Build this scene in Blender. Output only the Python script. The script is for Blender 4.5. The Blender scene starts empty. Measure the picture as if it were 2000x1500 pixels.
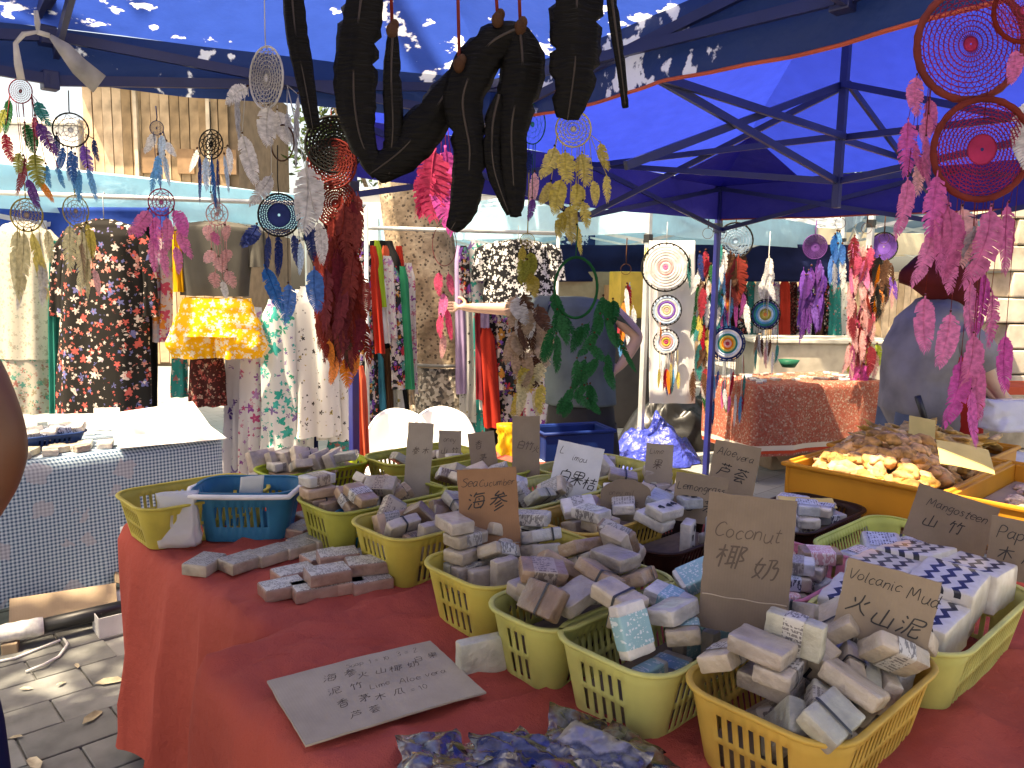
import bpy, bmesh, math, random
from mathutils import Vector, Matrix, Euler, noise
random.seed(11)
RAD = math.radians
sc = bpy.context.scene
COL = sc.collection
# ------------------------------------------------------------------ camera
F = 1540.0                                   # focal length in pixels of the 2000 x 1500 photograph
PITCH = math.atan((750 - 545) / F)
ROLL = RAD(1.0)
EYE = Vector((0, 0, 1.6))
CR = Matrix.Rotation(math.pi / 2 - PITCH, 3, 'X') @ Matrix.Rotation(ROLL, 3, 'Z')
cam_d = bpy.data.cameras.new('camera')
cam_d.sensor_width = 36.0
cam_d.lens = 36.0 * F / 2000
cam_d.clip_start = 0.05
cam_d.clip_end = 400
cam = bpy.data.objects.new('camera', cam_d)
cam.matrix_world = Matrix.Translation(EYE) @ CR.to_4x4()
COL.objects.link(cam)
sc.camera = cam
# ------------------------------------------------------------------ sky, sun, exposure
SUN_AZ = math.atan2(-0.76, -0.58)            # from +Y towards +X
SUN_EL = RAD(64)
w = bpy.data.worlds.new('World'); sc.world = w; w.use_nodes = True
nt = w.node_tree
bg = nt.nodes['Background']
sky = nt.nodes.new('ShaderNodeTexSky'); sky.sky_type = 'NISHITA'; sky.sun_disc = False
sky.sun_elevation = SUN_EL; sky.sun_rotation = SUN_AZ
sky.dust_density = 4.5; sky.ozone_density = 0.4; sky.air_density = 0.8
nt.links.new(sky.outputs[0], bg.inputs[0]); bg.inputs[1].default_value = 0.15
sd = bpy.data.lights.new('sun', 'SUN'); sd.energy = 5.0; sd.angle = RAD(0.5); sd.color = (1, 0.95, 0.87)
so = bpy.data.objects.new('sun', sd)
sdir = Vector((math.sin(SUN_AZ) * math.cos(SUN_EL), math.cos(SUN_AZ) * math.cos(SUN_EL), math.sin(SUN_EL)))
so.rotation_euler = sdir.to_track_quat('Z', 'Y').to_euler(); so.location = sdir * 30
COL.objects.link(so)
sc.view_settings.view_transform = 'Standard'
sc.view_settings.look = 'None'
sc.view_settings.gamma = 1
sc.view_settings.use_curve_mapping = False
sc.view_settings.exposure = 1.7
sc.view_settings.use_white_balance = True
sc.view_settings.white_balance_temperature = 9000
sc.cycles.use_denoising = True
sc.cycles.max_bounces = 7
sc.cycles.diffuse_bounces = 4
sc.cycles.transmission_bounces = 5
sc.cycles.sample_clamp_indirect = 8

# ------------------------------------------------------------------ pixel -> place
def ray(x, y):
    return CR @ Vector(((x - 1000) / F, (750 - y) / F, -1))
def gz(x, y, z):                              # where the ray meets the height z
    d = ray(x, y); return EYE + d * ((z - EYE.z) / d.z)
def gy(x, y, Y):                              # where the ray reaches the distance Y
    d = ray(x, y); return EYE + d * (Y / d.y)
U = Vector((0.73, 0.683, 0)).normalized()     # the market's two directions
V = Vector((-U.y, U.x, 0))
ANG = math.atan2(U.y, U.x)
T0 = gz(248, 1042, 0.75)                      # far left corner of the soap table
def tp(u, v, z=0.75):                         # soap-table coordinates
    p = T0 + U * u + V * v; return Vector((p.x, p.y, z))
# ------------------------------------------------------------------ object helpers
def tag(o, label=None, cat=None, group=None, kind=None):
    if label: o['label'] = label
    if cat: o['category'] = cat
    if group: o['group'] = group
    if kind: o['kind'] = kind
    return o
def thing(name, label, cat, loc=(0, 0, 0), rz=0, group=None, rot=None):
    o = bpy.data.objects.new(name, None); COL.objects.link(o)
    o.empty_display_size = 0.1
    o.location = loc
    o.rotation_euler = rot if rot else (0, 0, rz)
    return tag(o, label, cat, group)
def link(name, me, mat=None, parent=None, loc=None, rot=None, scale=None):
    o = bpy.data.objects.new(name, me); COL.objects.link(o)
    if mat is not None:
        if not me.materials: me.materials.append(mat)
        if me.materials[0] is not mat:
            o.material_slots[0].link = 'OBJECT'; o.material_slots[0].material = mat
    if parent: o.parent = parent
    if loc is not None: o.location = loc
    if rot is not None: o.rotation_euler = rot
    if scale is not None: o.scale = scale
    return o
class MB:
    def __init__(s): s.v = []; s.f = []; s.uv = None
    def add(s, vs, fs):
        b = len(s.v); s.v += [Vector(p) for p in vs]; s.f += [[i + b for i in f] for f in fs]; return s
    def box(s, c, d, rot=None, bev=0):
        c = Vector(c); hx, hy, hz = d[0] / 2, d[1] / 2, d[2] / 2
        M = Euler(rot).to_matrix() if rot else Matrix.Identity(3)
        if not bev:
            P = [(x * hx, y * hy, z * hz) for x in (-1, 1) for y in (-1, 1) for z in (-1, 1)]
            Fs = [(0, 1, 3, 2), (4, 6, 7, 5), (0, 4, 5, 1), (2, 3, 7, 6), (0, 2, 6, 4), (1, 5, 7, 3)]
            return s.add([c + M @ Vector(p) for p in P], Fs)
        bm = bmesh.new(); bmesh.ops.create_cube(bm, size=1)
        for q in bm.verts: q.co = Vector((q.co.x * d[0], q.co.y * d[1], q.co.z * d[2]))
        bmesh.ops.bevel(bm, geom=bm.edges[:], offset=bev, segments=2, affect='EDGES', profile=0.5)
        s.bm(bm, Matrix.Translation(c) @ M.to_4x4()); return s
    def bm(s, bm, M=None):
        bm.verts.index_update()
        s.add([(M @ q.co if M else q.co.copy()) for q in bm.verts], [[q.index for q in f.verts] for f in bm.faces]); bm.free()
        return s
    def tube(s, pts, r, n=8, closed=False, cap=True):
        pts = [Vector(p) for p in pts]; m = len(pts)
        rr = r if isinstance(r, (list, tuple)) else [r] * m
        rings = []; up = None
        for i, p in enumerate(pts):
            if closed: t = pts[(i + 1) % m] - pts[i - 1]
            else: t = pts[min(i + 1, m - 1)] - pts[max(i - 1, 0)]
            if t.length < 1e-9: t = Vector((0, 0, 1))
            t.normalize()
            if up is None:
                up = Vector((0, 0, 1)) if abs(t.z) < 0.9 else Vector((1, 0, 0))
            a = (up - t * up.dot(t))
            if a.length < 1e-6: a = t.orthogonal()
            a.normalize(); up = a; b = t.cross(a)
            rings.append([p + (a * math.cos(2 * math.pi * k / n) + b * math.sin(2 * math.pi * k / n)) * rr[i] for k in range(n)])
        vs = [q for R_ in rings for q in R_]; fs = []
        for i in range(m if closed else m - 1):
            j = (i + 1) % m
            for k in range(n):
                l = (k + 1) % n
                fs.append((i * n + k, i * n + l, j * n + l, j * n + k))
        if cap and not closed:
            fs.append(tuple(range(n - 1, -1, -1))); fs.append(tuple((m - 1) * n + k for k in range(n)))
        return s.add(vs, fs)
    def bar(s, a, b, wd, wd2=None):              # square bar between two points
        a = Vector(a); b = Vector(b); t = (b - a).normalized()
        up = Vector((0, 0, 1)) if abs(t.z) < 0.95 else Vector((1, 0, 0))
        x = t.cross(up).normalized(); y = x.cross(t); h = wd / 2; g = (wd2 or wd) / 2
        P = [p + x * sx * h + y * sy * g for p in (a, b) for sx, sy in ((-1, -1), (1, -1), (1, 1), (-1, 1))]
        return s.add(P, [(3, 2, 1, 0), (4, 5, 6, 7), (0, 1, 5, 4), (1, 2, 6, 5), (2, 3, 7, 6), (3, 0, 4, 7)])
    def grid(s, fn, nu, nv, closed_u=False):
        vs = [fn(i / (nu if closed_u else nu - 1), j / (nv - 1)) for j in range(nv) for i in range(nu)]
        fs = []
        for j in range(nv - 1):
            for i in range(nu if closed_u else nu - 1):
                k = (i + 1) % nu
                fs.append((j * nu + i, j * nu + k, (j + 1) * nu + k, (j + 1) * nu + i))
        return s.add(vs, fs)
    def loft(s, secs, n=24, cap=True):           # secs: list of point rings or (centre, ax, ay) with ellipse axes
        rings = []
        for S in secs:
            if len(S) == 3 and isinstance(S[1], Vector):
                c, ax, ay = S
                rings.append([Vector(c) + ax * math.cos(2 * math.pi * k / n) + ay * math.sin(2 * math.pi * k / n) for k in range(n)])
            else: rings.append(S)
        n = len(rings[0]); vs = [q for R_ in rings for q in R_]; fs = []
        for i in range(len(rings) - 1):
            for k in range(n):
                l = (k + 1) % n; fs.append((i * n + k, i * n + l, (i + 1) * n + l, (i + 1) * n + k))
        if cap:
            fs.append(tuple(range(n - 1, -1, -1))); fs.append(tuple((len(rings) - 1) * n + k for k in range(n)))
        return s.add(vs, fs)
    def mesh(s, name, smooth=True, uv=None):
        me = bpy.data.meshes.new(name); me.from_pydata([tuple(p) for p in s.v], [], s.f)
        me.update()
        if smooth:
            me.polygons.foreach_set('use_smooth', [True] * len(me.polygons))
        if uv:
            l = me.uv_layers.new(name='UVMap')
            for p in me.polygons:
                for li in p.loop_indices: l.data[li].uv = uv[me.loops[li].vertex_index]
        return me
    def build(s, name, mat=None, parent=None, smooth=True, sharp=None, **k):
        me = s.mesh(name, smooth)
        if sharp is not None: me.set_sharp_from_angle(angle=RAD(sharp))
        return link(name, me, mat, parent, **k)
def wpart(mb, name, mat, parent, smooth=True, sharp=None):   # mesh written in world coordinates, parent without rotation
    L = parent.location
    for p in mb.v: p -= L
    return mb.build(name, mat, parent, smooth, sharp)
def nz(p, s=1.0, o=0.0):
    return noise.noise(Vector(p) * s + Vector((o, o * 1.7, -o)))
# ------------------------------------------------------------------ materials
MATS = {}
class NT:
    def __init__(s, name):
        s.m = bpy.data.materials.new(name); s.m.use_nodes = True
        s.t = s.m.node_tree; s.b = s.t.nodes['Principled BSDF']; s.out = s.t.nodes['Material Output']
    def n(s, typ, **k):
        q = s.t.nodes.new('ShaderNode' + typ)
        for a, b in k.items(): setattr(q, a, b)
        return q
    def l(s, a, b): s.t.links.new(a, b)
    def val(s, node, i, x):
        if hasattr(x, 'is_output'): s.l(x, node.inputs[i])
        else: node.inputs[i].default_value = x
    def math(s, op, a, b=0.0, c=0.0):
        q = s.n('Math', operation=op)
        for i, x in enumerate((a, b, c)): s.val(q, i, x)
        return q.outputs[0]
    def mix(s, f, a, b, mode='MIX'):
        q = s.n('Mix', data_type='RGBA', blend_type=mode)
        s.val(q, 0, f)
        for i, x in ((6, a), (7, b)):
            s.val(q, i, (*x, 1) if isinstance(x, tuple) and len(x) == 3 else x)
        return q.outputs[2]
    def coord(s, which='Object'): return s.n('TexCoord').outputs[which]
    def noise(s, scale, detail=3, co=None, out=0):
        q = s.n('TexNoise'); q.inputs['Scale'].default_value = scale; q.inputs['Detail'].default_value = detail
        if co: s.l(co, q.inputs['Vector'])
        return q.outputs[out]
    def ramp(s, f, stops):
        q = s.n('ValToRGB'); s.l(f, q.inputs[0]); e = q.color_ramp.elements
        while len(e) < len(stops): e.new(0.5)
        for x, (p, c) in zip(e, stops):
            x.position = p; x.color = (*c, 1) if len(c) == 3 else c
        return q.outputs[0]
    def bump(s, h, strength=0.3, dist=0.002):
        q = s.n('Bump'); q.inputs['Strength'].default_value = strength; q.inputs['Distance'].default_value = dist
        s.l(h, q.inputs['Height']); s.l(q.outputs[0], s.b.inputs['Normal'])
    def sep(s, co):
        q = s.n('SeparateXYZ'); s.l(co, q.inputs[0]); return q.outputs
    def fabric(s, colour, tr=0.3, trc=None, rough=0.9):  # thin cloth: reflects and lets light through
        s.b.inputs['Roughness'].default_value = rough
        s.b.inputs['Specular IOR Level'].default_value = 0.15
        s.val(s.b, 'Base Color', (*colour, 1) if isinstance(colour, tuple) else colour)
        t = s.n('BsdfTranslucent'); x = trc if trc is not None else colour
        s.val(t, 0, (*x, 1) if isinstance(x, tuple) else x)
        mx = s.n('MixShader'); mx.inputs[0].default_value = tr
        s.l(s.b.outputs[0], mx.inputs[1]); s.l(t.outputs[0], mx.inputs[2]); s.l(mx.outputs[0], s.out.inputs[0])
def mat(name, col, rough=0.6, var=0.18, scale=6.0, bump=0.0, bscale=60, metal=0, spec=0.5, coat=0, rnd=0.0, tr=0, sss=0):
    if name in MATS: return MATS[name]
    q = NT(name); b = q.b
    co = q.coord()
    c2 = tuple(max(0, x * (1 - var * 1.6)) for x in col); c3 = tuple(min(1, x * (1 + var)) for x in col)
    nn = q.noise(scale, 5, co)
    c = q.ramp(nn, [(0.3, c2), (0.55, col), (0.75, c3)])
    if rnd:
        r = q.n('ObjectInfo').outputs['Random']
        h = q.n('HueSaturation'); q.l(c, h.inputs['Color'])
        q.l(q.math('ADD', q.math('MULTIPLY', r, 2 * rnd), 1 - rnd), h.inputs['Value'])
        q.l(q.math('ADD', q.math('MULTIPLY', r, -rnd * 0.8), 1 + rnd * 0.4), h.inputs['Saturation'])
        c = h.outputs[0]
    q.l(c, b.inputs['Base Color'])
    b.inputs['Roughness'].default_value = rough; b.inputs['Metallic'].default_value = metal
    b.inputs['Specular IOR Level'].default_value = spec
    if coat: b.inputs['Coat Weight'].default_value = coat; b.inputs['Coat Roughness'].default_value = 0.15
    if bump: q.bump(q.noise(bscale, 4, co), bump)
    if sss:
        b.inputs['Subsurface Weight'].default_value = sss; b.inputs['Subsurface Radius'].default_value = (0.02, 0.01, 0.006)
        b.inputs['Subsurface Scale'].default_value = 0.4
    if tr: q.fabric(c, tr, None, rough)
    MATS[name] = q.m
    return q.m
# ================================================================== special materials
def cloth_canopy(name, col, trc, tr=0.55, dappled=0.0, rough=0.55):
    q = NT(name); co = q.coord()
    n1 = q.noise(1.3, 4, co); n2 = q.noise(14, 3, co)
    c = q.mix(n1, tuple(x * 0.75 for x in col), tuple(min(1, x * 1.2) for x in col))
    t = q.mix(q.math('ADD', q.math('MULTIPLY', n2, .5), q.math('MULTIPLY', q.noise(2.2, 5, co), .5)), tuple(x * 0.62 for x in trc), tuple(min(1, x * 1.3) for x in trc))
    if dappled:  # white patches coloured into the cloth as sunlight dappling through leaves
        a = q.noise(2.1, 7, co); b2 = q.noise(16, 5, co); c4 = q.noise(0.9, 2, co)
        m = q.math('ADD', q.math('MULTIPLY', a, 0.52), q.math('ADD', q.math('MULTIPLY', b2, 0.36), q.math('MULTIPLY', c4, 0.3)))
        m = q.ramp(m, [(dappled, (0, 0, 0)), (dappled + 0.012, (1, 1, 1))])
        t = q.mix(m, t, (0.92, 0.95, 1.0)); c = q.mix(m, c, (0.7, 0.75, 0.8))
    q.fabric(c, tr, t, rough)
    q.b.inputs['Specular IOR Level'].default_value = 0.35
    q.bump(q.noise(4, 5, co), 0.8, 0.04)
    return q.m
def floral(name, base, cols, scale=18, size=0.30, dens=0.5, tr=0.3, base2=None):
    q = NT(name); co = q.coord()
    nn = q.n('TexNoise'); nn.inputs['Scale'].default_value = scale * 2.2; q.l(co, nn.inputs['Vector'])
    wob = q.n('VectorMath', operation='MULTIPLY_ADD'); q.l(nn.outputs['Color'], wob.inputs[0])
    wob.inputs[1].default_value = (0.35 / scale,) * 3; q.l(co, wob.inputs[2])
    c = q.mix(q.noise(3, 2, co), base, base2 or tuple(x * 0.75 for x in base))
    for k, (sc_, sz) in enumerate(((1.0, size), (1.9, size * 0.8))):
        v = q.n('TexVoronoi'); v.inputs['Scale'].default_value = scale * sc_; q.l(wob.outputs[0], v.inputs['Vector'])
        s = q.sep(v.outputs['Color'])
        df = q.n('VectorMath', operation='SUBTRACT'); q.l(wob.outputs[0], df.inputs[0]); q.l(v.outputs['Position'], df.inputs[1]); d3 = q.sep(df.outputs[0])
        th = q.math('ADD', q.math('MULTIPLY', q.math('ARCTAN2', d3[2], d3[0]), 5.0), q.math('MULTIPLY', s[2], 6.28))
        lim = q.math('MULTIPLY', q.math('ADD', q.math('MULTIPLY', q.math('COSINE', th), .26), .86), q.math('MULTIPLY', q.math('ADD', q.math('MULTIPLY', s[2], .5), .75), sz * 1.08))
        m = q.math('MULTIPLY', q.math('LESS_THAN', v.outputs['Distance'], lim), q.math('LESS_THAN', s[1], dens))
        pet = q.ramp(s[0], [(i / len(cols), x) for i, x in enumerate(cols)])
        pet_node = pet.node; pet_node.color_ramp.interpolation = 'CONSTANT'
        inner = q.math('LESS_THAN', v.outputs['Distance'], sz * 0.3)
        pc = q.mix(q.math('MULTIPLY', q.noise(scale * 5, 2, co), .5), pet, tuple(x * .45 for x in cols[0])); pc = q.mix(q.math('MULTIPLY', inner, 0.6), pc, cols[-1])
        c = q.mix(m, c, pc)
    q.fabric(c, tr)
    MATS[name] = q.m; return q.m
def gingham(name, a, b, s=0.02):
    q = NT(name); co = q.sep(q.coord())
    def st(x): return q.math('GREATER_THAN', q.math('FRACT', q.math('DIVIDE', x, s)), 0.5)
    f = q.math('MULTIPLY', q.math('ADD', st(q.math('ADD', co[0], co[1])), st(q.math('ADD', co[2], q.math('MULTIPLY', co[1], 0.3)))), 0.5)
    c = q.mix(f, a, b)
    v = q.n('TexVoronoi'); v.inputs['Scale'].default_value = 6.5; q.l(q.coord(), v.inputs['Vector'])
    sp = q.sep(v.outputs['Color'])
    dd = q.math('ADD', v.outputs['Distance'], q.math('MULTIPLY', q.noise(22, 4, q.coord()), 0.6))
    m = q.math('MULTIPLY', q.math('LESS_THAN', dd, 0.62), q.math('LESS_THAN', sp[0], 0.75))
    c = q.mix(q.math('MULTIPLY', m, 0.55), c, (0.42, 0.40, 0.44))
    q.fabric(c, 0.15); return q.m
def bark_mat():
    q = NT('bark'); co = q.coord()
    n1 = q.noise(4, 6, co); n2 = q.noise(26, 4, co)
    c = q.ramp(n1, [(0.35, (0.13, 0.09, 0.055)), (0.48, (0.30, 0.22, 0.145)), (0.62, (0.46, 0.37, 0.26))])
    v = q.n('TexVoronoi'); v.inputs['Scale'].default_value = 30; q.l(co, v.inputs['Vector'])
    m = q.math('LESS_THAN', q.math('ADD', v.outputs['Distance'], q.math('MULTIPLY', n2, 0.3)), 0.44)
    c = q.mix(q.math('MULTIPLY', m, 0.85), c, (0.05, 0.035, 0.025))
    q.l(c, q.b.inputs['Base Color']); q.b.inputs['Roughness'].default_value = 0.9
    q.bump(q.math('ADD', n1, n2), 0.6, 0.02); return q.m
def mulch_mat():
    q = NT('granite_wrap'); co = q.coord()
    v = q.n('TexVoronoi'); v.inputs['Scale'].default_value = 45; q.l(co, v.inputs['Vector'])
    c = q.ramp(q.sep(v.outputs['Color'])[0], [(0.1, (0.05, 0.045, 0.04)), (0.45, (0.16, 0.13, 0.10)), (0.9, (0.45, 0.40, 0.33))])
    q.l(c, q.b.inputs['Base Color']); q.b.inputs['Roughness'].default_value = 0.85
    q.bump(v.outputs['Distance'], 0.5, 0.01); return q.m
def paving_mat():
    q = NT('paving_joint'); co = q.coord()
    br = q.n('TexBrick'); br.offset = 0.5
    mp = q.n('Mapping'); q.l(co, mp.inputs[0]); mp.inputs['Rotation'].default_value = (0, 0, -ANG); q.l(mp.outputs[0], br.inputs[0])
    br.inputs['Scale'].default_value = 1; br.inputs['Brick Width'].default_value = 0.3; br.inputs['Row Height'].default_value = 0.2
    br.inputs['Mortar Size'].default_value = 0.004
    br.inputs['Color1'].default_value = (0.20, 0.21, 0.205, 1); br.inputs['Color2'].default_value = (0.25, 0.255, 0.245, 1); br.inputs['Mortar'].default_value = (0.09, 0.09, 0.085, 1)
    c = q.mix(0.35, br.outputs[0], q.ramp(q.noise(2.2, 5, co), [(0.3, (0.13, 0.13, 0.12)), (0.7, (0.32, 0.32, 0.31))]))
    q.l(c, q.b.inputs['Base Color']); q.b.inputs['Roughness'].default_value = 0.85
    q.bump(q.noise(60, 3, co), 0.2); return q.m
M_RED = None
def red_cloth():
    q = NT('red_cotton'); co = q.coord()
    n1 = q.noise(2.5, 4, co)
    c = q.ramp(n1, [(0.3, (0.38, 0.062, 0.044)), (0.55, (0.47, 0.082, 0.057)), (0.8, (0.52, 0.10, 0.072))])
    wv = q.noise(320, 2, co)
    c = q.mix(q.math('MULTIPLY', q.noise(420, 2, co), 0.14), c, (0.60, 0.20, 0.15))
    q.fabric(c, 0.12, None, 0.85)
    q.bump(q.math('ADD', q.math('MULTIPLY', wv, 0.12), q.math('ADD', q.noise(9, 4, co), q.math('MULTIPLY', q.noise(30, 5, co), .35))), 0.9, 0.018); return q.m
M_RED = red_cloth()
M_BLUE_OWN = cloth_canopy('blue_canopy_dappled', (0.018, 0.055, 0.22), (0.020, 0.062, 0.34), 0.5, dappled=0.64)  # roof and valance cloth carry painted sun dapples
M_BLUE_VAL = cloth_canopy('navy_valance', (0.015, 0.045, 0.16), (0.010, 0.032, 0.13), 0.4, dappled=0.655)
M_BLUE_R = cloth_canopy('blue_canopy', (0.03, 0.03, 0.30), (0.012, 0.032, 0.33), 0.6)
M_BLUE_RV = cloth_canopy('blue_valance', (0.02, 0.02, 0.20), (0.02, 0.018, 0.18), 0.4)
M_CYAN = cloth_canopy('pale_blue_canopy', (0.46, 0.68, 0.80), (0.36, 0.66, 0.86), 0.5)
M_CREAM = cloth_canopy('cream_canopy', (0.75, 0.66, 0.48), (0.7, 0.6, 0.42), 0.4)
M_WHITE_CAN = cloth_canopy('white_canopy', (0.75, 0.8, 0.82), (0.65, 0.78, 0.85), 0.5)
M_GREYB = cloth_canopy('grey_blue_canopy', (0.25, 0.36, 0.45), (0.2, 0.32, 0.42), 0.4)
M_NAVY_PAINT = mat('navy_frame_paint', (0.012, 0.018, 0.08), 0.4, 0.2)
M_BLUE_PAINT = mat('blue_frame_paint', (0.012, 0.016, 0.13), 0.4, 0.2)
M_STEEL = mat('galvanised_steel', (0.62, 0.64, 0.63), 0.38, 0.15, metal=0.55)
M_TRIM = mat('orange_trim', (0.55, 0.09, 0.04), 0.7)
M_BLACKPL = mat('black_plastic', (0.015, 0.015, 0.016), 0.4)
M_WOODPL = mat('weathered_plank', (0.46, 0.33, 0.21), 0.85, 0.35, 3.0, 0.3, 30, rnd=0.35)
M_WHITEWALL = mat('white_render', (0.72, 0.70, 0.66), 0.9, 0.08)
# ================================================================== ground
g = MB(); N_ = 40
g.grid(lambda a, b: Vector((-60 + 120 * a, -30 + 120 * b, 0)), 3, 3)
ground = tag(g.build('ground', paving_mat(), smooth=False), kind='structure')
ground['label'] = 'grey rectangular pavers laid in running bond under the stalls'
pv = MB(); pv.box((0, 0, 0), (0.293, 0.193, 0.024), bev=0.004)
pme = pv.mesh('paver', False)
M_PAVER = mat('grey_paver', (0.165, 0.17, 0.162), 0.85, 0.22, 9, 0.35, 90, rnd=0.16)
pm = 0
for i in range(-9, 6):
    for j in range(-10, 20):
        lu = i * 0.3 + (0.15 if j % 2 else 0); lv = j * 0.2
        p = T0 + U * lu + V * lv
        if p.y < 1.5 or p.y > 4.4: continue
        q = CR.transposed() @ (Vector((p.x, p.y, 0)) - EYE)
        X = 1000 + F * q.x / -q.z
        if X < -120 or X > 560 or lu > 0.25: continue
        o = link('paver', pme, M_PAVER, ground, loc=(p.x, p.y, 0.002 + random.uniform(-0.0015, 0.002)), rot=(random.uniform(-.006, .006), random.uniform(-.006, .006), ANG + random.uniform(-.01, .01)))
        pm += 1
# ================================================================== tents
def pt(c, z): return Vector((c[0], c[1], z))
def tent(name, label, corners, zb, drop, zpk, roof_m, val_m, frame_m, legs=(0, 1, 2, 3), trim=None, ripple=0.012, truss=True, legw=0.032, group=None, leg_m=None, inner=True, sides=(0, 1, 2, 3), trimsides=(), tsides=(0, 1, 2, 3), zc=None, sh=.325):
    ze = zb + drop
    zc = zc or [ze] * 4
    cx = sum(c[0] for c in corners) / 4; cy = sum(c[1] for c in corners) / 4
    root = thing(name, label, 'tent', (cx, cy, 0), 0, group)
    pk = Vector((cx, cy, zpk))
    for k in range(4):
        a = pt(corners[k], zc[k]); b = pt(corners[(k + 1) % 4], zc[(k + 1) % 4])
        mb = MB(); n = 14
        rows = []
        for i in range(n + 1):
            t = i / n; row = []
            m = n - i
            for j in range(m + 1):
                s_ = j / m if m else 0
                p = (a.lerp(b, s_)).lerp(pk, t)
                e = 4 * s_ * (1 - s_) * t * (1 - t) * 4
                p = p + Vector((0, 0, -0.055 * e + 0.012 * nz(p, 2.5)))
                row.append(p)
            rows.append(row)
        idx = {}; vs = []
        for i, r in enumerate(rows):
            for j, p in enumerate(r): idx[i, j] = len(vs); vs.append(p)
        fs = []
        for i in range(n):
            m = n - i
            for j in range(m):
                fs.append((idx[i, j], idx[i, j + 1], idx[i + 1, j]))
                if j < m - 1: fs.append((idx[i, j + 1], idx[i + 1, j + 1], idx[i + 1, j]))
        mb.add(vs, fs); wpart(mb, 'roof_panel', roof_m, root)
        if k in sides:
            mb = MB(); d = (b - a).normalized(); nrm = Vector((d.y, -d.x, 0)); L = (b - a).length
            def f(s_, t, a=a, b=b, nrm=nrm, L=L, k=k):
                p = a.lerp(b, s_); r = nz((s_ * L * 2.2, t * 0.8, k * 3.1), 1.0) * ripple * 2.2 * t + nz((s_ * L * 7, t * 2, k), 1.0) * ripple * 0.6 * t
                return p + nrm * r + Vector((0, 0, -(p.z - zb) * t - 0.018 * t * math.sin(s_ * math.pi) + 0.006 * t * nz((s_ * L * 3, 9, k))))
            mb.grid(f, 60, 10); va = wpart(mb, 'valance', val_m, root)
            if trim and k in trimsides:
                mb = MB(); mb.tube([f(i / 80, 1.0) for i in range(81)], 0.006, 5)
                for q in mb.v: q -= root.location
                mb.build('trim', trim, va)
    for k in legs:
        mb = MB(); c = corners[k]; mb.box((c[0], c[1], (zc[k] - 0.02) / 2 + 0.01), (legw, legw, zc[k] - 0.05), (0, 0, ANG), 0.003)
        lg = wpart(mb, 'leg', leg_m or frame_m, root, False)
        mb = MB(); mb.box((c[0], c[1], 0.02), (0.09, 0.09, 0.012), (0, 0, ANG), 0.003)
        for q in mb.v: q -= root.location
        mb.build('foot', frame_m, lg, False)
        mb = MB(); mb.box((c[0], c[1], ze - 0.33), (legw + .014, legw + .014, 0.07), (0, 0, ANG), 0.004)
        for q in mb.v: q -= root.location
        mb.build('slider', M_BLACKPL, lg, False)
    if truss:
        zt = ze - 0.035; zl = zt - sh
        def bar(a, b, nm='truss_bar', wd=0.016, w2=0.03):
            mb = MB(); mb.bar(a, b, wd, w2); return wpart(mb, nm, frame_m, root, False)
        mids = []
        for k in range(4):
            a = Vector((*corners[k][:2], 0)); b = Vector((*corners[(k + 1) % 4][:2], 0))
            inn = (Vector((cx, cy, 0)) - (a + b) / 2).normalized() * 0.04
            m = (a + b) / 2 + inn; a2 = a + inn; b2 = b + inn; mids.append(m)
            if k not in tsides: continue
            off = inn.normalized() * 0.02
            za, zb2 = zc[k] - .035, zc[(k + 1) % 4] - .035; zm = (za + zb2) / 2
            up, lo = Vector((0, 0, zm)), Vector((0, 0, zm - sh)); ua, la, ub, lb = (Vector((0, 0, q)) for q in (za, za - sh, zb2, zb2 - sh))
            bar(a2 + ua, m + lo); bar(a2 + la + off, m + up + off); bar(m + up, b2 + lb); bar(m + lo + off, b2 + ub + off)
            for q in (m + up, m + lo):
                mb = MB(); mb.box(q, (0.045, 0.05, 0.055), (0, 0, ANG), 0.004); wpart(mb, 'truss_joint', frame_m, root, False)
        if inner:
            ctop = Vector((cx, cy, zt + 0.22)); clow = Vector((cx, cy, zl + 0.1))
            for m in mids:
                h = (m + Vector((cx, cy, 0))) / 2
                off = Vector((m.y - cy, cx - m.x, 0)).normalized() * 0.02
                bar(m + Vector((0, 0, zt)), clow); bar(m + Vector((0, 0, zl)) + off, ctop + off); bar(m + Vector((0, 0, zt - .02)) - off, Vector((cx, cy, zt - .02)) - off)
            mb = MB(); mb.box((cx, cy, (zpk + zl) / 2), (0.036, 0.036, zpk - zl + 0.05), (0, 0, ANG), 0.004); wpart(mb, 'centre_post', frame_m, root, False)
    return root
K = Vector((-0.1, 3.18)); A_ = K + 3.0 * Vector((-0.90, -0.43)); B_ = K + 3.0 * Vector((0.60, -0.80)); D_ = A_ + B_ - K
tent('market_tent', 'dark blue canopy with painted sun dapples and orange edging over the soap table', [K, A_, D_, B_], 2.2, 0.22, 2.95, M_BLUE_OWN, M_BLUE_VAL, M_NAVY_PAINT,
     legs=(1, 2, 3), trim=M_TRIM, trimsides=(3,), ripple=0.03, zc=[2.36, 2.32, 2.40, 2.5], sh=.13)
C_ = Vector((1.57, 6.2)); L_ = Vector((-0.79, 3.9)); d1 = (C_ - L_).normalized(); d2 = Vector((d1.y, -d1.x)); S_ = (C_ - L_).length
N2 = L_ + d2 * S_; R2 = C_ + d2 * S_
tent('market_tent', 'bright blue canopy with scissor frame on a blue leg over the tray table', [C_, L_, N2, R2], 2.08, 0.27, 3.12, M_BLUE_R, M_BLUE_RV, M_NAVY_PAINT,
     legs=(0, 1, 3), legw=0.04, leg_m=M_BLUE_PAINT, trim=M_TRIM, trimsides=(3,), sides=(0, 3), tsides=(0, 3))
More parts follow.
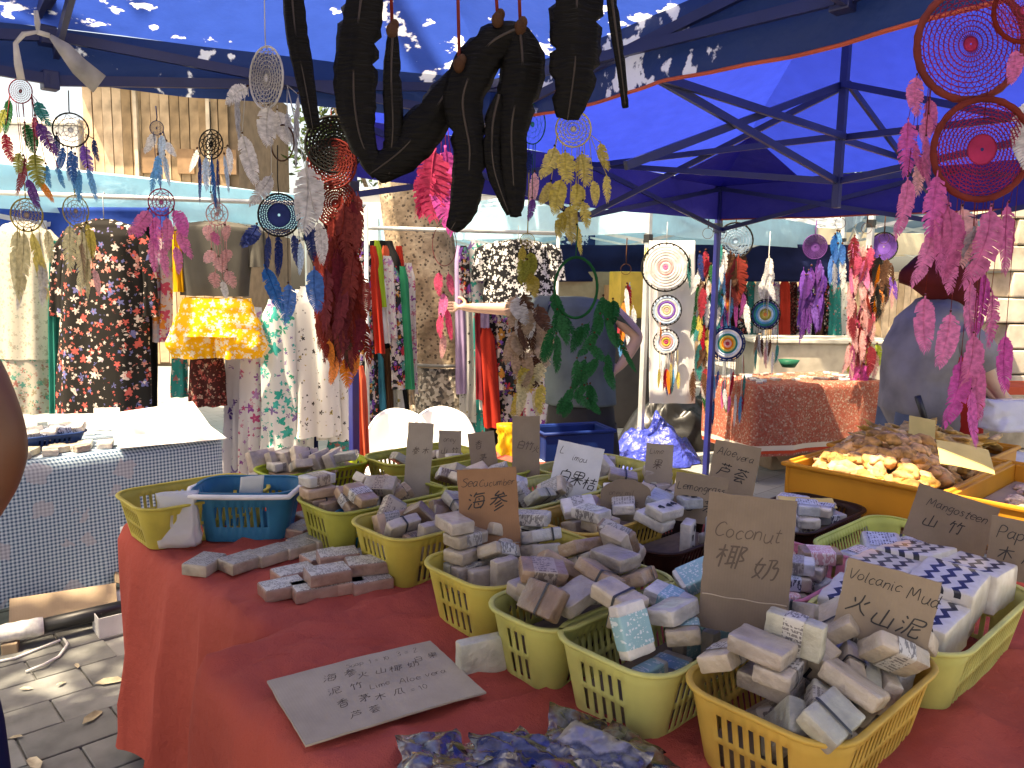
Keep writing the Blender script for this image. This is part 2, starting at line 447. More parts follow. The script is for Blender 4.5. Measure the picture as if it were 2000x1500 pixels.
# corner reinforcement inside the bright blue roof, then unseen tents added to block sky light
RT = [o for o in COL.objects if o.name.startswith('market_tent')][-1]
ctr = (C_ + L_ + N2 + R2) / 4; pk_ = Vector((ctr.x, ctr.y, 3.12)); ck = Vector((C_.x, C_.y, 2.35))
for e in (L_, R2):
    ed = Vector((e.x, e.y, 2.35)); a_ = ck; b_ = ck.lerp(ed, .2); c3 = ck.lerp(pk_, .36); dn = Vector((0, 0, -.02))
    wpart(MB().grid(lambda s, t: (a_.lerp(b_, s)).lerp(c3, t) + dn + Vector((0, 0, -.055 * 3 * s * .3 * t)), 6, 6), 'corner_patch', M_BLUE_RV, RT)
A2_, D2_ = A_ + Vector((-2.4, -1.8)), D_ + Vector((-2.4, -1.8)); D3_, B3_ = D_ + Vector((1.6, -2.6)), B_ + Vector((1.6, -2.6))
tent('market_tent', 'unseen dark blue canopy added behind the elbow to deepen the shade', [A_ + Vector((-.1, -.1)), D_ + Vector((-.12, -.1)), D2_, A2_], 2.15, .28, 3.0, M_BLUE_OWN, M_BLUE_VAL, M_NAVY_PAINT, legs=(2, 3), truss=False)
tent('market_tent', 'unseen dark blue canopy added behind the camera to cut sky light', [B_ + Vector((.08, -.12)), D_ + Vector((.08, -.12)), D3_, B3_], 2.15, .28, 3.0, M_BLUE_OWN, M_BLUE_VAL, M_NAVY_PAINT, legs=(2, 3), truss=False)
# pale blue awning behind the clothes
tent('market_tent', 'pale blue sunlit awning above the hanging dresses', [(-4.4, 3.75), (-1.75, 6.75), (-4.6, 8.9), (-7.4, 6.0)], 2.0, 0.26, 2.5, M_CYAN, M_CYAN, M_STEEL, legs=(1, 2, 3), inner=False, ripple=0.03)
tent('market_tent', 'turquoise canopy on white poles beyond the tree trunk', [(1.16, 6.95), (3.6, 9.6), (1.0, 12.0), (-1.6, 9.4)], 2.02, 0.28, 2.75, M_CYAN, M_CYAN, M_STEEL, legs=(0, 1, 3), legw=0.045, ripple=0.03, inner=False)
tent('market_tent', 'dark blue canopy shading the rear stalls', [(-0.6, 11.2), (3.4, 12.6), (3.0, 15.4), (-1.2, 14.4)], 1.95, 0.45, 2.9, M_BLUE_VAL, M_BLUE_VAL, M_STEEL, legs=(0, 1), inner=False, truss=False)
tent('market_tent', 'cream and white peaked canopy behind the mandala dream catchers', [(3.3, 10.4), (6.0, 11.6), (5.0, 14.4), (2.2, 13.2)], 2.05, 0.3, 3.0, M_WHITE_CAN, M_CREAM, M_STEEL, legs=(0, 1), inner=False)
tent('market_tent', 'grey blue canopy above the pink feather strands', [(3.15, 7.1), (6.0, 6.2), (7.0, 9.0), (4.1, 10.0)], 2.25, 0.22, 2.95, M_GREYB, M_GREYB, M_STEEL, legs=(0, 3), inner=False, legw=0.05)
# ================================================================== buildings, fence, trees behind
def plank_wall(root, a, b, z0, z1, wdt, m, partname='plank'):
    a = Vector(a); b = Vector(b); L = (b - a).length; n = int(L / wdt); d = (b - a).normalized(); an = math.atan2(d.y, d.x)
    mb = MB(); mb.box((0, 0, (z0 + z1) / 2), (wdt - 0.012, 0.025, z1 - z0)); me = mb.mesh('plank', False)
    for i in range(n):
        p = a + d * (i + 0.5) * wdt - root.location
        link(partname, me, m, root, loc=(p.x, p.y, random.uniform(-0.03, 0.03)), rot=(0, random.uniform(-.003, .003), an))
wh = thing('wooden_house', 'brown timber house with vertical plank walls behind the pale awning', 'house', (-5.6, 13.4, 0))
wpart(MB().box((-5.9, 13.6 + 1.5, 2.5), (2.5, 3.0, 5.0)), 'wall', mat('house_core', (0.2, 0.14, 0.09), 0.9), wh, False)
plank_wall(wh, (-7.2, 13.55, 0), (-4.64, 13.55, 0), 0.05, 4.95, 0.16, M_WOODPL)
for xx in (-6.3, -5.1):
    wpart(MB().box((xx, 13.5, 3.9), (0.06, 0.08, 2.0)), 'post', mat('pale_post', (0.6, 0.5, 0.38), 0.8), wh, False)
for k, xx in enumerate((-6.1, -5.5, -4.8)):
    wpart(MB().box((xx, 13.52, 3.45), (0.28, 0.05, 0.4)), 'shutter', mat('shutter_brown', (0.25, 0.15, 0.08), 0.8), wh, False)
wpart(MB().bar((-7.4, 13.3, 5.05), (-4.5, 13.3, 5.05), 0.5, 0.1), 'eaves', mat('house_core', (0.2, 0.14, 0.09)), wh, False)
ww = thing('garden_wall', 'plain white rendered wall beside the timber house', 'wall', (-10.5, 13.5, 0))
wpart(MB().box((-10.5, 13.7, 2.0), (6.4, 0.3, 4.0), bev=0.02), 'wall', M_WHITEWALL, ww, False)
wpart(MB().box((-10.5, 13.7, 4.06), (6.5, 0.42, 0.1), bev=0.02), 'coping', M_WHITEWALL, ww, False)
w2 = thing('garden_wall', 'sunlit white wall running behind the clothes racks', 'wall', (-1.4, 15.5, 0))
wpart(MB().box((-1.2, 15.7, 1.6), (5.0, 0.3, 3.2), bev=0.02), 'wall', M_WHITEWALL, w2, False)
wpart(MB().box((-1.2, 15.7, 3.25), (5.1, 0.42, 0.1), bev=0.02), 'coping', M_WHITEWALL, w2, False)
fn = thing('plank_fence', 'low brown plank fence behind the dream catcher stall', 'fence', (5.5, 16.0, 0))
plank_wall(fn, (1.4, 15.9, 0), (9.5, 16.3, 0), 0.05, 1.9, 0.14, M_WOODPL)
for zz in (0.5, 1.5):
    wpart(MB().bar((1.4, 15.96, zz), (9.5, 16.36, zz), 0.05, 0.09), 'rail', M_WOODPL, fn, False)
M_LEAF = mat('leaf', (0.06, 0.10, 0.03), 0.6, 0.4, 3, rnd=0.2, tr=0.35)
M_BARK = bark_mat()
def tree(label, x, y, h, r, zc, seed):
    rnd = random.Random(seed)
    root = thing('leafy_tree', label, 'tree', (x, y, 0), 0, 'trees behind the market')
    mb = MB(); mb.tube([(0, 0, 0), (0.05, 0.02, h * 0.3), (0.12, -0.05, h * 0.6), (0.1, 0, zc)], [0.2, 0.16, 0.12, 0.07], 10)
    tr = mb.build('trunk', M_BARK, root)
    ends = []
    for k in range(9):
        a = rnd.uniform(0, 6.28); e = Vector((math.cos(a) * r * .7, math.sin(a) * r * .7, zc + rnd.uniform(-.3, .7) * r)); ends.append(e)
        s = Vector((0.1, 0, rnd.uniform(h * .4, zc)))
        MB().tube([s, s.lerp(e, .5) + Vector((0, 0, .2)), e], [.06, .04, .015], 6).build('limb', M_BARK, tr)
    mb = MB()
    cl = [Vector((rnd.gauss(0, .5) * r, rnd.gauss(0, .5) * r, zc + rnd.gauss(0, .38) * r)) for _ in range(34)] + ends
    for c in cl:
        for _ in range(150):
            p = c + Vector((rnd.gauss(0, .2), rnd.gauss(0, .2), rnd.gauss(0, .15))) * r
            M = Euler((rnd.uniform(-1, 1), rnd.uniform(-1, 1), rnd.uniform(0, 6.28))).to_matrix(); s = rnd.uniform(.06, .13)
            mb.add([p + M @ Vector(q) * s for q in ((-1, 0, 0), (0, -.45, .1), (1, 0, 0), (0, .45, .1))], [(0, 1, 2, 3)])
    cr = mb.build('crown', M_LEAF, root); cr['kind'] = 'stuff'
tree('dark leafy tree rising behind the cream peaked canopy', 6.6, 17.5, 5, 2.3, 4.3, 1)
tree('leafy tree beyond the grey blue canopy', 11.5, 15.5, 5, 2.4, 4.0, 2)
tree('leafy tree behind the timber house', -3.2, 19.0, 6, 2.4, 5.6, 3)
# tree trunk in the market
def crown_clumps(mb, cl, rnd, n, sp, s0, s1):
    for c in cl:
        for _ in range(n):
            p = c + Vector((rnd.gauss(0, sp), rnd.gauss(0, sp), rnd.gauss(0, sp * .5)))
            M = Euler((rnd.gauss(0, .5), rnd.gauss(0, .5), rnd.uniform(0, 6.28))).to_matrix(); s = rnd.uniform(s0, s1)
            mb.add([p + M @ Vector(q) * s for q in ((-1, 0, 0), (0, -.5, .12), (1, 0, 0), (0, .5, .12))], [(0, 1, 2, 3)])
tr = thing('tree_trunk', 'leaning mottled tree trunk standing among the clothes', 'tree', (*gy(872, 830, 6.3)[:2], 0), 0)
pts = []
for i in range(15):
    t = i / 14
    a = gy(800 + 6, 370, 6.3); b = gy(872, 830, 6.3)
    p = b.lerp(a, (t - 0.2) * 1.35)
    pts.append(p - tr.location)
mb = MB(); n = 28
secs = []
for i, p in enumerate(pts):
    r = 0.31 - 0.004 * i + (0.06 if i < 2 else 0)
    secs.append([p + Vector((math.cos(2 * math.pi * k / n), math.sin(2 * math.pi * k / n), 0)) * (r * (1 + 0.07 * nz((math.cos(2 * math.pi * k / n) * 1.5, math.sin(2 * math.pi * k / n) * 1.5, p.z * 1.2)))) for k in range(n)])
mb.loft(secs); mb.build('trunk', M_BARK, tr)
top = pts[-1] + Vector((-.35, 0, 2.6)); rnd = random.Random(21)
tk = tr.children[0]
MB().tube([pts[-1] - Vector((0, 0, .1)), pts[-1].lerp(top, .5) + Vector((.05, 0, 0)), top], [.25, .2, .13], 12).build('upper_trunk', M_BARK, tk)
cl = []
for (ax, ay) in ((-4.6, .2), (-5.4, 1.2), (-3.4, -.6), (-4.2, -1.2), (-.9, 7.2), (.2, 8.2), (1.4, 8.6), (3.0, 9.4), (4.6, 9.0), (2.2, 11.2), (.2, 10.4), (-1.9, 8.9), (5.6, 11.0), (1.0, 7.2), (3.6, 7.6)):
    for k in range(3): cl.append(Vector((ax + rnd.uniform(-.7, .7), ay + rnd.uniform(-.7, .7), 7.2 + rnd.uniform(-.5, .9))) - tr.location)
for k in range(0, len(cl), 3):
    e = cl[k]; MB().tube([top, top.lerp(e, .5) + Vector((0, 0, .5)), e], [.11, .07, .03], 7).build('limb', M_BARK, tk)
mb = MB(); crown_clumps(mb, cl, rnd, 150, .62, .07, .14)
cr = mb.build('crown', M_LEAF, tr); cr['kind'] = 'stuff'
c = gy(868, 706, 6.3) - tr.location
low = [gy(880, 830, 6.3) - tr.location + Vector((0, 0, -0.75)), gy(876, 800, 6.3) - tr.location, gy(868, 712, 6.3) - tr.location]
mb = MB(); mb.loft([(low[0] + Vector((0, 0, -.0)), Vector((.36, 0, 0)), Vector((0, .36, 0))), (low[1], Vector((.335, 0, 0)), Vector((0, .335, 0))), (low[2], Vector((.325, 0, 0)), Vector((0, .325, 0)))], 28)
o = mb.build('bark_sleeve', mulch_mat(), tr); o['label'] = 'dark speckled sleeve round the foot of the trunk'
mb = MB(); mb.tube([c + Vector((math.cos(a) * .335, math.sin(a) * .335, 0)) for a in [2 * math.pi * k / 32 for k in range(32)]], .012, 6, True); mb.build('band', mat('grey_band', (.2, .2, .19)), tr)
# ================================================================== tables and cloths
def folding_table(label, o3, L, W, z, rz=ANG):
    root = thing('folding_table', label, 'table', (o3[0], o3[1], 0), rz)
    MB().box((L / 2, -W / 2, z - 0.02), (L - .02, W - .02, 0.03), bev=.004).build('tabletop', mat('table_white', (.6, .6, .58)), root, False)
    for x in (0.12, L - 0.12):
        for y in (-0.1, -W + 0.1):
            MB().tube([(x, y, z - .035), (x, y, 0.005)], 0.014, 8).build('leg', M_STEEL, root)
    return root
def cloth(name, label, L, W, z, mt, org, drops, amp=0.035, rz=ANG, rad=0.05, topn=0.004, ridge=0, cat='tablecloth', seed=0.0, folds=9.0, N=260):
    per = []
    x0, x1, y0, y1 = 0, L, -W, 0
    segs = []
    def arc(cx, cy, a0):
        for k in range(9):
            a = a0 + math.pi / 2 * k / 8; segs.append((cx + rad * math.cos(a), cy + rad * math.sin(a), math.cos(a), math.sin(a)))
    arc(x1 - rad, y0 + rad, -math.pi / 2); 
    for k in range(1, 48): segs.append((x1, y0 + rad + (y1 - y0 - 2 * rad) * k / 48, 1, 0))
    arc(x1 - rad, y1 - rad, 0)
    for k in range(1, 80): segs.append((x1 - rad - (x1 - x0 - 2 * rad) * k / 80, y1, 0, 1))
    arc(x0 + rad, y1 - rad, math.pi / 2)
    for k in range(1, 48): segs.append((x0, y1 - rad - (y1 - y0 - 2 * rad) * k / 48, -1, 0))
    arc(x0 + rad, y0 + rad, math.pi)
    for k in range(1, 80): segs.append((x0 + rad + (x1 - x0 - 2 * rad) * k / 80, y0, 0, -1))
    n = len(segs); rows = []
    cx, cy = L / 2, -W / 2
    for i in range(22):
        t = (i / 21) ** 0.8
        row = []
        for (px_, py_, nx, ny) in segs:
            x = cx + (px_ - cx) * t; y = cy + (py_ - cy) * t
            r1_ = 1 - min(1, abs(nz((x * 3.2 + .8 * y, y * 6, seed + 7))) * 3.2); r2_ = 1 - min(1, abs(nz((x * 5 - y * 2, y * 4, seed + 17))) * 4)
            zz = z + 0.004 + topn * (nz((x * 5, y * 5, seed)) + 0.5 * nz((x * 14, y * 9, seed + 3)) + 1.1 * r1_ ** 3 + .8 * r2_ ** 4)
            if ridge:
                e = (y + 0.03 + 0.02 * nz((x * 4, 1, seed))) / 0.028; zz += ridge * math.exp(-e * e) * (0.6 + 0.8 * abs(nz((x * 2.5, 7, seed))))
                e2 = (y + 0.16 - 0.10 * x) / 0.03; zz += ridge * 0.45 * math.exp(-e2 * e2) * max(0, 1 - x / 0.9)
            if t > 0.97: zz -= 0.004
            row.append(Vector((x, y, zz)))
        rows.append(row)
    length = 0; arcl = []
    for i in range(n):
        arcl.append(length); a = segs[i]; b = segs[(i + 1) % n]; length += math.hypot(a[0] - b[0], a[1] - b[1])
    m = 18
    for i in range(1, m + 1):
        t = i / m; row = []
        for k, (px_, py_, nx, ny) in enumerate(segs):
            s_ = arcl[k]
            wts = [max(0, nx), max(0, ny), max(0, -nx), max(0, -ny)]
            sw = sum(wts); drop = sum(w_ * d for w_, d in zip(wts, drops)) / sw
            f = (1 - 2 * abs(math.sin(s_ * folds + 2.5 * nz((s_ * 1.3, seed, 0)) + .5 * t)) ** .7) * 0.7 + 0.8 * nz((s_ * 3.3, t * 0.7, seed))
            k_ = min(1, drop / 0.3)
            off = (0.012 + amp * (t ** 0.8) * (f + 0.9)) * k_ + 0.004
            zz = z + 0.002 - drop * t * (1 + 0.02 * nz((s_ * 2, seed, 5)))
            row.append(Vector((px_ + nx * off, py_ + ny * off, zz)))
        rows.append(row)
    mb = MB(); mb.loft(rows, cap=False)
    mb.f.append(list(range(n - 1, -1, -1)))
    o = mb.build(name, mt, None, loc=(org[0], org[1], 0), rot=(0, 0, rz))
    tag(o, label, cat); return o
t1 = tp(0, .12)
folding_table('folding table hidden under the rear red cloth', t1, 1.78, 1.15, 0.75)
cloth('tablecloth', 'red cotton cloth draped over the rear soap table', 1.78, 1.15, 0.75, M_RED, t1, (.62, .66, .68, .3), amp=.055, folds=12, rad=.09, topn=.012)
t2 = tp(-.17, -1.03)
folding_table('folding table hidden under the front red cloth', t2, 2.04, 1.35, 0.75)
cloth('tablecloth', 'red cotton cloth with a raised fold along its far edge', 2.04, 1.35, 0.757, M_RED, t2, (.64, .014, .7, .66), amp=.055, ridge=.026, seed=4.4, topn=.014, folds=13)
t3 = tp(2.0, -1.2)
folding_table('folding table carrying the orange trays', t3, 1.8, 1.4, 0.78)
# gingham table on the left
GA = gz(60, 902, .75); GB = gz(432, 852, .75); gd = (GB - GA).normalized(); gang = math.atan2(gd.y, gd.x); gl = (GB - GA).length
go = GB - gd * 2.3
gv = Vector((-gd.y, gd.x, 0))
gorg = go + gv * 0.62
M_GING = gingham('blue_gingham', (0.48, 0.60, 0.68), (0.05, 0.10, 0.18), 0.017)
folding_table('folding table under the blue checked cloth', gorg, 2.3, .62, .75, gang)
cloth('tablecloth', 'blue and white checked cloth printed with faded flowers', 2.3, .62, .75, M_GING, gorg, (.6, .3, .6, .64), amp=.012, rz=gang, seed=9, folds=6)
def gt(a, b, z=.757): # gingham table coordinates: a back from the right end, b in from the front edge
    p = GB - gd * a + gv * b; return Vector((p.x, p.y, z))
# ================================================================== baskets
def rrect(L, W, r, bar=.0065, slot=.0085, solid=False):
    """closed outline: (x, y, nx, ny, open) - open marks the outline step that starts a slot"""
    out = []
    def straight(x0, y0, x1, y1, nx, ny):
        d = math.hypot(x1 - x0, y1 - y0); n = max(1, int((d - 0.02) / (bar + slot)))
        s = (d - n * slot) / (n + 1) if n else d
        t = 0
        for k in range(n):
            out.append((x0 + (x1 - x0) * t / d, y0 + (y1 - y0) * t / d, nx, ny, False)); t += s
            out.append((x0 + (x1 - x0) * t / d, y0 + (y1 - y0) * t / d, nx, ny, not solid)); t += slot
        out.append((x0 + (x1 - x0) * t / d, y0 + (y1 - y0) * t / d, nx, ny, False))
    def arc(cx, cy, a0):
        for k in range(6):
            a = a0 + math.pi / 2 * k / 6; out.append((cx + r * math.cos(a), cy + r * math.sin(a), math.cos(a), math.sin(a), False))
    h, g_ = L / 2, W / 2
    arc(h - r, -g_ + r, -math.pi / 2); straight(h, -g_ + r, h, g_ - r, 1, 0)
    arc(h - r, g_ - r, 0); straight(h - r, g_, -h + r, g_, 0, 1)
    arc(-h + r, g_ - r, math.pi / 2); straight(-h, g_ - r, -h, -g_ + r, -1, 0)
    arc(-h + r, -g_ + r, math.pi); straight(-h + r, -g_, h - r, -g_, 0, -1)
    return out
BK = {}
def basket_meshes(L, W, H, taper=.032, rows=2, slot=.0095, bar=.008):
    key = (L, W, H, rows, slot)
    if key in BK: return BK[key]
    per = rrect(L - 2 * taper, W - 2 * taper, .038, bar, slot)
    if rows == 2: hs = [(0, False), (.10, True), (.42, False), (.50, True), (.80, False), (1, False)]
    elif rows == 1: hs = [(0, False), (.3, True), (.72, False), (1, False)]
    else: hs = [(0, False), (1, False)]
    mb = MB(); n = len(per); vs = []; fs = []
    for f, _ in hs:
        for (x, y, nx, ny, o) in per: vs.append((x + nx * taper * f, y + ny * taper * f, f * H))
    for i in range(len(hs) - 1):
        for k in range(n):
            if hs[i][1] and per[k][4]: continue
            l = (k + 1) % n; fs.append((i * n + k, i * n + l, (i + 1) * n + l, (i + 1) * n + k))
    fs.append(tuple(range(n - 1, -1, -1)))
    mb.add(vs, fs); body = mb.mesh('body', True); body.set_sharp_from_angle(angle=RAD(40))
    mb = MB(); p2_ = [(x + nx * (taper + .004), y + ny * (taper + .004), H) for (x, y, nx, ny, o) in rrect(L - 2 * taper, W - 2 * taper, .038, .03, .03)]
    mb.tube(p2_, .0065, 8, True)
    for q in mb.v:
        if q.z > H + .003: q.z = H + .003
    rim = mb.mesh('rim')
    BK[key] = (body, rim); return BK[key]
def plastic(name, col): return mat(name, col, 0.42, 0.16, 7, bump=.08, bscale=30, rnd=0.08, spec=0.4, tr=0.16)
PL = {'yellow': plastic('yellow_plastic', (0.62, 0.50, 0.10)), 'pale': plastic('pale_yellow_plastic', (0.58, 0.55, 0.17)), 'amber': plastic('amber_plastic', (0.66, 0.42, 0.09)),
      'lime': plastic('lime_plastic', (0.36, 0.44, 0.05)), 'olive': plastic('olive_yellow_plastic', (0.44, 0.43, 0.08)), 'blue': plastic('teal_blue_plastic', (0.02, 0.17, 0.30)),
      'brown': plastic('dark_brown_plastic', (0.035, 0.016, 0.010)), 'pink': plastic('pink_plastic', (0.62, 0.20, 0.26)), 'green': plastic('pale_green_plastic', (0.50, 0.58, 0.15)), 'navy': plastic('navy_plastic', (0.02, 0.05, 0.16))}
SIMB = []
def basket(label, u, v, col, L=.44, W=.27, H=.15, z=.757, rows=2, rz=0, soaps=0, floor=.03, kind='kraft', slabel='', slot=.0095, center=None, group='plastic baskets of soap', heap=0):
    if center is None:
        p0 = tp(u, v) * ((EYE.z - z - H) / .72); c = p0 + U * L / 2 - V * W / 2
    else: c = center
    c = Vector((c.x, c.y, z))
    root = thing('plastic_basket', label, 'basket', c, ANG + rz, group)
    b, r = basket_meshes(L, W, H, rows=rows, slot=slot)
    o = link('body', b, PL[col], root)
    md = o.modifiers.new('thickness', 'SOLIDIFY'); md.thickness = .0022; md.offset = 0
    link('rim', r, PL[col], root)
    if soaps: SIMB.append((root, L, W, H, soaps, floor, kind, slabel, heap))
    return root
B = {}
B['A1'] = basket('amber yellow slotted basket heaped with pale soap before the Volcanic Mud card', .358, -1.904, 'amber', W=.29, soaps=52, floor=.055, kind='grey', slabel='pale film wrapped soap bar in the amber basket before the Volcanic Mud card', heap=1)
B['A2'] = basket('pale yellow slotted basket of soap bars with turquoise bands', .324, -1.612, 'pale', W=.265, soaps=17, floor=.045, kind='teal', slabel='soap bar with a turquoise band in the pale yellow basket')
B['A3'] = basket('pale yellow basket piled highest with brown soap bars', .317, -1.405, 'pale', W=.215, soaps=42, floor=.085, kind='kraft', slabel='brown wrapped soap bar in the highest pile, over a pale yellow basket', heap=2)
B['A4'] = basket('yellow slotted basket holding the Sea Cucumber card', .366, -1.10, 'yellow', W=.265, soaps=16, floor=.07, kind='grey', slabel='grey wrapped soap bar in the yellow basket with the Sea Cucumber card')
B['A5'] = basket('yellow slotted basket of tan soap bars beside the stacked printed soaps', .408, -.685, 'yellow', W=.265, soaps=16, floor=.07, kind='kraft', slabel='tan soap bar in the yellow basket beside the stacked printed soaps')
B['A6'] = basket('olive yellow basket of soap behind the stacked printed soaps', .404, -.358, 'olive', W=.265, soaps=16, floor=.085, kind='cream', slabel='cream wrapped soap bar in the olive basket with a tall blank card')
B['A8'] = basket('empty yellow slotted basket behind the blue basket', -.02, .06, 'yellow', W=.29, H=.135, L=.42, rows=2)
B['A9'] = basket('lime green basket with grey soaps lined up along its back', .47, .10, 'lime', W=.2, L=.42, H=.09, z=.80, soaps=7, floor=.075, kind='grey', slabel='grey soap bar in the lime green basket')
B['A10'] = basket('olive basket of pale soap at the far edge of the red table', .90, .02, 'olive', W=.24, L=.42, soaps=7, floor=.085, kind='grey', slabel='pale soap bar in the olive basket at the far table edge')
B['B6'] = basket('olive basket half hidden behind the tall blank card', .85, -.33, 'olive', W=.265, L=.42, soaps=8, floor=.085, kind='cream', slabel='cream soap bar in the half hidden olive basket')
B['B5'] = basket('yellow slotted basket behind the Sea Cucumber card', .86, -.68, 'pale', W=.265, L=.42, soaps=7, floor=.085, kind='grey', slabel='pale soap bar in the slotted basket behind the Sea Cucumber card')
B['B4'] = basket('amber basket behind the highest soap pile', .84, -1.0, 'amber', W=.25, L=.42, soaps=8, floor=.085, kind='cream', slabel='cream soap bar in the amber basket behind the highest pile')
B['C5'] = basket('pale yellow basket with a small card beside the steel pole', 1.30, -.56, 'pale', W=.27, L=.40, soaps=6, floor=.07, kind='grey', slabel='pale soap bar in the basket near the steel pole')
B['C4'] = basket('yellow basket near the Lemongrass card', 1.28, -.86, 'yellow', W=.26, L=.42, soaps=8, floor=.07, kind='grey', slabel='pale soap bar in the yellow basket near the Lemongrass card')
B['BR2'] = basket('dark brown basket of soap in heart printed paper', .88, -1.27, 'brown', W=.24, L=.42, H=.115, soaps=9, floor=.07, kind='heart', slabel='soap bar in white paper printed with black hearts', slot=.007)
B['BR1'] = basket('dark brown tray of flat white packets', 1.33, -1.40, 'brown', W=.27, L=.46, H=.10, soaps=9, floor=.055, kind='white', slabel='white printed soap packet in the dark brown tray', slot=.006)
B['PK'] = basket('pink slotted basket of mixed soap behind the Coconut card', .83, -1.60, 'pink', W=.28, L=.42, H=.12, soaps=11, floor=.06, kind='mixed', slabel='mixed colour soap bar in the pink basket')
B['GR'] = basket('pale green basket of large blue wrapped soaps under the Mangosteen card', 1.27, -1.70, 'green', W=.30, L=.46, H=.115, soaps=0)
B['RR'] = basket('long yellow basket filled with zigzag papered soap blocks', .835, -1.90, 'pale', W=.31, L=.52, H=.15)
# blue basket with a white handle
bc = gz(468, 1062, .757); bc = bc + Vector((.0, .10, 0))
bb = basket('blue plastic basket with a white folded handle', 0, 0, 'blue', L=.32, W=.22, H=.165, rows=1, center=bc, rz=-ANG + RAD(3), slot=.012)
mb = MB(); hp = [(-.166, .02, .158)] + [(-.17 + .0, -.05, .165)] + [(-.155 + .31 * k / 10, -.122 - .006 * math.sin(math.pi * k / 10), .158) for k in range(11)] + [(.17, -.05, .165), (.166, .02, .158)]
mb.tube(hp, .0085, 8); mb.build('handle', mat('white_plastic', (.75, .73, .70), .4), bb)['label'] = 'white folded carrying handle'
# small blue tub peeping between baskets
tb = thing('plastic_tub', 'small bright blue plastic tub between two yellow baskets', 'tub', tp(.47, -.635, .757) , 0)
MB().loft([(Vector((0, 0, 0)), Vector((.045, 0, 0)), Vector((0, .045, 0))), (Vector((0, 0, .12)), Vector((.055, 0, 0)), Vector((0, .055, 0))), (Vector((0, 0, .122)), Vector((.05, 0, 0)), Vector((0, .05, 0))), (Vector((0, 0, .01)), Vector((.04, 0, 0)), Vector((0, .04, 0)))], 20).build('bowl', plastic('sky_blue_plastic', (.03, .28, .55)), tb)
MB().tube([(math.cos(a) * .056, math.sin(a) * .056, .12) for a in [2 * math.pi * k / 24 for k in range(24)]], .006, 6, True).build('rim', MATS['sky_blue_plastic'], tb)
# ================================================================== soap bars
def soap_mesh(L, W, H, seed, bump=.002, bev=.0055):
    bm = bmesh.new(); bmesh.ops.create_cube(bm, size=1)
    bmesh.ops.scale(bm, vec=(L, W, H), verts=bm.verts)
    bmesh.ops.bevel(bm, geom=bm.edges[:], offset=bev, segments=2, affect='EDGES', profile=.5)
    bmesh.ops.subdivide_edges(bm, edges=[e for e in bm.edges if e.calc_length() > .02], cuts=3, use_grid_fill=True)
    for q in bm.verts:
        q.co += q.co.normalized() * bump * (nz(q.co * 60, 1, seed) + .6 * nz(q.co * 150, 1, seed + 5))
    mb = MB(); mb.bm(bm); me = mb.mesh('bar', True); me.set_sharp_from_angle(angle=RAD(38)); return me
def sleeve_mesh(w, W, H, seed):
    mb = MB(); n = 28; rows = []
    for i in range(7):
        x = -w / 2 + w * i / 6; row = []
        for k in range(n):
            a = 2 * math.pi * k / n; ca, sa = math.cos(a), math.sin(a)
            e = .22; y = math.copysign(abs(ca) ** e, ca) * (W / 2 + .0016); z = math.copysign(abs(sa) ** e, sa) * (H / 2 + .0016)
            row.append(Vector((x + .0012 * nz((a * 2, i, seed)), y, z)))
        rows.append(row)
    mb.loft(rows, cap=False); me = mb.mesh('sleeve'); me.set_sharp_from_angle(angle=RAD(38)); return me
SL, SW, SH = .100, .066, .032
BARS = [soap_mesh(SL, SW, SH, k) for k in range(5)]
SLEEVES = [sleeve_mesh(SL * f, SW, SH, k) for k, f in enumerate((.35, .5, .62, .8))]
def film(name, col, var=.3, rnd=.25, coat=.5, rough=.45):
    q = NT(name); co = q.coord(); r = q.n('ObjectInfo').outputs['Random']
    off = q.n('VectorMath', operation='ADD'); q.l(co, off.inputs[0]); q.l(r, off.inputs[1])
    n1 = q.noise(22, 5, off.outputs[0]); n2 = q.noise(90, 4, off.outputs[0])
    c = q.ramp(n1, [(.3, tuple(x * (1 - var) for x in col)), (.5, col), (.72, tuple(min(1, x * 1.15 + .02) for x in col))])
    h = q.n('HueSaturation'); q.l(c, h.inputs['Color']); q.l(q.math('ADD', q.math('MULTIPLY', r, 2 * rnd), 1 - rnd), h.inputs['Value'])
    q.l(h.outputs[0], q.b.inputs['Base Color']); q.b.inputs['Roughness'].default_value = rough
    q.b.inputs['Coat Weight'].default_value = coat; q.b.inputs['Coat Roughness'].default_value = .12
    q.bump(q.math('ADD', n1, n2), .85, .004); MATS[name] = q.m; return q.m
def printed(name, base, ink, scale=90, amt=.48, aniso=3.0):
    """paper with rows of small dark print"""
    q = NT(name); co = q.coord(); r = q.n('ObjectInfo').outputs['Random']
    s = q.sep(co); rows = q.math('FRACT', q.math('MULTIPLY', s[1], 130))
    mp = q.n('Mapping'); q.l(co, mp.inputs[0]); mp.inputs['Scale'].default_value = (scale * 3, scale * 1.2, scale)
    a = q.n('VectorMath', operation='ADD'); q.l(mp.outputs[0], a.inputs[0]); q.l(q.math('MULTIPLY', r, 50), a.inputs[1])
    m = q.math('MULTIPLY', q.math('GREATER_THAN', q.noise(1, 2, a.outputs[0]), amt), q.math('GREATER_THAN', rows, .35))
    blk = q.math('GREATER_THAN', q.noise(28, 1, a.inputs[0].links[0].from_socket if False else co), .42)
    c = q.mix(q.math('MULTIPLY', m, blk), q.mix(q.noise(30, 4, co), base, tuple(x * .8 for x in base)), ink)
    q.l(c, q.b.inputs['Base Color']); q.b.inputs['Roughness'].default_value = .5
    q.b.inputs['Coat Weight'].default_value = .4; q.b.inputs['Coat Roughness'].default_value = .2
    q.bump(q.noise(120, 4, co), .3, .002); MATS[name] = q.m; return q.m
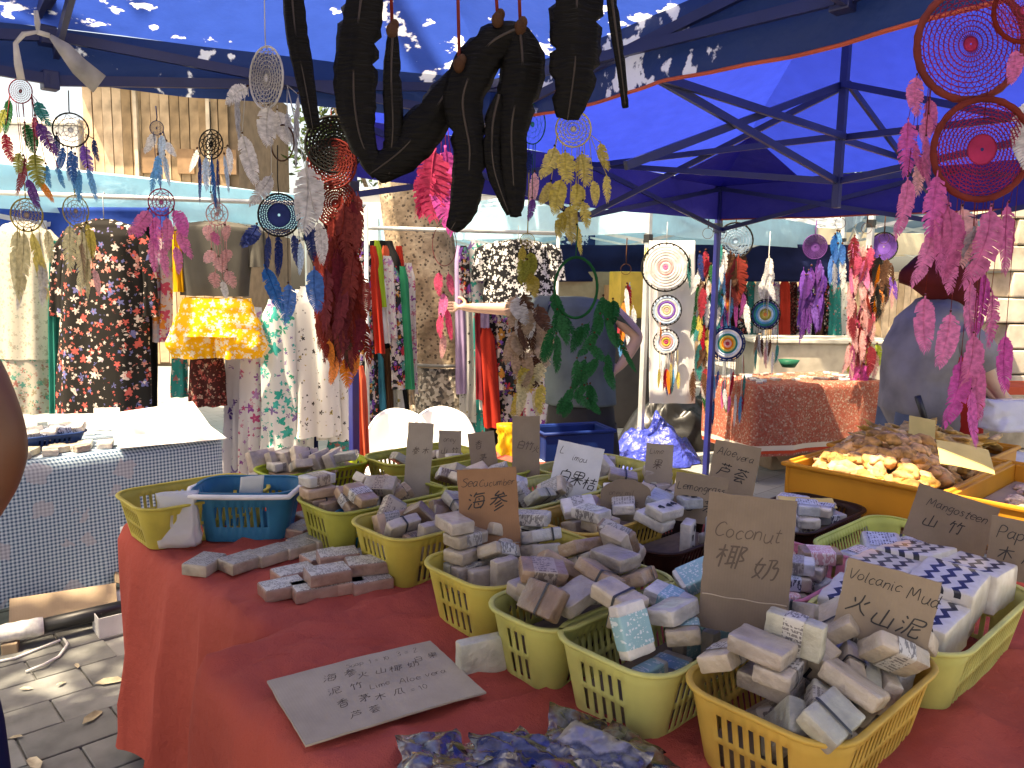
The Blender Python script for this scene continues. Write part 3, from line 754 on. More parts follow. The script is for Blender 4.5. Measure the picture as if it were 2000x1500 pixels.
def chevron():
    q = NT('zigzag_paper'); s = q.sep(q.coord())
    zig = q.math('MULTIPLY', q.math('ABSOLUTE', q.math('SUBTRACT', q.math('FRACT', q.math('MULTIPLY', s[0], 24)), .5)), .03)
    st = q.math('FRACT', q.math('MULTIPLY', q.math('ADD', s[1], zig), 30))
    m = q.math('MULTIPLY', q.math('LESS_THAN', st, .42), q.math('GREATER_THAN', s[2], .030))
    n2 = q.noise(50, 4, q.coord())
    m = q.math('MULTIPLY', m, q.math('LESS_THAN', q.math('ABSOLUTE', s[1]), .05))
    c = q.mix(m, q.mix(n2, (.70, .66, .61), (.48, .41, .32)), (.012, .012, .015))
    q.l(c, q.b.inputs['Base Color']); q.b.inputs['Roughness'].default_value = .45
    q.b.inputs['Coat Weight'].default_value = .5; q.b.inputs['Coat Roughness'].default_value = .15
    q.bump(q.noise(70, 4, q.coord()), .4, .003); return q.m
F_GREY = film('grey_film_soap', (.36, .30, .245)); F_KRAFT = film('brown_film_soap', (.25, .155, .095)); F_CREAM = film('cream_film_soap', (.42, .34, .25)); F_WHITE = film('white_film_soap', (.54, .50, .45))
F_TAN = film('tan_film_soap', (.36, .235, .145)); F_BLUEW = film('pale_blue_film_soap', (.45, .47, .49)); F_SAGE = film('sage_film_soap', (.38, .36, .28))
P_WHITE = printed('white_printed_paper', (.58, .54, .48), (.18, .16, .15)); P_TEAL = printed('turquoise_printed_paper', (.26, .47, .50), (.6, .66, .66), 60, .55)
P_GREY = printed('grey_printed_paper', (.40, .37, .33), (.18, .16, .145)); P_PINK = printed('pink_printed_paper', (.72, .38, .40), (.8, .7, .7)); P_KRAFT = printed('kraft_paper', (.42, .32, .23), (.16, .11, .08)); P_BLUE = printed('blue_grey_printed_paper', (.52, .58, .68), (.04, .05, .10), 70, .5)
P_DARK = mat('dark_band_paper', (.03, .03, .033), .5); M_CHEV = chevron(); M_INK = mat('black_ink', (.012, .012, .013), .7, 0)
KINDS = {'grey': ([F_GREY, F_CREAM, F_WHITE, F_SAGE, F_GREY], [P_GREY, P_WHITE, None, None, None, None]), 'kraft': ([F_KRAFT, F_TAN, F_GREY, F_KRAFT], [P_GREY, P_KRAFT, None, None, None]),
         'teal': ([F_CREAM, F_GREY, F_WHITE], [P_TEAL, P_TEAL, P_TEAL, None]), 'cream': ([F_CREAM, F_TAN, F_WHITE], [P_WHITE, None, P_KRAFT]),
         'heart': ([F_WHITE, F_BLUEW], [None]), 'white': ([F_WHITE, F_BLUEW], [P_BLUE, P_WHITE]), 'mixed': ([F_WHITE, F_GREY, F_TAN, F_BLUEW], [P_PINK, P_WHITE, P_BLUE, P_GREY])}
def heart_mesh(s):
    mb = MB(); P = []
    for k in range(20):
        a = 2 * math.pi * k / 20; x = 16 * math.sin(a) ** 3; y = 13 * math.cos(a) - 5 * math.cos(2 * a) - 2 * math.cos(3 * a) - math.cos(4 * a)
        P.append((x * s / 32, y * s / 32, 0))
    mb.add(P, [tuple(range(19, -1, -1))]); mb.add([(p[0], p[1], .0005) for p in P], [tuple(range(20))]); return mb.mesh('heart_print', False)
HEART = heart_mesh(.022); BANDM = sleeve_mesh(.006, SW + .002, SH + .002, 9)
SNAME = {'grey_film_soap': 'grey', 'brown_film_soap': 'brown', 'cream_film_soap': 'cream', 'white_film_soap': 'white', 'tan_film_soap': 'tan', 'pale_blue_film_soap': 'pale blue', 'sage_film_soap': 'sage', 'white_printed_paper': 'white print', 'turquoise_printed_paper': 'turquoise sleeve', 'grey_printed_paper': 'grey print', 'pink_printed_paper': 'pink sleeve', 'kraft_paper': 'kraft sleeve', 'blue_grey_printed_paper': 'blue print'}
def soap(label, kind, M, group, rnd):
    bars, sls = KINDS[kind]
    bm_ = rnd.choice(bars); s = rnd.choice(sls); band = s is None and rnd.random() < .4
    if kind != 'heart':
        place = label.split('soap bar' if 'soap bar' in label else 'soap packet')[-1].replace('with a turquoise band ', '').strip()
        label = SNAME[bm_.name] + ' soap bar with ' + (SNAME[s.name] if s is not None else 'dark band' if band else 'plain film') + ' ' + place
        group = label
    root = thing('soap_bar', label, 'soap', M.to_translation(), 0, group)
    root.rotation_euler = M.to_euler()
    link('bar', rnd.choice(BARS), bm_, root)
    if s is not None: link('sleeve', rnd.choice(SLEEVES), s, root)
    elif kind == 'heart':
        for a in (-.024, .008, .03): link('heart_print', HEART, M_INK, root, loc=(a, rnd.uniform(-.012, .012), SH / 2 + .0014), rot=(0, 0, rnd.uniform(0, 6)))
    elif band: link('band', BANDM, P_DARK, root, loc=(rnd.uniform(-.02, .02), 0, 0))
    return root
# the piles settle under gravity at ten times scale, then the resting places are read back
def settle():
    K_ = 10.0; rnd = random.Random(5)
    tmp = []; act = []
    cube = MB().box((0, 0, 0), (1, 1, 1)).mesh('tmp', False)
    def box(M, dims, active):
        o = bpy.data.objects.new('tmp', cube); COL.objects.link(o); o.matrix_world = M @ Matrix.Diagonal((*dims, 1)); tmp.append(o)
        (act if active else stat).append(o); return o
    stat = []; jobs = []
    cm = {d: MB().box((0, 0, 0), tuple(x * K_ for x in (SL + .003, SW + .003, SH + .003))).mesh('tmp2', False) for d in (0,)}
    for (root, L, W, H, n, fl, kind, lab, heap) in SIMB:
        M0 = Matrix.Translation(root.location * K_) @ root.rotation_euler.to_matrix().to_4x4()
        tp_ = .032; th = math.atan2(tp_, H)
        box(M0 @ Matrix.Translation((0, 0, (fl - .05) * K_)), (L * K_, W * K_, .1 * K_), False)
        for sx in (-1, 1):
            cxx = sx * (L / 2 - tp_ / 2 + .048)
            box(M0 @ Matrix.Translation((cxx * K_, 0, H / 2 * K_)) @ Matrix.Rotation(sx * th, 4, 'Y'), (.1 * K_, (W + .1) * K_, (H * 1.02 + .02 * heap) * K_), False)
            cyy = sx * (W / 2 - tp_ / 2 + .048)
            box(M0 @ Matrix.Translation((0, cyy * K_, H / 2 * K_)) @ Matrix.Rotation(-sx * th, 4, 'X'), ((L + .1) * K_, .1 * K_, (H * 1.02 + .02 * heap) * K_), False)
        lst = []
        for i in range(n):
            lay = i // 4; k = i % 4
            x = (-.5 + (k % 2)) * (L * .42) * (1 - .05 * min(lay, 8)) + rnd.uniform(-.015, .015); y = (-.5 + (k // 2)) * (W * .38) + rnd.uniform(-.012, .012)
            if heap and lay > 3: x *= .62; y *= .7
            z = fl + .06 + lay * .095 + rnd.uniform(0, .012)
            o = bpy.data.objects.new('tmp', cm[0]); COL.objects.link(o)
            o.matrix_world = M0 @ Matrix.Translation((x * K_, y * K_, z * K_)) @ Euler((rnd.uniform(-.8, .8), rnd.uniform(-.8, .8), rnd.uniform(0, 6.28))).to_matrix().to_4x4()
            tmp.append(o); act.append(o); lst.append(o)
        jobs.append((root, kind, lab, lst))
    bpy.ops.rigidbody.world_add()
    rw = sc.rigidbody_world; rw.substeps_per_frame = 8; rw.solver_iterations = 20; rw.point_cache.frame_end = 200
    vl = bpy.context.view_layer; vl.update()
    def addall(lst, typ):
        for o in bpy.data.objects: o.select_set(False)
        for o in lst: o.select_set(True)
        vl.objects.active = lst[0]; bpy.ops.rigidbody.objects_add(type=typ)
        for o in lst:
            rb = o.rigid_body; rb.collision_shape = 'BOX'; rb.friction = .75; rb.restitution = 0; rb.use_margin = True; rb.collision_margin = .01
            if typ == 'ACTIVE': rb.mass = .5; rb.linear_damping = .25; rb.angular_damping = .4
    addall(stat, 'PASSIVE'); addall(act, 'ACTIVE')
    sc.gravity = (0, 0, -60)
    for f in range(1, 150): sc.frame_set(f)
    dg = bpy.context.evaluated_depsgraph_get(); res = []
    for root, kind, lab, lst in jobs:
        r_ = []
        for o in lst:
            M = o.evaluated_get(dg).matrix_world.copy(); M.translation = M.translation / K_
            d = root.rotation_euler.to_matrix().inverted() @ (M.translation - root.location)
            bL, bW = [(q[1], q[2]) for q in SIMB if q[0] is root][0]
            if M.translation.z < root.location.z - .01 or abs(d.x) > bL / 2 - .012 or abs(d.y) > bW / 2 - .008: continue
            r_.append(M)
        res.append((root, kind, lab, r_))
    bpy.ops.rigidbody.world_remove()
    for o in tmp: bpy.data.objects.remove(o, do_unlink=True)
    sc.gravity = (0, 0, -9.81); sc.frame_set(1)
    return res
rs = random.Random(8)
tot = 0
for root, kind, lab, lst in settle():
    for M in lst:
        soap(lab, kind, M, lab.replace('soap bar', 'soap bars'), rs); tot += 1
print('SOAPS', tot)
# liner under the soap of each basket
LIN = MB().box((0, 0, .5), (1, 1, 1)).mesh('liner', False)
for (root, L, W, H, n, fl, kind, lab, heap) in SIMB:
    f = .032 * 2
    o = link('liner', LIN, mat('cardboard_liner', (.20, .14, .09), .9), root, loc=(0, 0, .003), scale=(L - f - .035, W - f - .035, fl - .005))
# blue wrapped big soaps and zigzag blocks
BIG = soap_mesh(.15, .105, .045, 3, .003, .012); BLK = soap_mesh(.15, .13, .09, 7, .004, .008); SLAB = soap_mesh(.13, .09, .028, 6, .0015)
def tq(u, v, z):
    p = tp(u, v) * ((EYE.z - .907) / .72); return Vector((p.x, p.y, z))
def lay(name, label, cat, me, m, p, rz, tilt=(0, 0), group=None, top=None):
    o = thing(name, label, cat, p, 0, group); o.rotation_euler = (tilt[0], tilt[1], ANG + rz)
    link('bar', me, m, o)
    if top: link('top_label', *top[:2], o, **top[2])
    return o
TOPL = MB().box((0, 0, 0), (.11, .075, .0012), bev=.0004).mesh('top_label', False)
for (u, v, z, rz, tl) in ((1.42, -1.80, .845, .1, .12), (1.56, -1.79, .85, .5, -.05), (1.40, -1.91, .84, -.2, .1), (1.55, -1.92, .835, .15, 0), (1.67, -1.86, .84, 1.5, .1), (1.48, -1.85, .80, .3, 0)):
    lay('soap_bar', 'large blue wrapped soap in the pale green basket', 'soap', BIG, F_BLUEW, tq(u, v, z + .01), rz, (tl, tl), 'large soaps in the pale green basket', (TOPL, P_BLUE, dict(loc=(0, 0, .0245))))
for i, (u, v, z, rz) in enumerate(((.93, -1.99, .895, .1), (1.10, -1.975, .915, .05), (1.26, -1.99, .915, -.1), (.96, -2.115, .885, .04), (1.11, -2.11, .92, .08), (1.27, -2.12, .91, .02), (.93, -2.04, .80, .2), (1.1, -2.05, .805, -.1), (1.25, -2.05, .805, .1))):
    lay('soap_block', 'square soap block in black and white zigzag paper', 'soap', BLK, M_CHEV, tq(u, v, z + .015), rz + random.uniform(-.06, .06), (random.uniform(-.12, .12), random.uniform(-.1, .1)), 'zigzag papered soap blocks')
# printed soaps laid flat on the red cloth
FL = soap_mesh(.112, .076, .033, 2, .0012, .003); FTOP = MB().box((0, 0, 0), (.106, .07, .0012), bev=.0004).mesh('top_label', False)
F_BRICK = film('reddish_brown_soap', (.34, .20, .15), .25, .15)
def flat(label, group, x, y, z, rz, ml=F_BRICK, tl=0, pm=P_WHITE):
    p = gz(x, y, z)
    o = lay('soap_bar', label, 'soap', FL, ml, p, rz, (tl, tl * .5), group, (FTOP, pm, dict(loc=(0, 0, .0172))))
for i, (x, y, rz) in enumerate(((400, 1102, 1.2), (472, 1098, .75), (528, 1084, .72), (582, 1070, .7), (634, 1056, .75))):
    flat('grey topped soap bar in the row below the blue basket', 'row of soaps below the blue basket', x, y, .776, rz - .55, F_CREAM, .03, P_GREY)
for i, (x, y, z, rz) in enumerate(((552, 1150, .776, .30), (612, 1152, .776, .25), (668, 1142, .776, .15), (722, 1138, .776, .2), (575, 1122, .776, .4), (640, 1122, .811, .3), (716, 1104, .811, .12), (690, 1092, .776, .3), (630, 1092, .776, .4), (660, 1088, .811, .2))):
    flat('brown soap bar with a printed white top in the loose stack on the red cloth', 'loose stack of printed soaps', x, y, z, rz - .5 + random.uniform(-.1, .1))
for i, (x, y, z) in enumerate(((590, 1035, .775), (625, 1028, .775), (600, 1060, .775), (645, 1045, .775), (610, 1010, .775))):
    flat('printed soap bar tucked between the blue basket and the olive basket', 'soaps tucked beside the blue basket', x, y, z, random.uniform(0, .6), F_BRICK, .05, P_GREY)
o = lay('soap_block', 'grey soap slab standing on edge against a pale basket', 'soap', soap_mesh(.11, .034, .08, 4, .001, .006), F_SAGE, gz(940, 1280, .80), -.28)
for i, x in enumerate((512, 548, 575, 604, 628, 652)):
    p = gy(x, 918 - i * 2, 2.92)
    lay('soap_bar', 'grey soap bar standing in the row along the lime green basket', 'soap', FL, F_GREY, (p.x, p.y, .905), .2 + .1 * i, (1.2, 0), 'standing row along the lime basket')
# ================================================================== hand lettering (single pen strokes)
GL = {'S': (6, "6,9 4,10 1,9 1,7 5,5 6,3 5,1 2,0 0,1"), 'e': (5, "0,3 5,3.4 4.6,5.4 2.4,6 .4,4 .4,2 2,0 5,1"), 'a': (5.5, "4.8,5 2.5,6 .4,4 .4,1.6 2,0 4.4,2 4.8,6 4.8,1 6,0"), 'C': (6.5, "6,8.5 4,10 1.4,8.6 0,5 .8,1.4 3.4,0 6.4,1.6"),
      'u': (5.5, "0,6 .2,2 1.6,0 3.6,.6 4.8,3 4.8,6 4.8,1.4 6,0"), 'c': (4.6, "4.4,5 2.4,6 .4,4 .4,1.8 2,0 4.6,1"), 'm': (7.4, "0,6 .2,0 .6,4.6 2,6 3.2,5 3.4,0 3.8,4.8 5.2,6 6.4,5 6.8,0"), 'b': (5, "0,10 .2,0 .4,4 2.6,5.6 4.6,4 4.4,1.2 2.4,0 .2,1"),
      'r': (4, "0,6 .3,0 .6,3.6 2,5.6 3.8,5.6"), 'o': (5, "2.4,6 .4,4.4 .3,1.6 2.2,0 4.4,1.4 4.6,4.2 2.4,6"), 'n': (5, "0,6 .2,0 .6,4.6 2.4,6 4.2,4.8 4.4,0"), 't': (4, "1.8,9 1.6,1.4 2.6,0 4,.6|0,6.4 3.8,6.6"), 'V': (6.5, "0,10 3,0 6.4,10.4"), 'l': (2.4, "1,10 .8,1 2,0"),
      'i': (2, ".8,6 .8,.6 1.8,0|.9,8 1,8.6"), 'M': (9, "0,0 1.4,10 4,3 7,10 8.4,0"), 'd': (5.4, "4.6,4.8 2.4,6 .4,4 .4,1.4 2.2,0 4.4,2|4.9,10.4 4.6,1 6,0"), 'g': (5, "4.6,5 2.4,6 .4,4 .6,1.8 2.4,1 4.4,2.6|4.8,6 4.6,-2.4 2.6,-3.8 .4,-2.6"), 's': (4.2, "3.8,5.4 2,6 .8,4.8 3.4,2.4 3,.4 .4,.4"),
      'P': (6, ".4,0 .6,10 4,10 5.6,8 4.4,5.4 .6,5"), 'p': (5, "0,6 .2,-4|.2,4.6 2.4,6 4.4,4.4 4.2,1.6 2.2,.4 .2,1.4"), 'y': (5, "0,6 1.6,1.6 2.6,1|4.8,6 2.4,-2.4 .6,-3.6"), 'A': (7, "0,0 3.4,10 6.6,0|1.4,4 5.6,4"), 'v': (5, "0,6 2.2,0 4.6,6.2"), 'L': (5.5, ".4,10 .2,.4 5.2,.2"), 'h': (5, "0,10 .2,0 .6,4.4 2.4,5.8 4.2,4.6 4.4,0"),
      'w': (7, "0,6 1.6,0 3.4,5 5.2,0 7,6.4"), 'f': (4, "4,9.4 2.4,10 1.8,8 1.6,0|0,5.6 3.8,6"), '1': (3, "0,8 1.6,10 1.6,0"), '0': (5, "2.4,10 .4,7 .4,3 2.4,0 4.6,3 4.6,7 2.4,10"), '3': (5, "0,9 2.4,10 4.4,8 2,5.4 4.8,3 3,0 0,1"), '2': (5, "0,8 2.4,10 4.4,8 0,0 5,.2"), '=': (5, "0,6.4 4.4,6.4|0,3.4 4.4,3.4"), '/': (3, "0,0 3,10"), ' ': (3.4, ""),
      '海': (11, "1,9.4 2.2,8.2|.4,6.6 1.8,5.6|.4,.4 2.4,3.6|5,10 3.4,7.4|4.4,8.8 10,8.8|4.8,7 4,1.2 8.8,1.4 9.4,7 4.8,7|3,4.2 10.4,4.2|6.4,6.2 7,5.2|6.2,3.4 6.8,2.2|8.6,1.4 7.6,0"), '参': (11, "5.4,10 3,7.6 8.2,8|7.4,9 8.6,7|.6,6.2 10,6.4|5.4,7.6 3,4.6 .4,2.8|5.6,6 8,4 10.4,3|6.6,4.4 3,2.6|7.4,3 3.4,1|8.4,1.4 3,-1"),
      '火': (10, "1.6,7.4 2.8,5.2|8.6,7.6 6.8,5.4|5,10 4.8,5 .6,0|5,5 7,2 9.8,.2"), '山': (9, "4.6,9.4 4.6,1|.8,6 .8,.8 8.4,1|8.4,6.4 8.4,.4"), '泥': (11, "1,9.4 2.2,8.2|.4,6.6 1.8,5.6|.4,.4 2.4,3.6|4.4,9.4 9.6,9.6 9.4,7 4.6,6.8|4.4,9.4 4.2,4 3,.4|9.4,5.4 6,3.8|6,5.8 6,1 7.4,.4 9.8,.6 10,2"),
      '椰': (12, "0,7.4 4,7.6|2.2,10 2.2,0|2.2,7 .2,3.6|2.2,6.4 3.8,4.6|4.4,9.4 8.4,9.6|5.4,9.4 5.2,1.4|7.4,9.4 7.4,0|5.4,7 7.2,7|5.4,4.8 7.2,4.8|4.2,1.6 8.4,2.6|9.2,10 9,0|9.2,9.6 11.4,9.2 9.8,6.4 11.4,4.2 9.6,3.4"), '奶': (11, "2.4,10 .8,4.4 4,.6|4,7.4 2.8,3 .4,.4|.2,6.6 4.8,7|5.4,9 9,9.2 8,5.8 10.4,5.8 9.8,1 8.4,.4|6.8,9 6.4,4 4.8,.2"), '竹': (10, "2.4,10 .6,6|1.6,7.8 4.4,8|3,7.8 2.8,0|6.8,10 5.2,6|6.2,7.8 9.8,8|8,7.8 8,.8 6.8,1.4"),
      '芦': (10, "1,8.8 9,8.8|3.4,10 3.4,7.8|6.6,10 6.6,7.8|5,7.4 5.6,6.4|2.4,6 8.4,6 8.2,3.8 2.4,3.6|2.4,6 2,2.4 .6,0"), '荟': (10, "1,9.2 9,9.2|3.4,10 3.4,8.4|6.6,10 6.6,8.4|5,8 .6,5|5,8 9.6,5.2|3,5.2 7.2,5.2|1.4,3.4 8.8,3.4|4.8,3.4 2.4,1 7.6,1.2|6.6,2.4 8.4,0"),
      '白': (9, "4.4,10 3.4,8.2|1.2,8 1.4,0|1.2,8 7.6,8 7.6,0|1.4,4.2 7.4,4.2|1.4,.4 7.6,.4"), '果': (10, "1.8,9.6 8.2,9.6 8,5.4 2,5.4 1.8,9.6|2,7.4 8,7.4|.4,4 9.6,4|5,9.6 5,-1|5,4 1,.6|5,4 9.2,.6"), '桔': (11, "0,7.2 4,7.4|2.2,10 2.2,0|2.2,7 .2,3.4|2.4,6.4 3.6,4.8|4.6,8.2 10.2,8.2|7.4,10 7.4,5.8|5.2,5.8 9.6,5.8|5.4,3.8 5.4,.2|5.4,3.8 9.4,3.8 9.4,.2|5.4,.4 9.4,.4"), '香': (10, "6.6,10 3.4,9|1,7.8 9,7.8|5,9.4 5,5.2|5,7.6 1,5|5,7.6 9,5|2.8,4.4 7.4,4.4 7.2,0 2.8,0 2.8,4.4|2.8,2.2 7.2,2.2"), '茅': (10, "1,9 9,9|3.4,10 3.4,8.2|6.6,10 6.6,8.2|2.4,7.4 7.6,7.4 5.4,5.8|4,6.6 5.2,5.8|.8,5 9.2,5 8,3.8|5.2,5 5.2,.2 4,.8|5,4 1,1"),
      '木': (9, "0,7 9,7|4.4,10 4.4,0|4.4,7 .4,2|4.4,7 8.6,2"), '瓜': (10, "7.4,10 2,9|2,9 1.8,4 .4,.4|4.4,9 4.4,1.6 7,2|7,9.4 7.4,4 9.8,.4")}
def lettering(text, size, seed=0, wd=.07, slant=.24):
    """text drawn as flat pen ribbons; returns (mb, width) lying in XY, baseline on y = 0"""
    rnd = random.Random(seed); mb = MB(); x = 0; s = size / 10; W_ = size * wd
    for ch in text:
        adv, st = GL.get(ch, GL[' '])
        dy = rnd.uniform(-.08, .08) * size; rot = rnd.uniform(-.13, .13)
        for stroke in st.split('|') if st else []:
            P = [tuple(float(q) for q in p.split(',')) for p in stroke.split()]
            P = [Vector(((px_ + slant * py_ - rot * py_) * s + x, (py_ + rot * px_) * s + dy, 0)) for px_, py_ in P]
            sm = [P[0]]
            for i in range(len(P) - 1):
                a = P[i - 1] if i else P[i]; b = P[i]; c = P[i + 1]; d = P[i + 2] if i + 2 < len(P) else P[i + 1]
                for k in range(1, 5):
                    t = k / 4; sm.append(.5 * ((2 * b) + (c - a) * t + (2 * a - 5 * b + 4 * c - d) * t * t + (3 * b - a - 3 * c + d) * t ** 3))
            n = len(sm); L = []; R_ = []
            for i, p in enumerate(sm):
                t = (sm[min(i + 1, n - 1)] - sm[max(i - 1, 0)])
                t = t.normalized() if t.length > 1e-9 else Vector((1, 0, 0))
                o = Vector((-t.y, t.x, 0)) * W_ * (.65 + .35 * math.sin(math.pi * (i + .6) / (n + .2))) * .5
                L.append(p + o); R_.append(p - o)
            mb.add(L + R_, [(i, n + i, n + i + 1, i + 1) for i in range(n - 1)])
        x += (adv + 1.3) * s
    return mb, x
def cardboard(name, col, dark=.6):
    q = NT(name); co = q.coord(); s = q.sep(co)
    n1 = q.noise(9, 5, co); fl = q.math('SINE', q.math('MULTIPLY', s[0], 1100))
    c = q.ramp(n1, [(.3, tuple(x * .8 for x in col)), (.6, col), (.8, tuple(min(1, x * 1.1) for x in col))])
    c = q.mix(q.math('MULTIPLY', q.noise(160, 3, co), .18), c, tuple(x * .5 for x in col))
    q.l(c, q.b.inputs['Base Color']); q.b.inputs['Roughness'].default_value = .88; q.b.inputs['Specular IOR Level'].default_value = .2
    q.bump(q.math('ADD', q.math('MULTIPLY', fl, .2), q.noise(40, 3, co)), .25, .001); MATS[name] = q.m; return q.m
CB = {'tan': cardboard('tan_cardboard', (.33, .25, .17)), 'brown': cardboard('brown_cardboard', (.36, .19, .10)), 'grey': cardboard('grey_cardboard', (.255, .19, .135)), 'pale': cardboard('pale_cardboard', (.42, .345, .255)), 'white': cardboard('white_card', (.75, .75, .73))}
M_PEN = mat('marker_pen', (.02, .016, .015), .6, 0); M_PENF = mat('faded_pen', (.10, .07, .05), .8, 0); M_EDGE = mat('torn_edge', (.52, .42, .31), .9)
def card_mesh(w, h, seed, rounded=False, th=.004):
    out = []
    n = 14
    for k in range(n): out.append((-w / 2 + w * k / n, 0))
    for k in range(n): out.append((w / 2, h * k / n))
    for k in range(n + 1): out.append((w / 2 - w * k / n, h))
    for k in range(1, n): out.append((-w / 2, h - h * k / n))
    P = []
    for i, (x, y) in enumerate(out):
        j = .0016
        if rounded and y > h * .45:
            f = (y - h * .45) / (h * .55); x *= (1 - .22 * f ** 3); 
            if y >= h * .99: y = h * (1 - .16 * (abs(x) / (w / 2)) ** 2)
        P.append((x + j * nz((x * 40, y * 40, seed)), y + j * nz((x * 40, y * 40, seed + 9))))
    r_ = random.Random(int(seed * 13) + 5); k1, k2 = r_.uniform(-.10, .10), r_.uniform(-.07, .07)
    def zz(x, y): return k1 * w * (x / w) ** 2 + k2 * h * (y / h - .2) ** 2 + .0022 * nz((x * 14, y * 14, seed))
    if True:
        G = 16; mb = MB()
        def at(s, t):
            x = -w / 2 + w * s; y = h * t
            if rounded and t > .45:
                f = (t - .45) / .55; x *= 1 - .22 * f ** 3; y = h * (t - .16 * f ** 2 * (2 * s - 1) ** 2)
            e = (1 if s in (0, 1) else 0) + (1 if t in (0, 1) else 0)
            if e: x += .0018 * nz((x * 60, y * 60, seed)); y += .0018 * nz((x * 60, y * 60, seed + 9))
            return x, y
        for sg in (1, -1):
            mb.grid(lambda s, t: (lambda q: Vector((q[0], q[1], zz(*q) + sg * th / 2)))(at(s, t)), G, G)
        n0 = G * G
        rim = [i for i in range(G)] + [G * k + G - 1 for k in range(1, G)] + [G * (G - 1) + k for k in range(G - 2, -1, -1)] + [G * k for k in range(G - 2, 0, -1)]
        for i in range(len(rim)): a_, b_ = rim[i], rim[(i + 1) % len(rim)]; mb.f.append([a_, b_, b_ + n0, a_ + n0])
        me = mb.mesh('board', True); me.set_sharp_from_angle(angle=RAD(40)); return me, zz
    m = len(P); vs = [(x, y, zz(x, y) + th / 2) for x, y in P] + [(x, y, zz(x, y) - th / 2) for x, y in P]
    mb = MB(); mb.add(vs, [tuple(range(m)), tuple(range(2 * m - 1, m - 1, -1))] + [(i, m + i, m + (i + 1) % m, (i + 1) % m) for i in range(m)])
    # inner grid so the gentle curl shades smoothly
    return mb.mesh('board', False), zz
def sign(label, bx, by, z, wpx, hpx, col, lines, lean=10, roll=0, yaw=0, seed=0, pen=None, rounded=False, group='hand written price cards', depth=None, crease=None, partial=None):
    p = gz(bx, by, z) if depth is None else gy(bx, by, depth)
    d = (p - EYE).length * math.cos(math.atan(math.hypot(bx - 1000, by - 750) / F))
    w = wpx * d / F; h = hpx * d / F / math.cos(RAD(lean) * .6)
    face = math.atan2(p.x, p.y)
    root = thing('cardboard_sign', label, 'sign', p, 0, group)
    M = Matrix.Rotation(-face + RAD(yaw), 4, 'Z') @ Matrix.Rotation(RAD(90 - lean), 4, 'X') @ Matrix.Rotation(-RAD(roll), 4, 'Z')
    root.rotation_euler = M.to_euler()
    me, zz = card_mesh(w, h, seed, rounded)
    link('board', me, CB[col], root)
    if crease:
        cm_ = MB(); cm_.tube([(w * .48 * (k / 8 - 1), h * crease + .001 * math.sin(k), zz(w * .48 * (k / 8 - 1), h * crease) + .0018) for k in range(17)], .0012, 5); cm_.build('crease', M_EDGE, root, True)
    for (txt, fx, fy, fs) in lines:
        mb, wd_ = lettering(txt, h * fs, seed + len(txt), .085)
        for q in mb.v:
            q.x += -w / 2 + fx * w; q.y += fy * h; q.z = zz(q.x, q.y) + .0027
        mb.build('lettering', pen or M_PEN, root, False)
    return root
sign('brown cardboard card reading Sea Cucumber', 962, 1105, .86, 116, 190, 'brown', [('Sea', .06, .83, .085), ('Cucumber', .36, .82, .068), ('海', .14, .57, .17), ('参', .50, .56, .18)], lean=8, roll=-4.5, seed=1, crease=.22)
sign('large grey brown cardboard card reading Coconut', 1447, 1238, .915, 166, 268, 'grey', [('Coconut', .10, .69, .105), ('椰', .12, .47, .17), ('奶', .55, .42, .16)], lean=7, roll=1.5, seed=2, pen=M_PENF, crease=.25)
sign('brown cardboard card reading Volcanic Mud', 1714, 1258, .965, 168, 150, 'tan', [('Volcanic', .04, .74, .14), ('Mud', .68, .68, .16), ('火', .07, .34, .26), ('山', .36, .26, .26), ('泥', .63, .24, .26)], lean=8, roll=7, seed=3)
sign('cardboard card reading Mangosteen over the pale green basket', 1838, 1070, .89, 142, 108, 'grey', [('Mangosteen', .16, .66, .15), ('山', .18, .28, .24), ('竹', .48, .3, .24)], lean=8, roll=12, seed=4)
sign('cardboard card reading Papaya behind the zigzag soap blocks', 1985, 1135, .89, 110, 118, 'grey', [('Papaya', .1, .66, .2), ('木', .15, .28, .24), ('瓜', .52, .28, .24)], lean=8, roll=2, seed=5)
sign('cardboard card reading Aloe vera behind the Coconut card', 1418, 1000, .87, 88, 135, 'tan', [('Aloe', .08, .80, .11), ('vera', .5, .76, .1), ('芦', .12, .52, .18), ('荟', .46, .46, .2)], lean=10, roll=7, seed=6)
sign('wide cardboard card reading Lemongrass', 1362, 1022, .87, 100, 95, 'tan', [('Lemongrass', .05, .66, .15), ('香', .2, .25, .24), ('茅', .55, .25, .24)], lean=8, roll=3, seed=7)
sign('white card with large black characters beside the blue crate', 1112, 985, .86, 92, 118, 'white', [('L', .08, .80, .12), ('imau', .36, .72, .10), ('白', .12, .34, .22), ('果', .38, .34, .22), ('桔', .66, .30, .2)], lean=12, roll=10, seed=8)
sign('round topped cardboard card with tiny writing', 1222, 1010, .895, 98, 74, 'grey', [('Honey milk', .12, .58, .14), ('果', .2, .2, .24), ('香', .55, .2, .24)], lean=8, roll=-2, seed=9, rounded=True, pen=M_PENF)
sign('small upright cardboard card in front of the steel pole', 1284, 955, .87, 52, 88, 'pale', [('Lime', .14, .78, .12), ('果', .25, .45, .2)], lean=8, roll=1, seed=10, pen=M_PENF)
sign('tall blank looking card standing in the olive basket', 812, 978, .85, 50, 152, 'pale', [('参', .2, .6, .09), ('木', .6, .6, .09)], lean=8, roll=4, seed=11, pen=M_PENF)
sign('small pale card before the white chair back', 878, 905, .87, 44, 64, 'pale', [('Honey', .1, .66, .15), ('山', .1, .3, .2), ('竹', .55, .3, .2)], lean=6, roll=1, seed=12, pen=M_PENF)
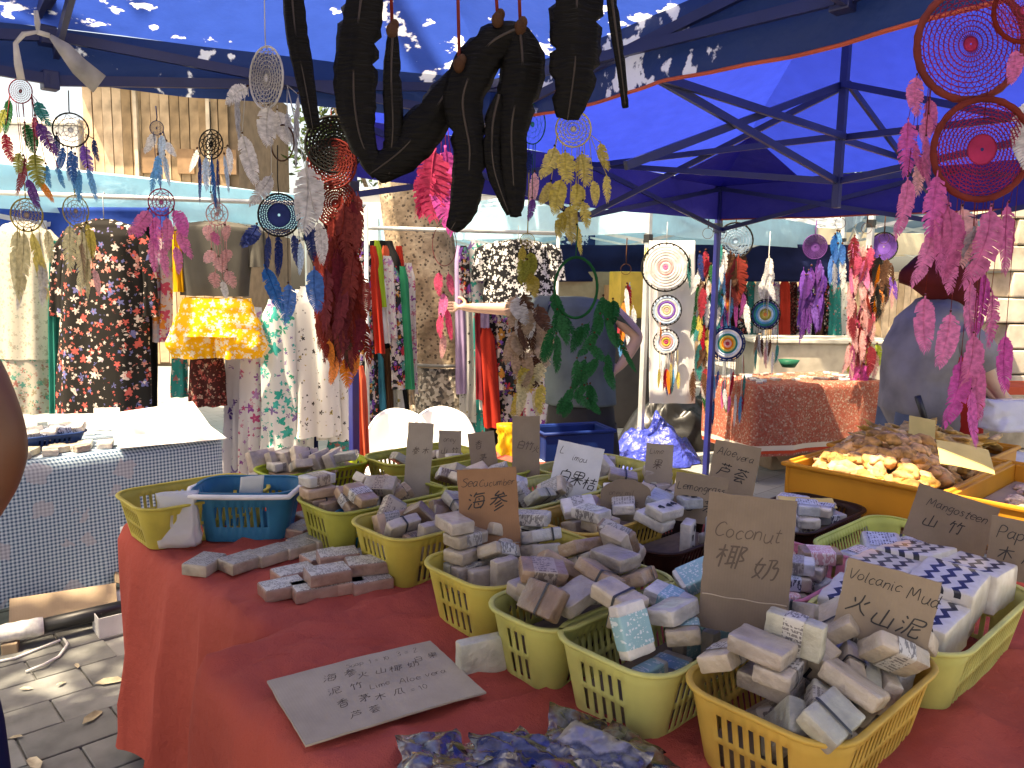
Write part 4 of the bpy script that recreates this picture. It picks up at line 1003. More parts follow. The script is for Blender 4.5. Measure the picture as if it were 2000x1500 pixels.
sign('tilted narrow card behind the Sea Cucumber card', 948, 920, .87, 52, 76, 'tan', [('香', .2, .6, .2), ('茅', .3, .25, .2)], lean=10, roll=-8, seed=13, pen=M_PENF)
sign('tall narrow card next to the yellow bag', 1027, 945, .86, 54, 132, 'tan', [('白', .15, .52, .12), ('竹', .42, .5, .12), ('火', .7, .46, .1)], lean=8, roll=-1, seed=14, pen=M_PENF)
sign('little card half hidden left of the Sea Cucumber card', 920, 965, .87, 36, 50, 'pale', [('木', .3, .6, .2), ('瓜', .3, .2, .2)], lean=8, roll=0, seed=15)
# flat price board on the front cloth
q4 = [gz(x, y, .787) for x, y in ((512, 1330), (608, 1456), (958, 1345), (832, 1256))]
c0 = sum(q4, Vector()) / 4
ex = (q4[2] - q4[1] + q4[3] - q4[0]) / 2; ey = (q4[0] - q4[1] + q4[3] - q4[2]) / 2
w, h = ex.length, ey.length
root = thing('cardboard_sign', 'large flat cardboard price list lying on the red cloth', 'sign', (c0.x, c0.y, .787), math.atan2(ex.y, ex.x), 'hand written price cards')
me, zz = card_mesh(w, h, 33); me.transform(Matrix.Translation((0, -h / 2, 0))); link('board', me, CB['pale'], root)
for (txt, fx, fy, fs) in (('Soap', .42, .86, .07), ('1 = 10', .56, .84, .07), ('3 = 25', .74, .86, .08), ('海 参', .26, .74, .12), ('火 山', .44, .66, .11), ('椰 奶', .62, .62, .11), ('白 果', .80, .70, .1), ('泥 竹', .24, .52, .12), ('Lime', .46, .46, .08), ('Aloe vera', .62, .42, .09), ('香 茅', .24, .32, .12), ('木 瓜', .44, .28, .11), ('= 10', .64, .26, .08), ('芦 荟', .26, .14, .11)):
    mb, wd_ = lettering(txt, h * fs * .85, int(fx * 100), .06)
    for q in mb.v: q.x += -w / 2 + fx * w; q.y += -h / 2 + fy * h; q.z = zz(q.x, q.y + h / 2) + .0027
    mb.build('lettering', M_PENF, root, False)
# ================================================================== orange trays of dried goods
M_TRAY = mat('orange_tray_plastic', (.66, .29, .035), .42, .1, 4, tr=.12)
def tray(label, u0, v0, L, W, zt, H, th=.014):
    root = thing('orange_tray', label, 'tray', tp(u0, v0, zt - H), ANG, 'orange trays')
    MB().box((L / 2, -W / 2, .006), (L - .004, W - .004, .01)).build('base', M_TRAY, root, False)
    for (cx_, cy_, lx, ly) in ((L / 2, -th / 2, L, th), (L / 2, -W + th / 2, L, th), (th / 2, -W / 2, th, W - 2 * th), (L - th / 2, -W / 2, th, W - 2 * th)):
        MB().box((cx_, cy_, H / 2), (lx, ly, H), bev=.003).build('wall', M_TRAY, root, False)
    r = MB(); 
    r.tube([(-.006, .006, H), (L + .006, .006, H), (L + .006, -W - .006, H), (-.006, -W - .006, H)], .009, 8, True); r.build('rim', M_TRAY, root, False)
    return root
ZT = .95
tray('orange tray heaped with small knobbly brown roots', 1.87, -1.31, .68, .53, ZT, .135)
tray('orange tray of pale crumbs beside the Papaya card', 1.87, -1.855, .68, .5, ZT, .135)
tray('orange tray of long flat golden pieces at the back', 2.57, -1.15, .62, .56, ZT - .05, .135)
M_ROOT = mat('dried_root', (.56, .30, .10), .75, .45, 40, .6, 90, rnd=.3); M_GOLD = mat('golden_dried', (.62, .36, .10), .7, .4, 30, .5, 80, rnd=.22); M_PALEC = mat('pale_crumb', (.62, .45, .30), .8, .35, 40, .5, 90, rnd=.25)
def lump(seed, sx, sy, sz):
    bm = bmesh.new(); bmesh.ops.create_icosphere(bm, subdivisions=3, radius=1)
    for q in bm.verts:
        q.co *= 1 + .42 * nz(q.co * 1.3, 1, seed) + .25 * nz(q.co * 3.2, 1, seed)
        q.co = Vector((q.co.x * sx, q.co.y * sy, q.co.z * sz))
    return MB().bm(bm).mesh('root_piece')
LUMPS = [lump(k * 3.3, .034, .021, .018) for k in range(6)]; FLATS = [lump(50 + k * 3.3, .075, .026, .012) for k in range(5)]
rr = random.Random(3)
def heap(name, label, cat, group, meshes, m, u0, v0, L, W, z0, zh, n, s0, s1, off=(0, 0)):
    for i in range(n):
        a, b = rr.uniform(-1, 1), rr.uniform(-1, 1)
        u = u0 + L * (.5 + .44 * a); v = v0 - W * (.5 + .42 * b)
        r_ = max(abs(a - off[0]), abs(b - off[1]))
        z = z0 + zh * max(0, 1 - r_ ** 2 * .8) * rr.uniform(.75, 1)
        s = rr.uniform(s0, s1)
        o = link(name, rr.choice(meshes), m, None, loc=tp(u, v, z), rot=(rr.uniform(-.5, .5), rr.uniform(-.5, .5), rr.uniform(0, 6.28)), scale=(s, s, s))
        tag(o, label, cat, group)
heap('dried_root', 'knobbly brown dried root heaped in the front orange tray', 'root', 'dried roots in the orange tray', LUMPS, M_ROOT, 1.89, -1.33, .62, .48, .90, .15, 230, .85, 1.5)
heap('dried_crumb', 'pale dried piece in the orange tray beside the Papaya card', 'dried food', 'pale pieces in the orange tray', LUMPS, M_PALEC, 1.89, -1.88, .62, .45, .885, .03, 90, .6, .95)
heap('dried_slice', 'long golden dried piece laid in the rear orange tray', 'dried food', 'golden pieces in the rear tray', FLATS, M_GOLD, 2.59, -1.17, .56, .50, .90, .07, 90, .9, 1.4)
for (u, v, L, W, zt) in ((1.885, -1.325, .65, .50, .885), (1.885, -1.87, .65, .47, .875), (2.585, -1.165, .59, .53, .845)):
    MB().box((L / 2, -W / 2, 0), (L, W, .03), bev=.01).build('paper_liner', CB['tan'], None, False, loc=tp(u, v, zt), rot=(0, 0, ANG))
for i, o in enumerate([x for x in COL.objects if x.name.startswith('paper_liner')]):
    tag(o, 'brown paper lining under the ' + ('roots of the front orange tray', 'pale crumbs of the orange tray', 'golden pieces of the rear orange tray')[i], 'paper')
def slip(label, x, y, z, wpx, hpx, roll, lean, col='yell', yaw=0):
    p = gz(x, y, z); d = p.y; w = wpx * d / F; h = hpx * d / F * 1.3
    root = thing('paper_slip', label, 'paper', p, 0); M = Matrix.Rotation(RAD(yaw), 4, 'Z') @ Matrix.Rotation(RAD(90 - lean), 4, 'X') @ Matrix.Rotation(-RAD(roll), 4, 'Z'); root.rotation_euler = M.to_euler()
    me, zz = card_mesh(w, h, wpx, th=.002); link('board', me, mat('yellow_paper', (.62, .47, .16), .85), root)
slip('yellow paper slip lying on the brown roots', 1890, 915, 1.03, 100, 62, 18, 62)
slip('yellow folded paper standing between the orange trays', 1800, 862, 1.0, 52, 38, 10, 25)
slip('yellow card lying across the dark brown tray', 1580, 992, .87, 110, 26, 3, 70)
tray_box = thing('cardboard_box', 'flattened carton propping up the orange trays', 'box', tp(1.95, -1.4, .78), ANG)
MB().box((.3, -.45, .015), (.62, 1.0, .03), bev=.003).build('carton', CB['tan'], tray_box, False)
# ================================================================== other things on the red table
def sheet(name, label, cat, quad, m, n=14, amp=.01, seed=0, group=None, th=0):
    mb = MB(); a, b, c_, d = [Vector(q) for q in quad]; nr = (b - a).cross(d - a).normalized()
    mb.grid(lambda s, t: a.lerp(b, s).lerp(d.lerp(c_, s), t) + nr * amp * (nz((s * 4, t * 4, seed)) + .5 * nz((s * 11, t * 9, seed))), n, n)
    o = mb.build(name, m); tag(o, label, cat, group)
    md = o.modifiers.new('thickness', 'SOLIDIFY'); md.thickness = .0012
    return o
q = NT('cloudy_plastic_bag'); co = q.coord(); q.b.inputs['Base Color'].default_value = (.72, .72, .74, 1); q.b.inputs['Roughness'].default_value = .25; q.b.inputs['Alpha'].default_value = .62; q.b.inputs['Coat Weight'].default_value = .6
q.bump(q.noise(25, 5, co), .7, .01); M_BAG = q.m
def bag(label, base, w, d, h, seed, m=None, rz=0, cat='bag', pinch=.35):
    mb = MB(); n = 30; rows = []
    for i in range(12):
        t = i / 11; f = (1 - (1 - pinch) * t ** 1.5)
        row = []
        for k in range(n):
            a = 2 * math.pi * k / n; ca, sa = math.cos(a), math.sin(a)
            x = math.copysign(abs(ca) ** .6, ca) * w / 2 * (1.0 if t < .9 else 1.1); y = math.copysign(abs(sa) ** .6, sa) * d / 2 * f
            b_ = .16 * nz((ca * 2, sa * 2, t * 3 + seed)) + .12 * nz((ca * 5, sa * 5, t * 6 + seed)); row.append(Vector((x * (1 + b_) * (.92 + .08 * f), y * (1 + b_ * 1.5), h * t * (1 + .06 * nz((ca, sa, seed))))))
        rows.append(row)
    mb.loft(rows); o = mb.build('plastic_bag', m or M_BAG, None, loc=base, rot=(0, 0, rz)); tag(o, label, cat); return o
bag('crumpled white plastic bag between the yellow and blue baskets', gz(350, 1065, .76), .12, .05, .17, 2, rz=.2)
sheet('paper_sheet', 'folded pale paper tucked into the blue basket', 'paper', [gy(466, 978, 2.44), gy(512, 975, 2.44), gy(516, 928, 2.42), gy(470, 932, 2.42)], mat('pale_paper', (.62, .64, .64), .8, tr=.2), 8, .004)
# shiny packets at the front edge
def shiny(name, c1, c2, c3):
    q = NT(name); co = q.coord(); n1 = q.noise(14, 5, co)
    c = q.ramp(n1, [(.36, c1), (.46, c2), (.54, c3), (.62, c1)]); q.l(c, q.b.inputs['Base Color'])
    q.b.inputs['Roughness'].default_value = .16; q.b.inputs['Metallic'].default_value = .25; q.b.inputs['Coat Weight'].default_value = .8
    q.bump(q.noise(22, 3, co), .4, .006); return q.m
SH_ = [shiny('dark_shiny_wrap', (.012, .014, .02), (.16, .17, .19), (.12, .06, .035)), shiny('blue_shiny_wrap', (.010, .012, .035), (.12, .12, .15), (.06, .04, .03)), shiny('green_shiny_wrap', (.012, .03, .022), (.18, .17, .16), (.16, .06, .05)), shiny('silver_shiny_wrap', (.22, .21, .21), (.05, .045, .05), (.34, .3, .28))]
def packet(L, W, H, seed):
    mb = MB()
    def f(sgn):
        def g(s, t):
            x, y = s * 2 - 1, t * 2 - 1; e = max(0, (1 - x ** 4) * (1 - y ** 4))
            fold = abs(nz((x * 1.5 + y, y * 1.4, seed + sgn * 4))) * 1.7 + abs(nz((x * 3, y * 3 - x * 1.5, seed + sgn * 7))) * .35
            jx, jy = .10 * nz((x * 2, y * 2, seed + 3)), .12 * nz((x * 2, y * 2, seed + 8))
            return Vector(((x + jx) * L / 2, (y + jy) * W / 2, sgn * H * (.15 + .8 * fold) * e ** .6 + .35 * H * nz((x * 1.5, y * 1.5, seed + 1))))
        return g
    mb.grid(f(1), 20, 15); mb.grid(f(-1), 20, 15); me = mb.mesh('packet', True); me.set_sharp_from_angle(angle=RAD(30)); return me
PK_ = [packet(.16, .11, .015, k) for k in range(5)]
desc = ['dark', 'blue', 'green tinged', 'silver']
for i, (x, y) in enumerate(((850, 1482), (905, 1478), (960, 1480), (1015, 1468), (1075, 1476), (1125, 1448), (1165, 1478), (1210, 1480), (870, 1500), (940, 1510), (1010, 1505), (1090, 1512), (1150, 1510), (1220, 1515), (840, 1530), (900, 1540), (980, 1545), (1060, 1545), (1140, 1550))):
    k = (i * 7 + i // 4) % 4
    o = link('foil_packet', PK_[i % 5], SH_[k], None, loc=gz(x, y, .785 + (.022 if i % 3 == 0 else 0)), rot=(random.uniform(-.3, .3), random.uniform(-.35, .35), random.uniform(0, 3.1)))
    tag(o, 'crumpled %s foil packet in the shiny pile on the red cloth' % desc[k], 'packet', 'crumpled %s foil packets' % desc[k])
# ================================================================== dream catchers
def feather_mesh(seed, bend=.1, fray=.35, n=26, wmax=.15):
    """unit feather hanging from the origin along -Z: rachis, two vanes with split barbs"""
    rnd = random.Random(seed); mb = MB()
    cl = [Vector((bend * (t * t) - bend * .3 * t, .03 * math.sin(3 * t + seed), -t)) for t in [i / n for i in range(n + 1)]]
    for sd_ in (-1, 1):
        cut = 0
        for i in range(n):
            t = (i + .5) / n
            w = wmax * (math.sin(math.pi * min(1, (t * .96 + .02)) ** .75) ** .65) * (1 if t > .08 else t / .08)
            w *= (rnd.uniform(1 - fray * .45, 1.0) if rnd.random() > .12 * fray / .3 else rnd.uniform(.6, .8)) * (.85 if sd_ < 0 else 1)
            a, b = cl[i], cl[i + 1]; sl = .07
            tip = Vector((sd_ * w, .06 * w * rnd.uniform(-1, 1) - .10 * w, -sl * (.5 + .8 * t)))
            gap = -.5 if rnd.random() < .8 else .5
            mid = .55
            am = a + tip * mid + Vector((0, .02 * w, .012)); bm_ = b + tip * mid + Vector((0, .02 * w, .012))
            ae = a.lerp(b, gap * .3) + tip; be = a.lerp(b, 1 - gap * .4) + tip * rnd.uniform(.9, 1.05)
            mb.add([a, b, bm_, am, be, ae], [(0, 1, 2, 3), (3, 2, 4, 5)])
    mb.tube([Vector((0, 0, .05))] + cl[:-1], [.012] + [.011 * (1 - .8 * i / n) for i in range(n)], 5)
    return mb.mesh('feather')
FE = [feather_mesh(k, b, f, wmax=w_) for k, (b, f, w_) in enumerate(((.08, .12, .14), (-.1, .15, .145), (.18, .2, .15), (-.2, .25, .155), (.02, .35, .165), (.1, .5, .175)))]
FM = {}
def fm(key):
    cols = {'green': (.012, .115, .035), 'olive': (.28, .28, .05), 'red': (.35, .02, .04), 'maroon': (.20, .025, .035), 'purple': (.13, .04, .22), 'violet': (.20, .08, .42), 'orange': (.75, .22, .03), 'teal': (.02, .22, .20), 'blue': (.03, .14, .42), 'skyblue': (.08, .32, .60), 'paleblue': (.45, .60, .75), 'navy': (.015, .03, .13), 'white': (.72, .71, .69), 'offwhite': (.62, .59, .55),
            'cream': (.68, .60, .34), 'yellow': (.62, .50, .12), 'pink': (.64, .16, .34), 'palepink': (.72, .38, .36), 'hotpink': (.60, .10, .36), 'crimson': (.48, .05, .12), 'rust': (.235, .032, .024), 'black': (.010, .009, .008), 'tan': (.42, .30, .20), 'gold': (.42, .33, .07), 'brown': (.10, .045, .025), 'grey': (.4, .4, .41), 'lime': (.40, .50, .06), 'blackgreen': (.02, .026, .014)}
    if key not in FM: FM[key] = mat('feather_' + key, cols[key], .7, .25, 14, tr=.0 if key.startswith('black') else .35, rnd=.15, spec=.15 if key.startswith('black') else .3)
    return FM[key]
def hoop_mesh(r, th, seed=0, sy=1.0):
    mb = MB(); n = 56
    mb.tube([(math.cos(a) * r, 0, math.sin(a) * r * sy) for a in [2 * math.pi * k / n for k in range(n)]], [th * (1 + .12 * math.sin(k * 2.4)) for k in range(n)], 7, True); return mb.mesh('hoop')
def web_mesh(r, sy=1.0, rings=5, seg=22, th=.0009, core=.22, style='zig'):
    mb = MB()
    rad = [core * r + (r * .97 - core * r) * i / rings for i in range(rings + 1)]
    for i in range(rings + 1):
        if i < rings or style == 'lace': mb.tube([(math.cos(a) * rad[i], 0, math.sin(a) * rad[i] * sy) for a in [2 * math.pi * k / (seg * 2) for k in range(seg * 2)]], th, 3, True)
        if i < rings:
            P = []
            for k in range(seg * 2):
                a = 2 * math.pi * (k + .5 * i) / (seg * 2); q = rad[i] if k % 2 else rad[i + 1]; P.append((math.cos(a) * q, 0, math.sin(a) * q * sy))
            mb.tube(P, th, 3, True)
    mb.grid(lambda s, t: Vector((math.cos(2 * math.pi * s) * core * r * (.12 + .9 * t), -.0006 * math.cos(t * 9), math.sin(2 * math.pi * s) * core * r * (.12 + .9 * t) * sy)), 24, 8, True)
    return mb.mesh('web')
BEAD = None
def bead_mesh():
    bm = bmesh.new(); bmesh.ops.create_uvsphere(bm, u_segments=8, v_segments=6, radius=1); return MB().bm(bm).mesh('bead')
BEAD = bead_mesh()
def dc(label, x, y, r, Y, hoop, web, feathers, group=None, yaw=0, sy=1.0, cord=0, th=.05, rings=5, seg=22, style='zig', wth=.018, more=(), beads='brown', cordcol=None, name='dream_catcher', core=.13, hoopless=False, seed=0, strands=True, cat='dream catcher'):
    m = Y / F; p = gy(x, y, Y); rnd = random.Random(int(x * 7 + y))
    root = thing(name, label, cat, p, 0, group)
    def L(px_, py_): return Vector(((px_ - x) * m, 0, -(py_ - y) * m))
    cc = fm(cordcol or hoop)
    if not hoopless:
        hp = link('hoop', hoop_mesh(r * m, max(.0014, r * m * th), 0, sy), fm(hoop), root, rot=(0, 0, RAD(yaw)))
        if web: link('web', web_mesh(r * m, sy, rings, seg, max(.0005, r * m * wth), core, style), fm(web), hp)
    for (dx, dy, r2, sy2, h2, w2) in more:
        hp = link('hoop', hoop_mesh(r2 * m, max(.0014, r2 * m * th), 1, sy2), fm(h2), root, loc=L(x + dx, y + dy), rot=(0, 0, RAD(yaw + rnd.uniform(-12, 12))))
        if w2: link('web', web_mesh(r2 * m, sy2, rings, seg, max(.0005, r2 * m * wth), core, style), fm(w2), hp)
    if cord:
        MB().tube([Vector((0, 0, 0 if hoopless else r * m * sy)), Vector((rnd.uniform(-.004, .004), 0, cord * m * .5)), Vector((0, 0, cord * m))], max(.001, 1.1 * m), 5).build('cord', cc, root)
    for i, ft in enumerate(feathers):
        fx, fy, ln, wd, an, ck = ft[:6]
        q = L(fx, fy); q.y = rnd.uniform(-.012, .012)
        s = ln * m; ws = 1.3 * wd * m / (.29 if ln else 1)
        link('feather', FE[rnd.randrange(6)] if len(ft) < 7 else FE[ft[6]], fm(ck), root, loc=q, rot=(rnd.uniform(-.12, .12), -RAD(an), rnd.uniform(-.5, .5)), scale=(ws, max(ws, s * .6), s))
        if strands and not hoopless:
            a = Vector((max(-r * m * .9, min(r * m * .9, q.x)), 0, -r * m * sy * math.sqrt(max(.05, 1 - min(.95, (q.x / (r * m)) ** 2)))))
            if (q - a).length > .006: MB().tube([a, a.lerp(q, .5), q], max(.0007, .7 * m), 4).build('strand', cc, root)
        if rnd.random() < .6: link('bead', BEAD, fm(beads), root, loc=q + Vector((0, 0, .003)), scale=(2.2 * m,) * 3)
    return root
def fr(x0, x1, y0, y1, n, ln, wd, cols, an=14, seed=1):
    rnd = random.Random(seed); return [(rnd.uniform(x0, x1), rnd.uniform(y0, y1), ln * rnd.uniform(.75, 1.2), wd * rnd.uniform(.75, 1.2), rnd.uniform(-an, an), rnd.choice(cols)) for _ in range(n)]
def onln(x, a, b, back=0.03):
    k = (x - 1000) / F; d = b - a; t = (k * a.y - a.x) / (d.x - k * d.y); return max(.6, (a + d * t).y + back)
def AK(x): return onln(x, K, A_)
def KB(x): return onln(x, K, B_)
G1 = 'dream catchers hung from the worn canopy'
dc('small dream catcher trailing feathers of many colours', 40, 178, 22, AK(40), 'red', 'maroon', [(18, 192, 62, 20, -12, 'green'), (6, 255, 52, 16, 4, 'red'), (70, 195, 48, 18, 14, 'teal'), (42, 236, 55, 22, 18, 'green'), (72, 236, 62, 18, 22, 'purple'), (60, 222, 40, 10, -3, 'crimson'), (62, 292, 62, 26, 4, 'olive'), (34, 296, 72, 22, -4, 'maroon'), (30, 290, 40, 22, -20, 'olive'), (44, 338, 58, 16, 14, 'purple'), (62, 340, 46, 11, 34, 'orange'), (82, 312, 44, 16, 8, 'skyblue'), (104, 318, 40, 10, 16, 'skyblue'), (8, 210, 50, 18, -25, 'olive')], G1, cord=40)
dc('dream catcher with a dark hoop and drooping blue feathers', 138, 254, 31, AK(138), 'black', 'white', [(110, 262, 40, 12, -6, 'navy'), (122, 284, 50, 13, -12, 'blue'), (138, 290, 62, 15, 0, 'blue'), (160, 280, 55, 17, 8, 'violet'), (150, 325, 58, 14, 8, 'skyblue'), (170, 325, 62, 16, 16, 'skyblue'), (130, 318, 30, 10, -5, 'paleblue'), (176, 268, 44, 12, 12, 'navy'), (142, 336, 50, 12, 2, 'skyblue'), (148, 300, 40, 12, -8, 'blue')], G1, yaw=15, cord=72, rings=3, seg=9, wth=.03)
dc('thin dream catcher of pale blue and white feathers', 306, 250, 13, AK(306), 'navy', 'navy', [(298, 258, 40, 16, -14, 'white'), (312, 262, 46, 20, 12, 'paleblue'), (308, 300, 55, 13, -4, 'skyblue'), (300, 318, 50, 10, -14, 'skyblue'), (318, 300, 56, 10, 10, 'paleblue'), (325, 275, 30, 12, 20, 'white')], G1, cord=40)
dc('dream catcher with a black web and long dark strands', 412, 282, 27, AK(412), 'black', 'black', [(388, 300, 86, 8, -6, 'navy'), (402, 305, 60, 12, -3, 'paleblue'), (424, 305, 86, 7, 4, 'navy'), (414, 306, 92, 8, 0, 'blue'), (436, 300, 70, 9, 6, 'paleblue'), (442, 285, 50, 10, 10, 'white'), (384, 290, 44, 12, -18, 'white'), (408, 372, 40, 10, 25, 'grey')], G1, yaw=-18, cord=78, rings=3, seg=10, wth=.05)
dc('cream feathered dream catcher with a golden hoop before the lace dress', 52, 420, 31, AK(52), 'gold', 'tan', [(28, 446, 120, 22, -5, 'cream'), (46, 450, 130, 24, -2, 'cream'), (64, 450, 130, 22, 4, 'yellow'), (84, 446, 62, 20, 10, 'cream'), (74, 500, 90, 18, 3, 'offwhite'), (36, 520, 80, 18, -3, 'offwhite')], G1, cord=60, rings=4, seg=12, wth=.03)
dc('narrow golden dream catcher with cream feathers before the black floral shirt', 148, 412, 23, AK(148), 'gold', 'tan', [(138, 438, 88, 20, -3, 'cream'), (152, 446, 118, 22, 3, 'cream'), (170, 436, 62, 18, 10, 'yellow'), (164, 500, 74, 16, 8, 'cream'), (178, 520, 52, 11, 14, 'palepink'), (158, 470, 80, 17, -2, 'tan')], G1, yaw=48, cord=60, rings=3, seg=10, wth=.03, sy=1.25)
dc('pink dream catcher with flared pink feathers before the yellow strap', 315, 395, 25, AK(315), 'crimson', 'pink', [(292, 410, 56, 24, -24, 'pink'), (338, 410, 52, 24, 34, 'hotpink'), (302, 420, 66, 22, -4, 'hotpink'), (322, 422, 66, 22, 6, 'pink'), (344, 442, 60, 18, 12, 'pink'), (296, 455, 70, 16, -3, 'pink'), (312, 480, 56, 14, 2, 'pink'), (340, 478, 50, 14, 14, 'pink'), (284, 425, 40, 18, -30, 'hotpink')], G1, cord=50, rings=3, seg=10, wth=.04)
dc('pale pink dream catcher with paired shell like feathers over the grey top', 424, 418, 21, AK(424), 'palepink', 'palepink', [(410, 440, 26, 20, -25, 'palepink'), (440, 440, 26, 20, 25, 'palepink'), (420, 452, 24, 18, 0, 'pink'), (412, 486, 26, 20, -14, 'palepink'), (436, 484, 28, 20, 14, 'palepink'), (424, 500, 28, 20, 4, 'palepink'), (418, 528, 30, 22, -8, 'palepink'), (440, 525, 34, 18, 18, 'palepink'), (432, 545, 34, 14, 6, 'offwhite')], G1, cord=60, rings=2, seg=8, wth=.05)
dc('navy dream catcher with a solid navy centre and three broad blue feathers', 545, 420, 40, AK(545), 'black', 'navy', [(500, 438, 50, 26, -25, 'navy'), (598, 436, 66, 24, 18, 'navy'), (514, 518, 88, 34, 14, 'blue', 0), (561, 550, 74, 26, -2, 'blue', 1), (612, 520, 82, 32, 0, 'blue', 0), (540, 455, 80, 14, 0, 'navy'), (570, 455, 66, 14, 6, 'navy'), (525, 458, 70, 14, -5, 'navy'), (585, 470, 60, 14, 4, 'paleblue')], G1, cord=130, rings=4, seg=22, wth=.03, core=.55)
dc('white crocheted dream catcher with white ribbons and drooping white feathers', 520, 152, 43, 2.1, 'offwhite', 'offwhite', [(525, 205, 70, 34, -8, 'offwhite'), (540, 212, 62, 30, 14, 'offwhite'), (472, 255, 92, 30, 8, 'offwhite', 0), (592, 308, 128, 50, 2, 'offwhite', 1), (528, 330, 70, 26, -28, 'offwhite'), (610, 415, 80, 26, 16, 'offwhite'), (560, 215, 60, 12, 8, 'grey'), (486, 170, 50, 24, -60, 'offwhite'), (462, 168, 100, 10, -2, 'grey'), (578, 180, 130, 9, -4, 'grey')], G1, yaw=-30, sy=1.3, cord=160, rings=6, seg=18, wth=.028, more=[(28, 118, 30, 1.1, 'brown', None)])
dc('tall rust red dream catcher of stacked lace hoops with orange tips', 648, 320, 46, AK(640) + .05, 'rust', 'rust', fr(615, 700, 370, 600, 46, 110, 24, ['rust', 'rust', 'maroon', 'rust', 'rust'], 8, 3) + fr(625, 700, 560, 650, 16, 80, 14, ['rust', 'maroon', 'brown'], 6, 5) + [(648, 685, 56, 20, -4, 'orange'), (668, 690, 58, 22, 4, 'orange'), (684, 672, 50, 18, 8, 'orange'), (640, 655, 50, 16, 0, 'orange')], G1, cord=100, rings=7, seg=18, wth=.05, more=[(6, 74, 40, 1.1, 'rust', 'rust'), (10, 145, 36, 1.15, 'rust', 'rust'), (6, -36, 54, .95, 'black', 'black')], strands=False, core=.15)
dc('deep pink feather bundle hanging before the tree trunk', 857, 205, 14, KB(900) + .05, 'crimson', 'crimson', [(850, 290, 125, 52, -8, 'crimson'), (870, 285, 130, 50, 4, 'hotpink'), (840, 320, 90, 36, -14, 'crimson'), (880, 300, 120, 40, 3, 'crimson'), (862, 300, 140, 42, 0, 'hotpink'), (846, 300, 110, 40, -3, 'crimson')], G1, cord=90)
dc('thin oval dream catcher with tiny pink feathers before the tree trunk', 868, 478, 23, KB(900) + .1, 'maroon', None, [(858, 530, 44, 16, -8, 'crimson'), (876, 532, 42, 14, 8, 'crimson'), (866, 570, 50, 16, 0, 'pink'), (862, 612, 44, 14, -6, 'crimson'), (874, 600, 60, 12, 6, 'crimson'), (866, 650, 46, 12, 0, 'palepink')], G1, sy=1.75, cord=120, th=.03, strands=False)
dc('green ringed dream catcher half hidden behind black feathers', 1040, 243, 24, KB(1040), 'green', 'teal', [(1046, 330, 60, 16, -2, 'palepink'), (1034, 290, 40, 12, 0, 'navy'), (1042, 380, 40, 14, 4, 'purple')], G1, sy=1.5, cord=90, rings=3, seg=9)
dc('yellow dream catcher with ragged yellow feather clusters', 1120, 252, 33, KB(1120), 'yellow', 'cream', [(1085, 285, 60, 27, -12, 'yellow'), (1105, 295, 56, 28, 0, 'yellow'), (1138, 295, 60, 27, 8, 'yellow'), (1172, 275, 52, 17, 10, 'yellow'), (1100, 345, 66, 29, -16, 'yellow'), (1128, 350, 60, 27, 4, 'yellow'), (1160, 345, 46, 16, 12, 'yellow'), (1185, 335, 50, 13, 3, 'yellow'), (1080, 350, 46, 20, -20, 'gold'), (1118, 392, 70, 29, 0, 'gold'), (1142, 385, 50, 17, 10, 'yellow'), (1105, 405, 50, 20, -14, 'gold'), (1132, 430, 54, 10, 6, 'yellow')], G1, cord=80, rings=4, seg=12, wth=.03, beads='black')
dc('green dream catcher with a tall hoop and bright green feathers over the man in grey', 1125, 562, 41, KB(1125) - .04, 'green', None, fr(1075, 1100, 560, 620, 5, 62, 20, ['green'], 16, 2) + fr(1170, 1205, 570, 640, 5, 58, 20, ['green'], 16, 4) + fr(1078, 1195, 600, 720, 16, 54, 17, ['green'], 40, 6) + fr(1110, 1170, 710, 790, 10, 42, 17, ['green'], 50, 8) + [(1200, 640, 70, 12, 28, 'green'), (1220, 680, 50, 9, 30, 'green')], G1, sy=1.42, cord=120, th=.07, strands=False)
dc('long tan and golden feather strand hanging beside the man in grey', 1030, 470, 14, KB(1030) + .03, 'gold', 'gold', fr(1012, 1046, 480, 540, 8, 44, 18, ['gold', 'olive', 'gold'], 14, 2) + fr(1006, 1066, 570, 690, 22, 62, 26, ['tan', 'offwhite', 'brown', 'tan', 'tan'], 20, 4) + fr(1015, 1070, 700, 760, 8, 50, 22, ['yellow', 'tan', 'orange', 'cream'], 20, 9), G1, cord=150, strands=False)
GP = 'pink dream catchers at the canopy edge'
dc('large coral dream catcher with a dense lace web', 1896, 86, 100, 1.62, 'rust', 'crimson', [(1800, 145, 70, 26, -6, 'pink'), (1830, 185, 62, 22, 4, 'pink'), (1792, 225, 100, 28, 2, 'hotpink'), (1826, 255, 88, 20, 2, 'pink'), (1800, 330, 110, 24, 0, 'pink'), (1824, 290, 70, 18, -4, 'palepink'), (1808, 270, 60, 20, 6, 'pink'), (1828, 215, 52, 22, -10, 'pink')], GP, cord=200, rings=9, seg=34, wth=.012, th=.07, style='lace')
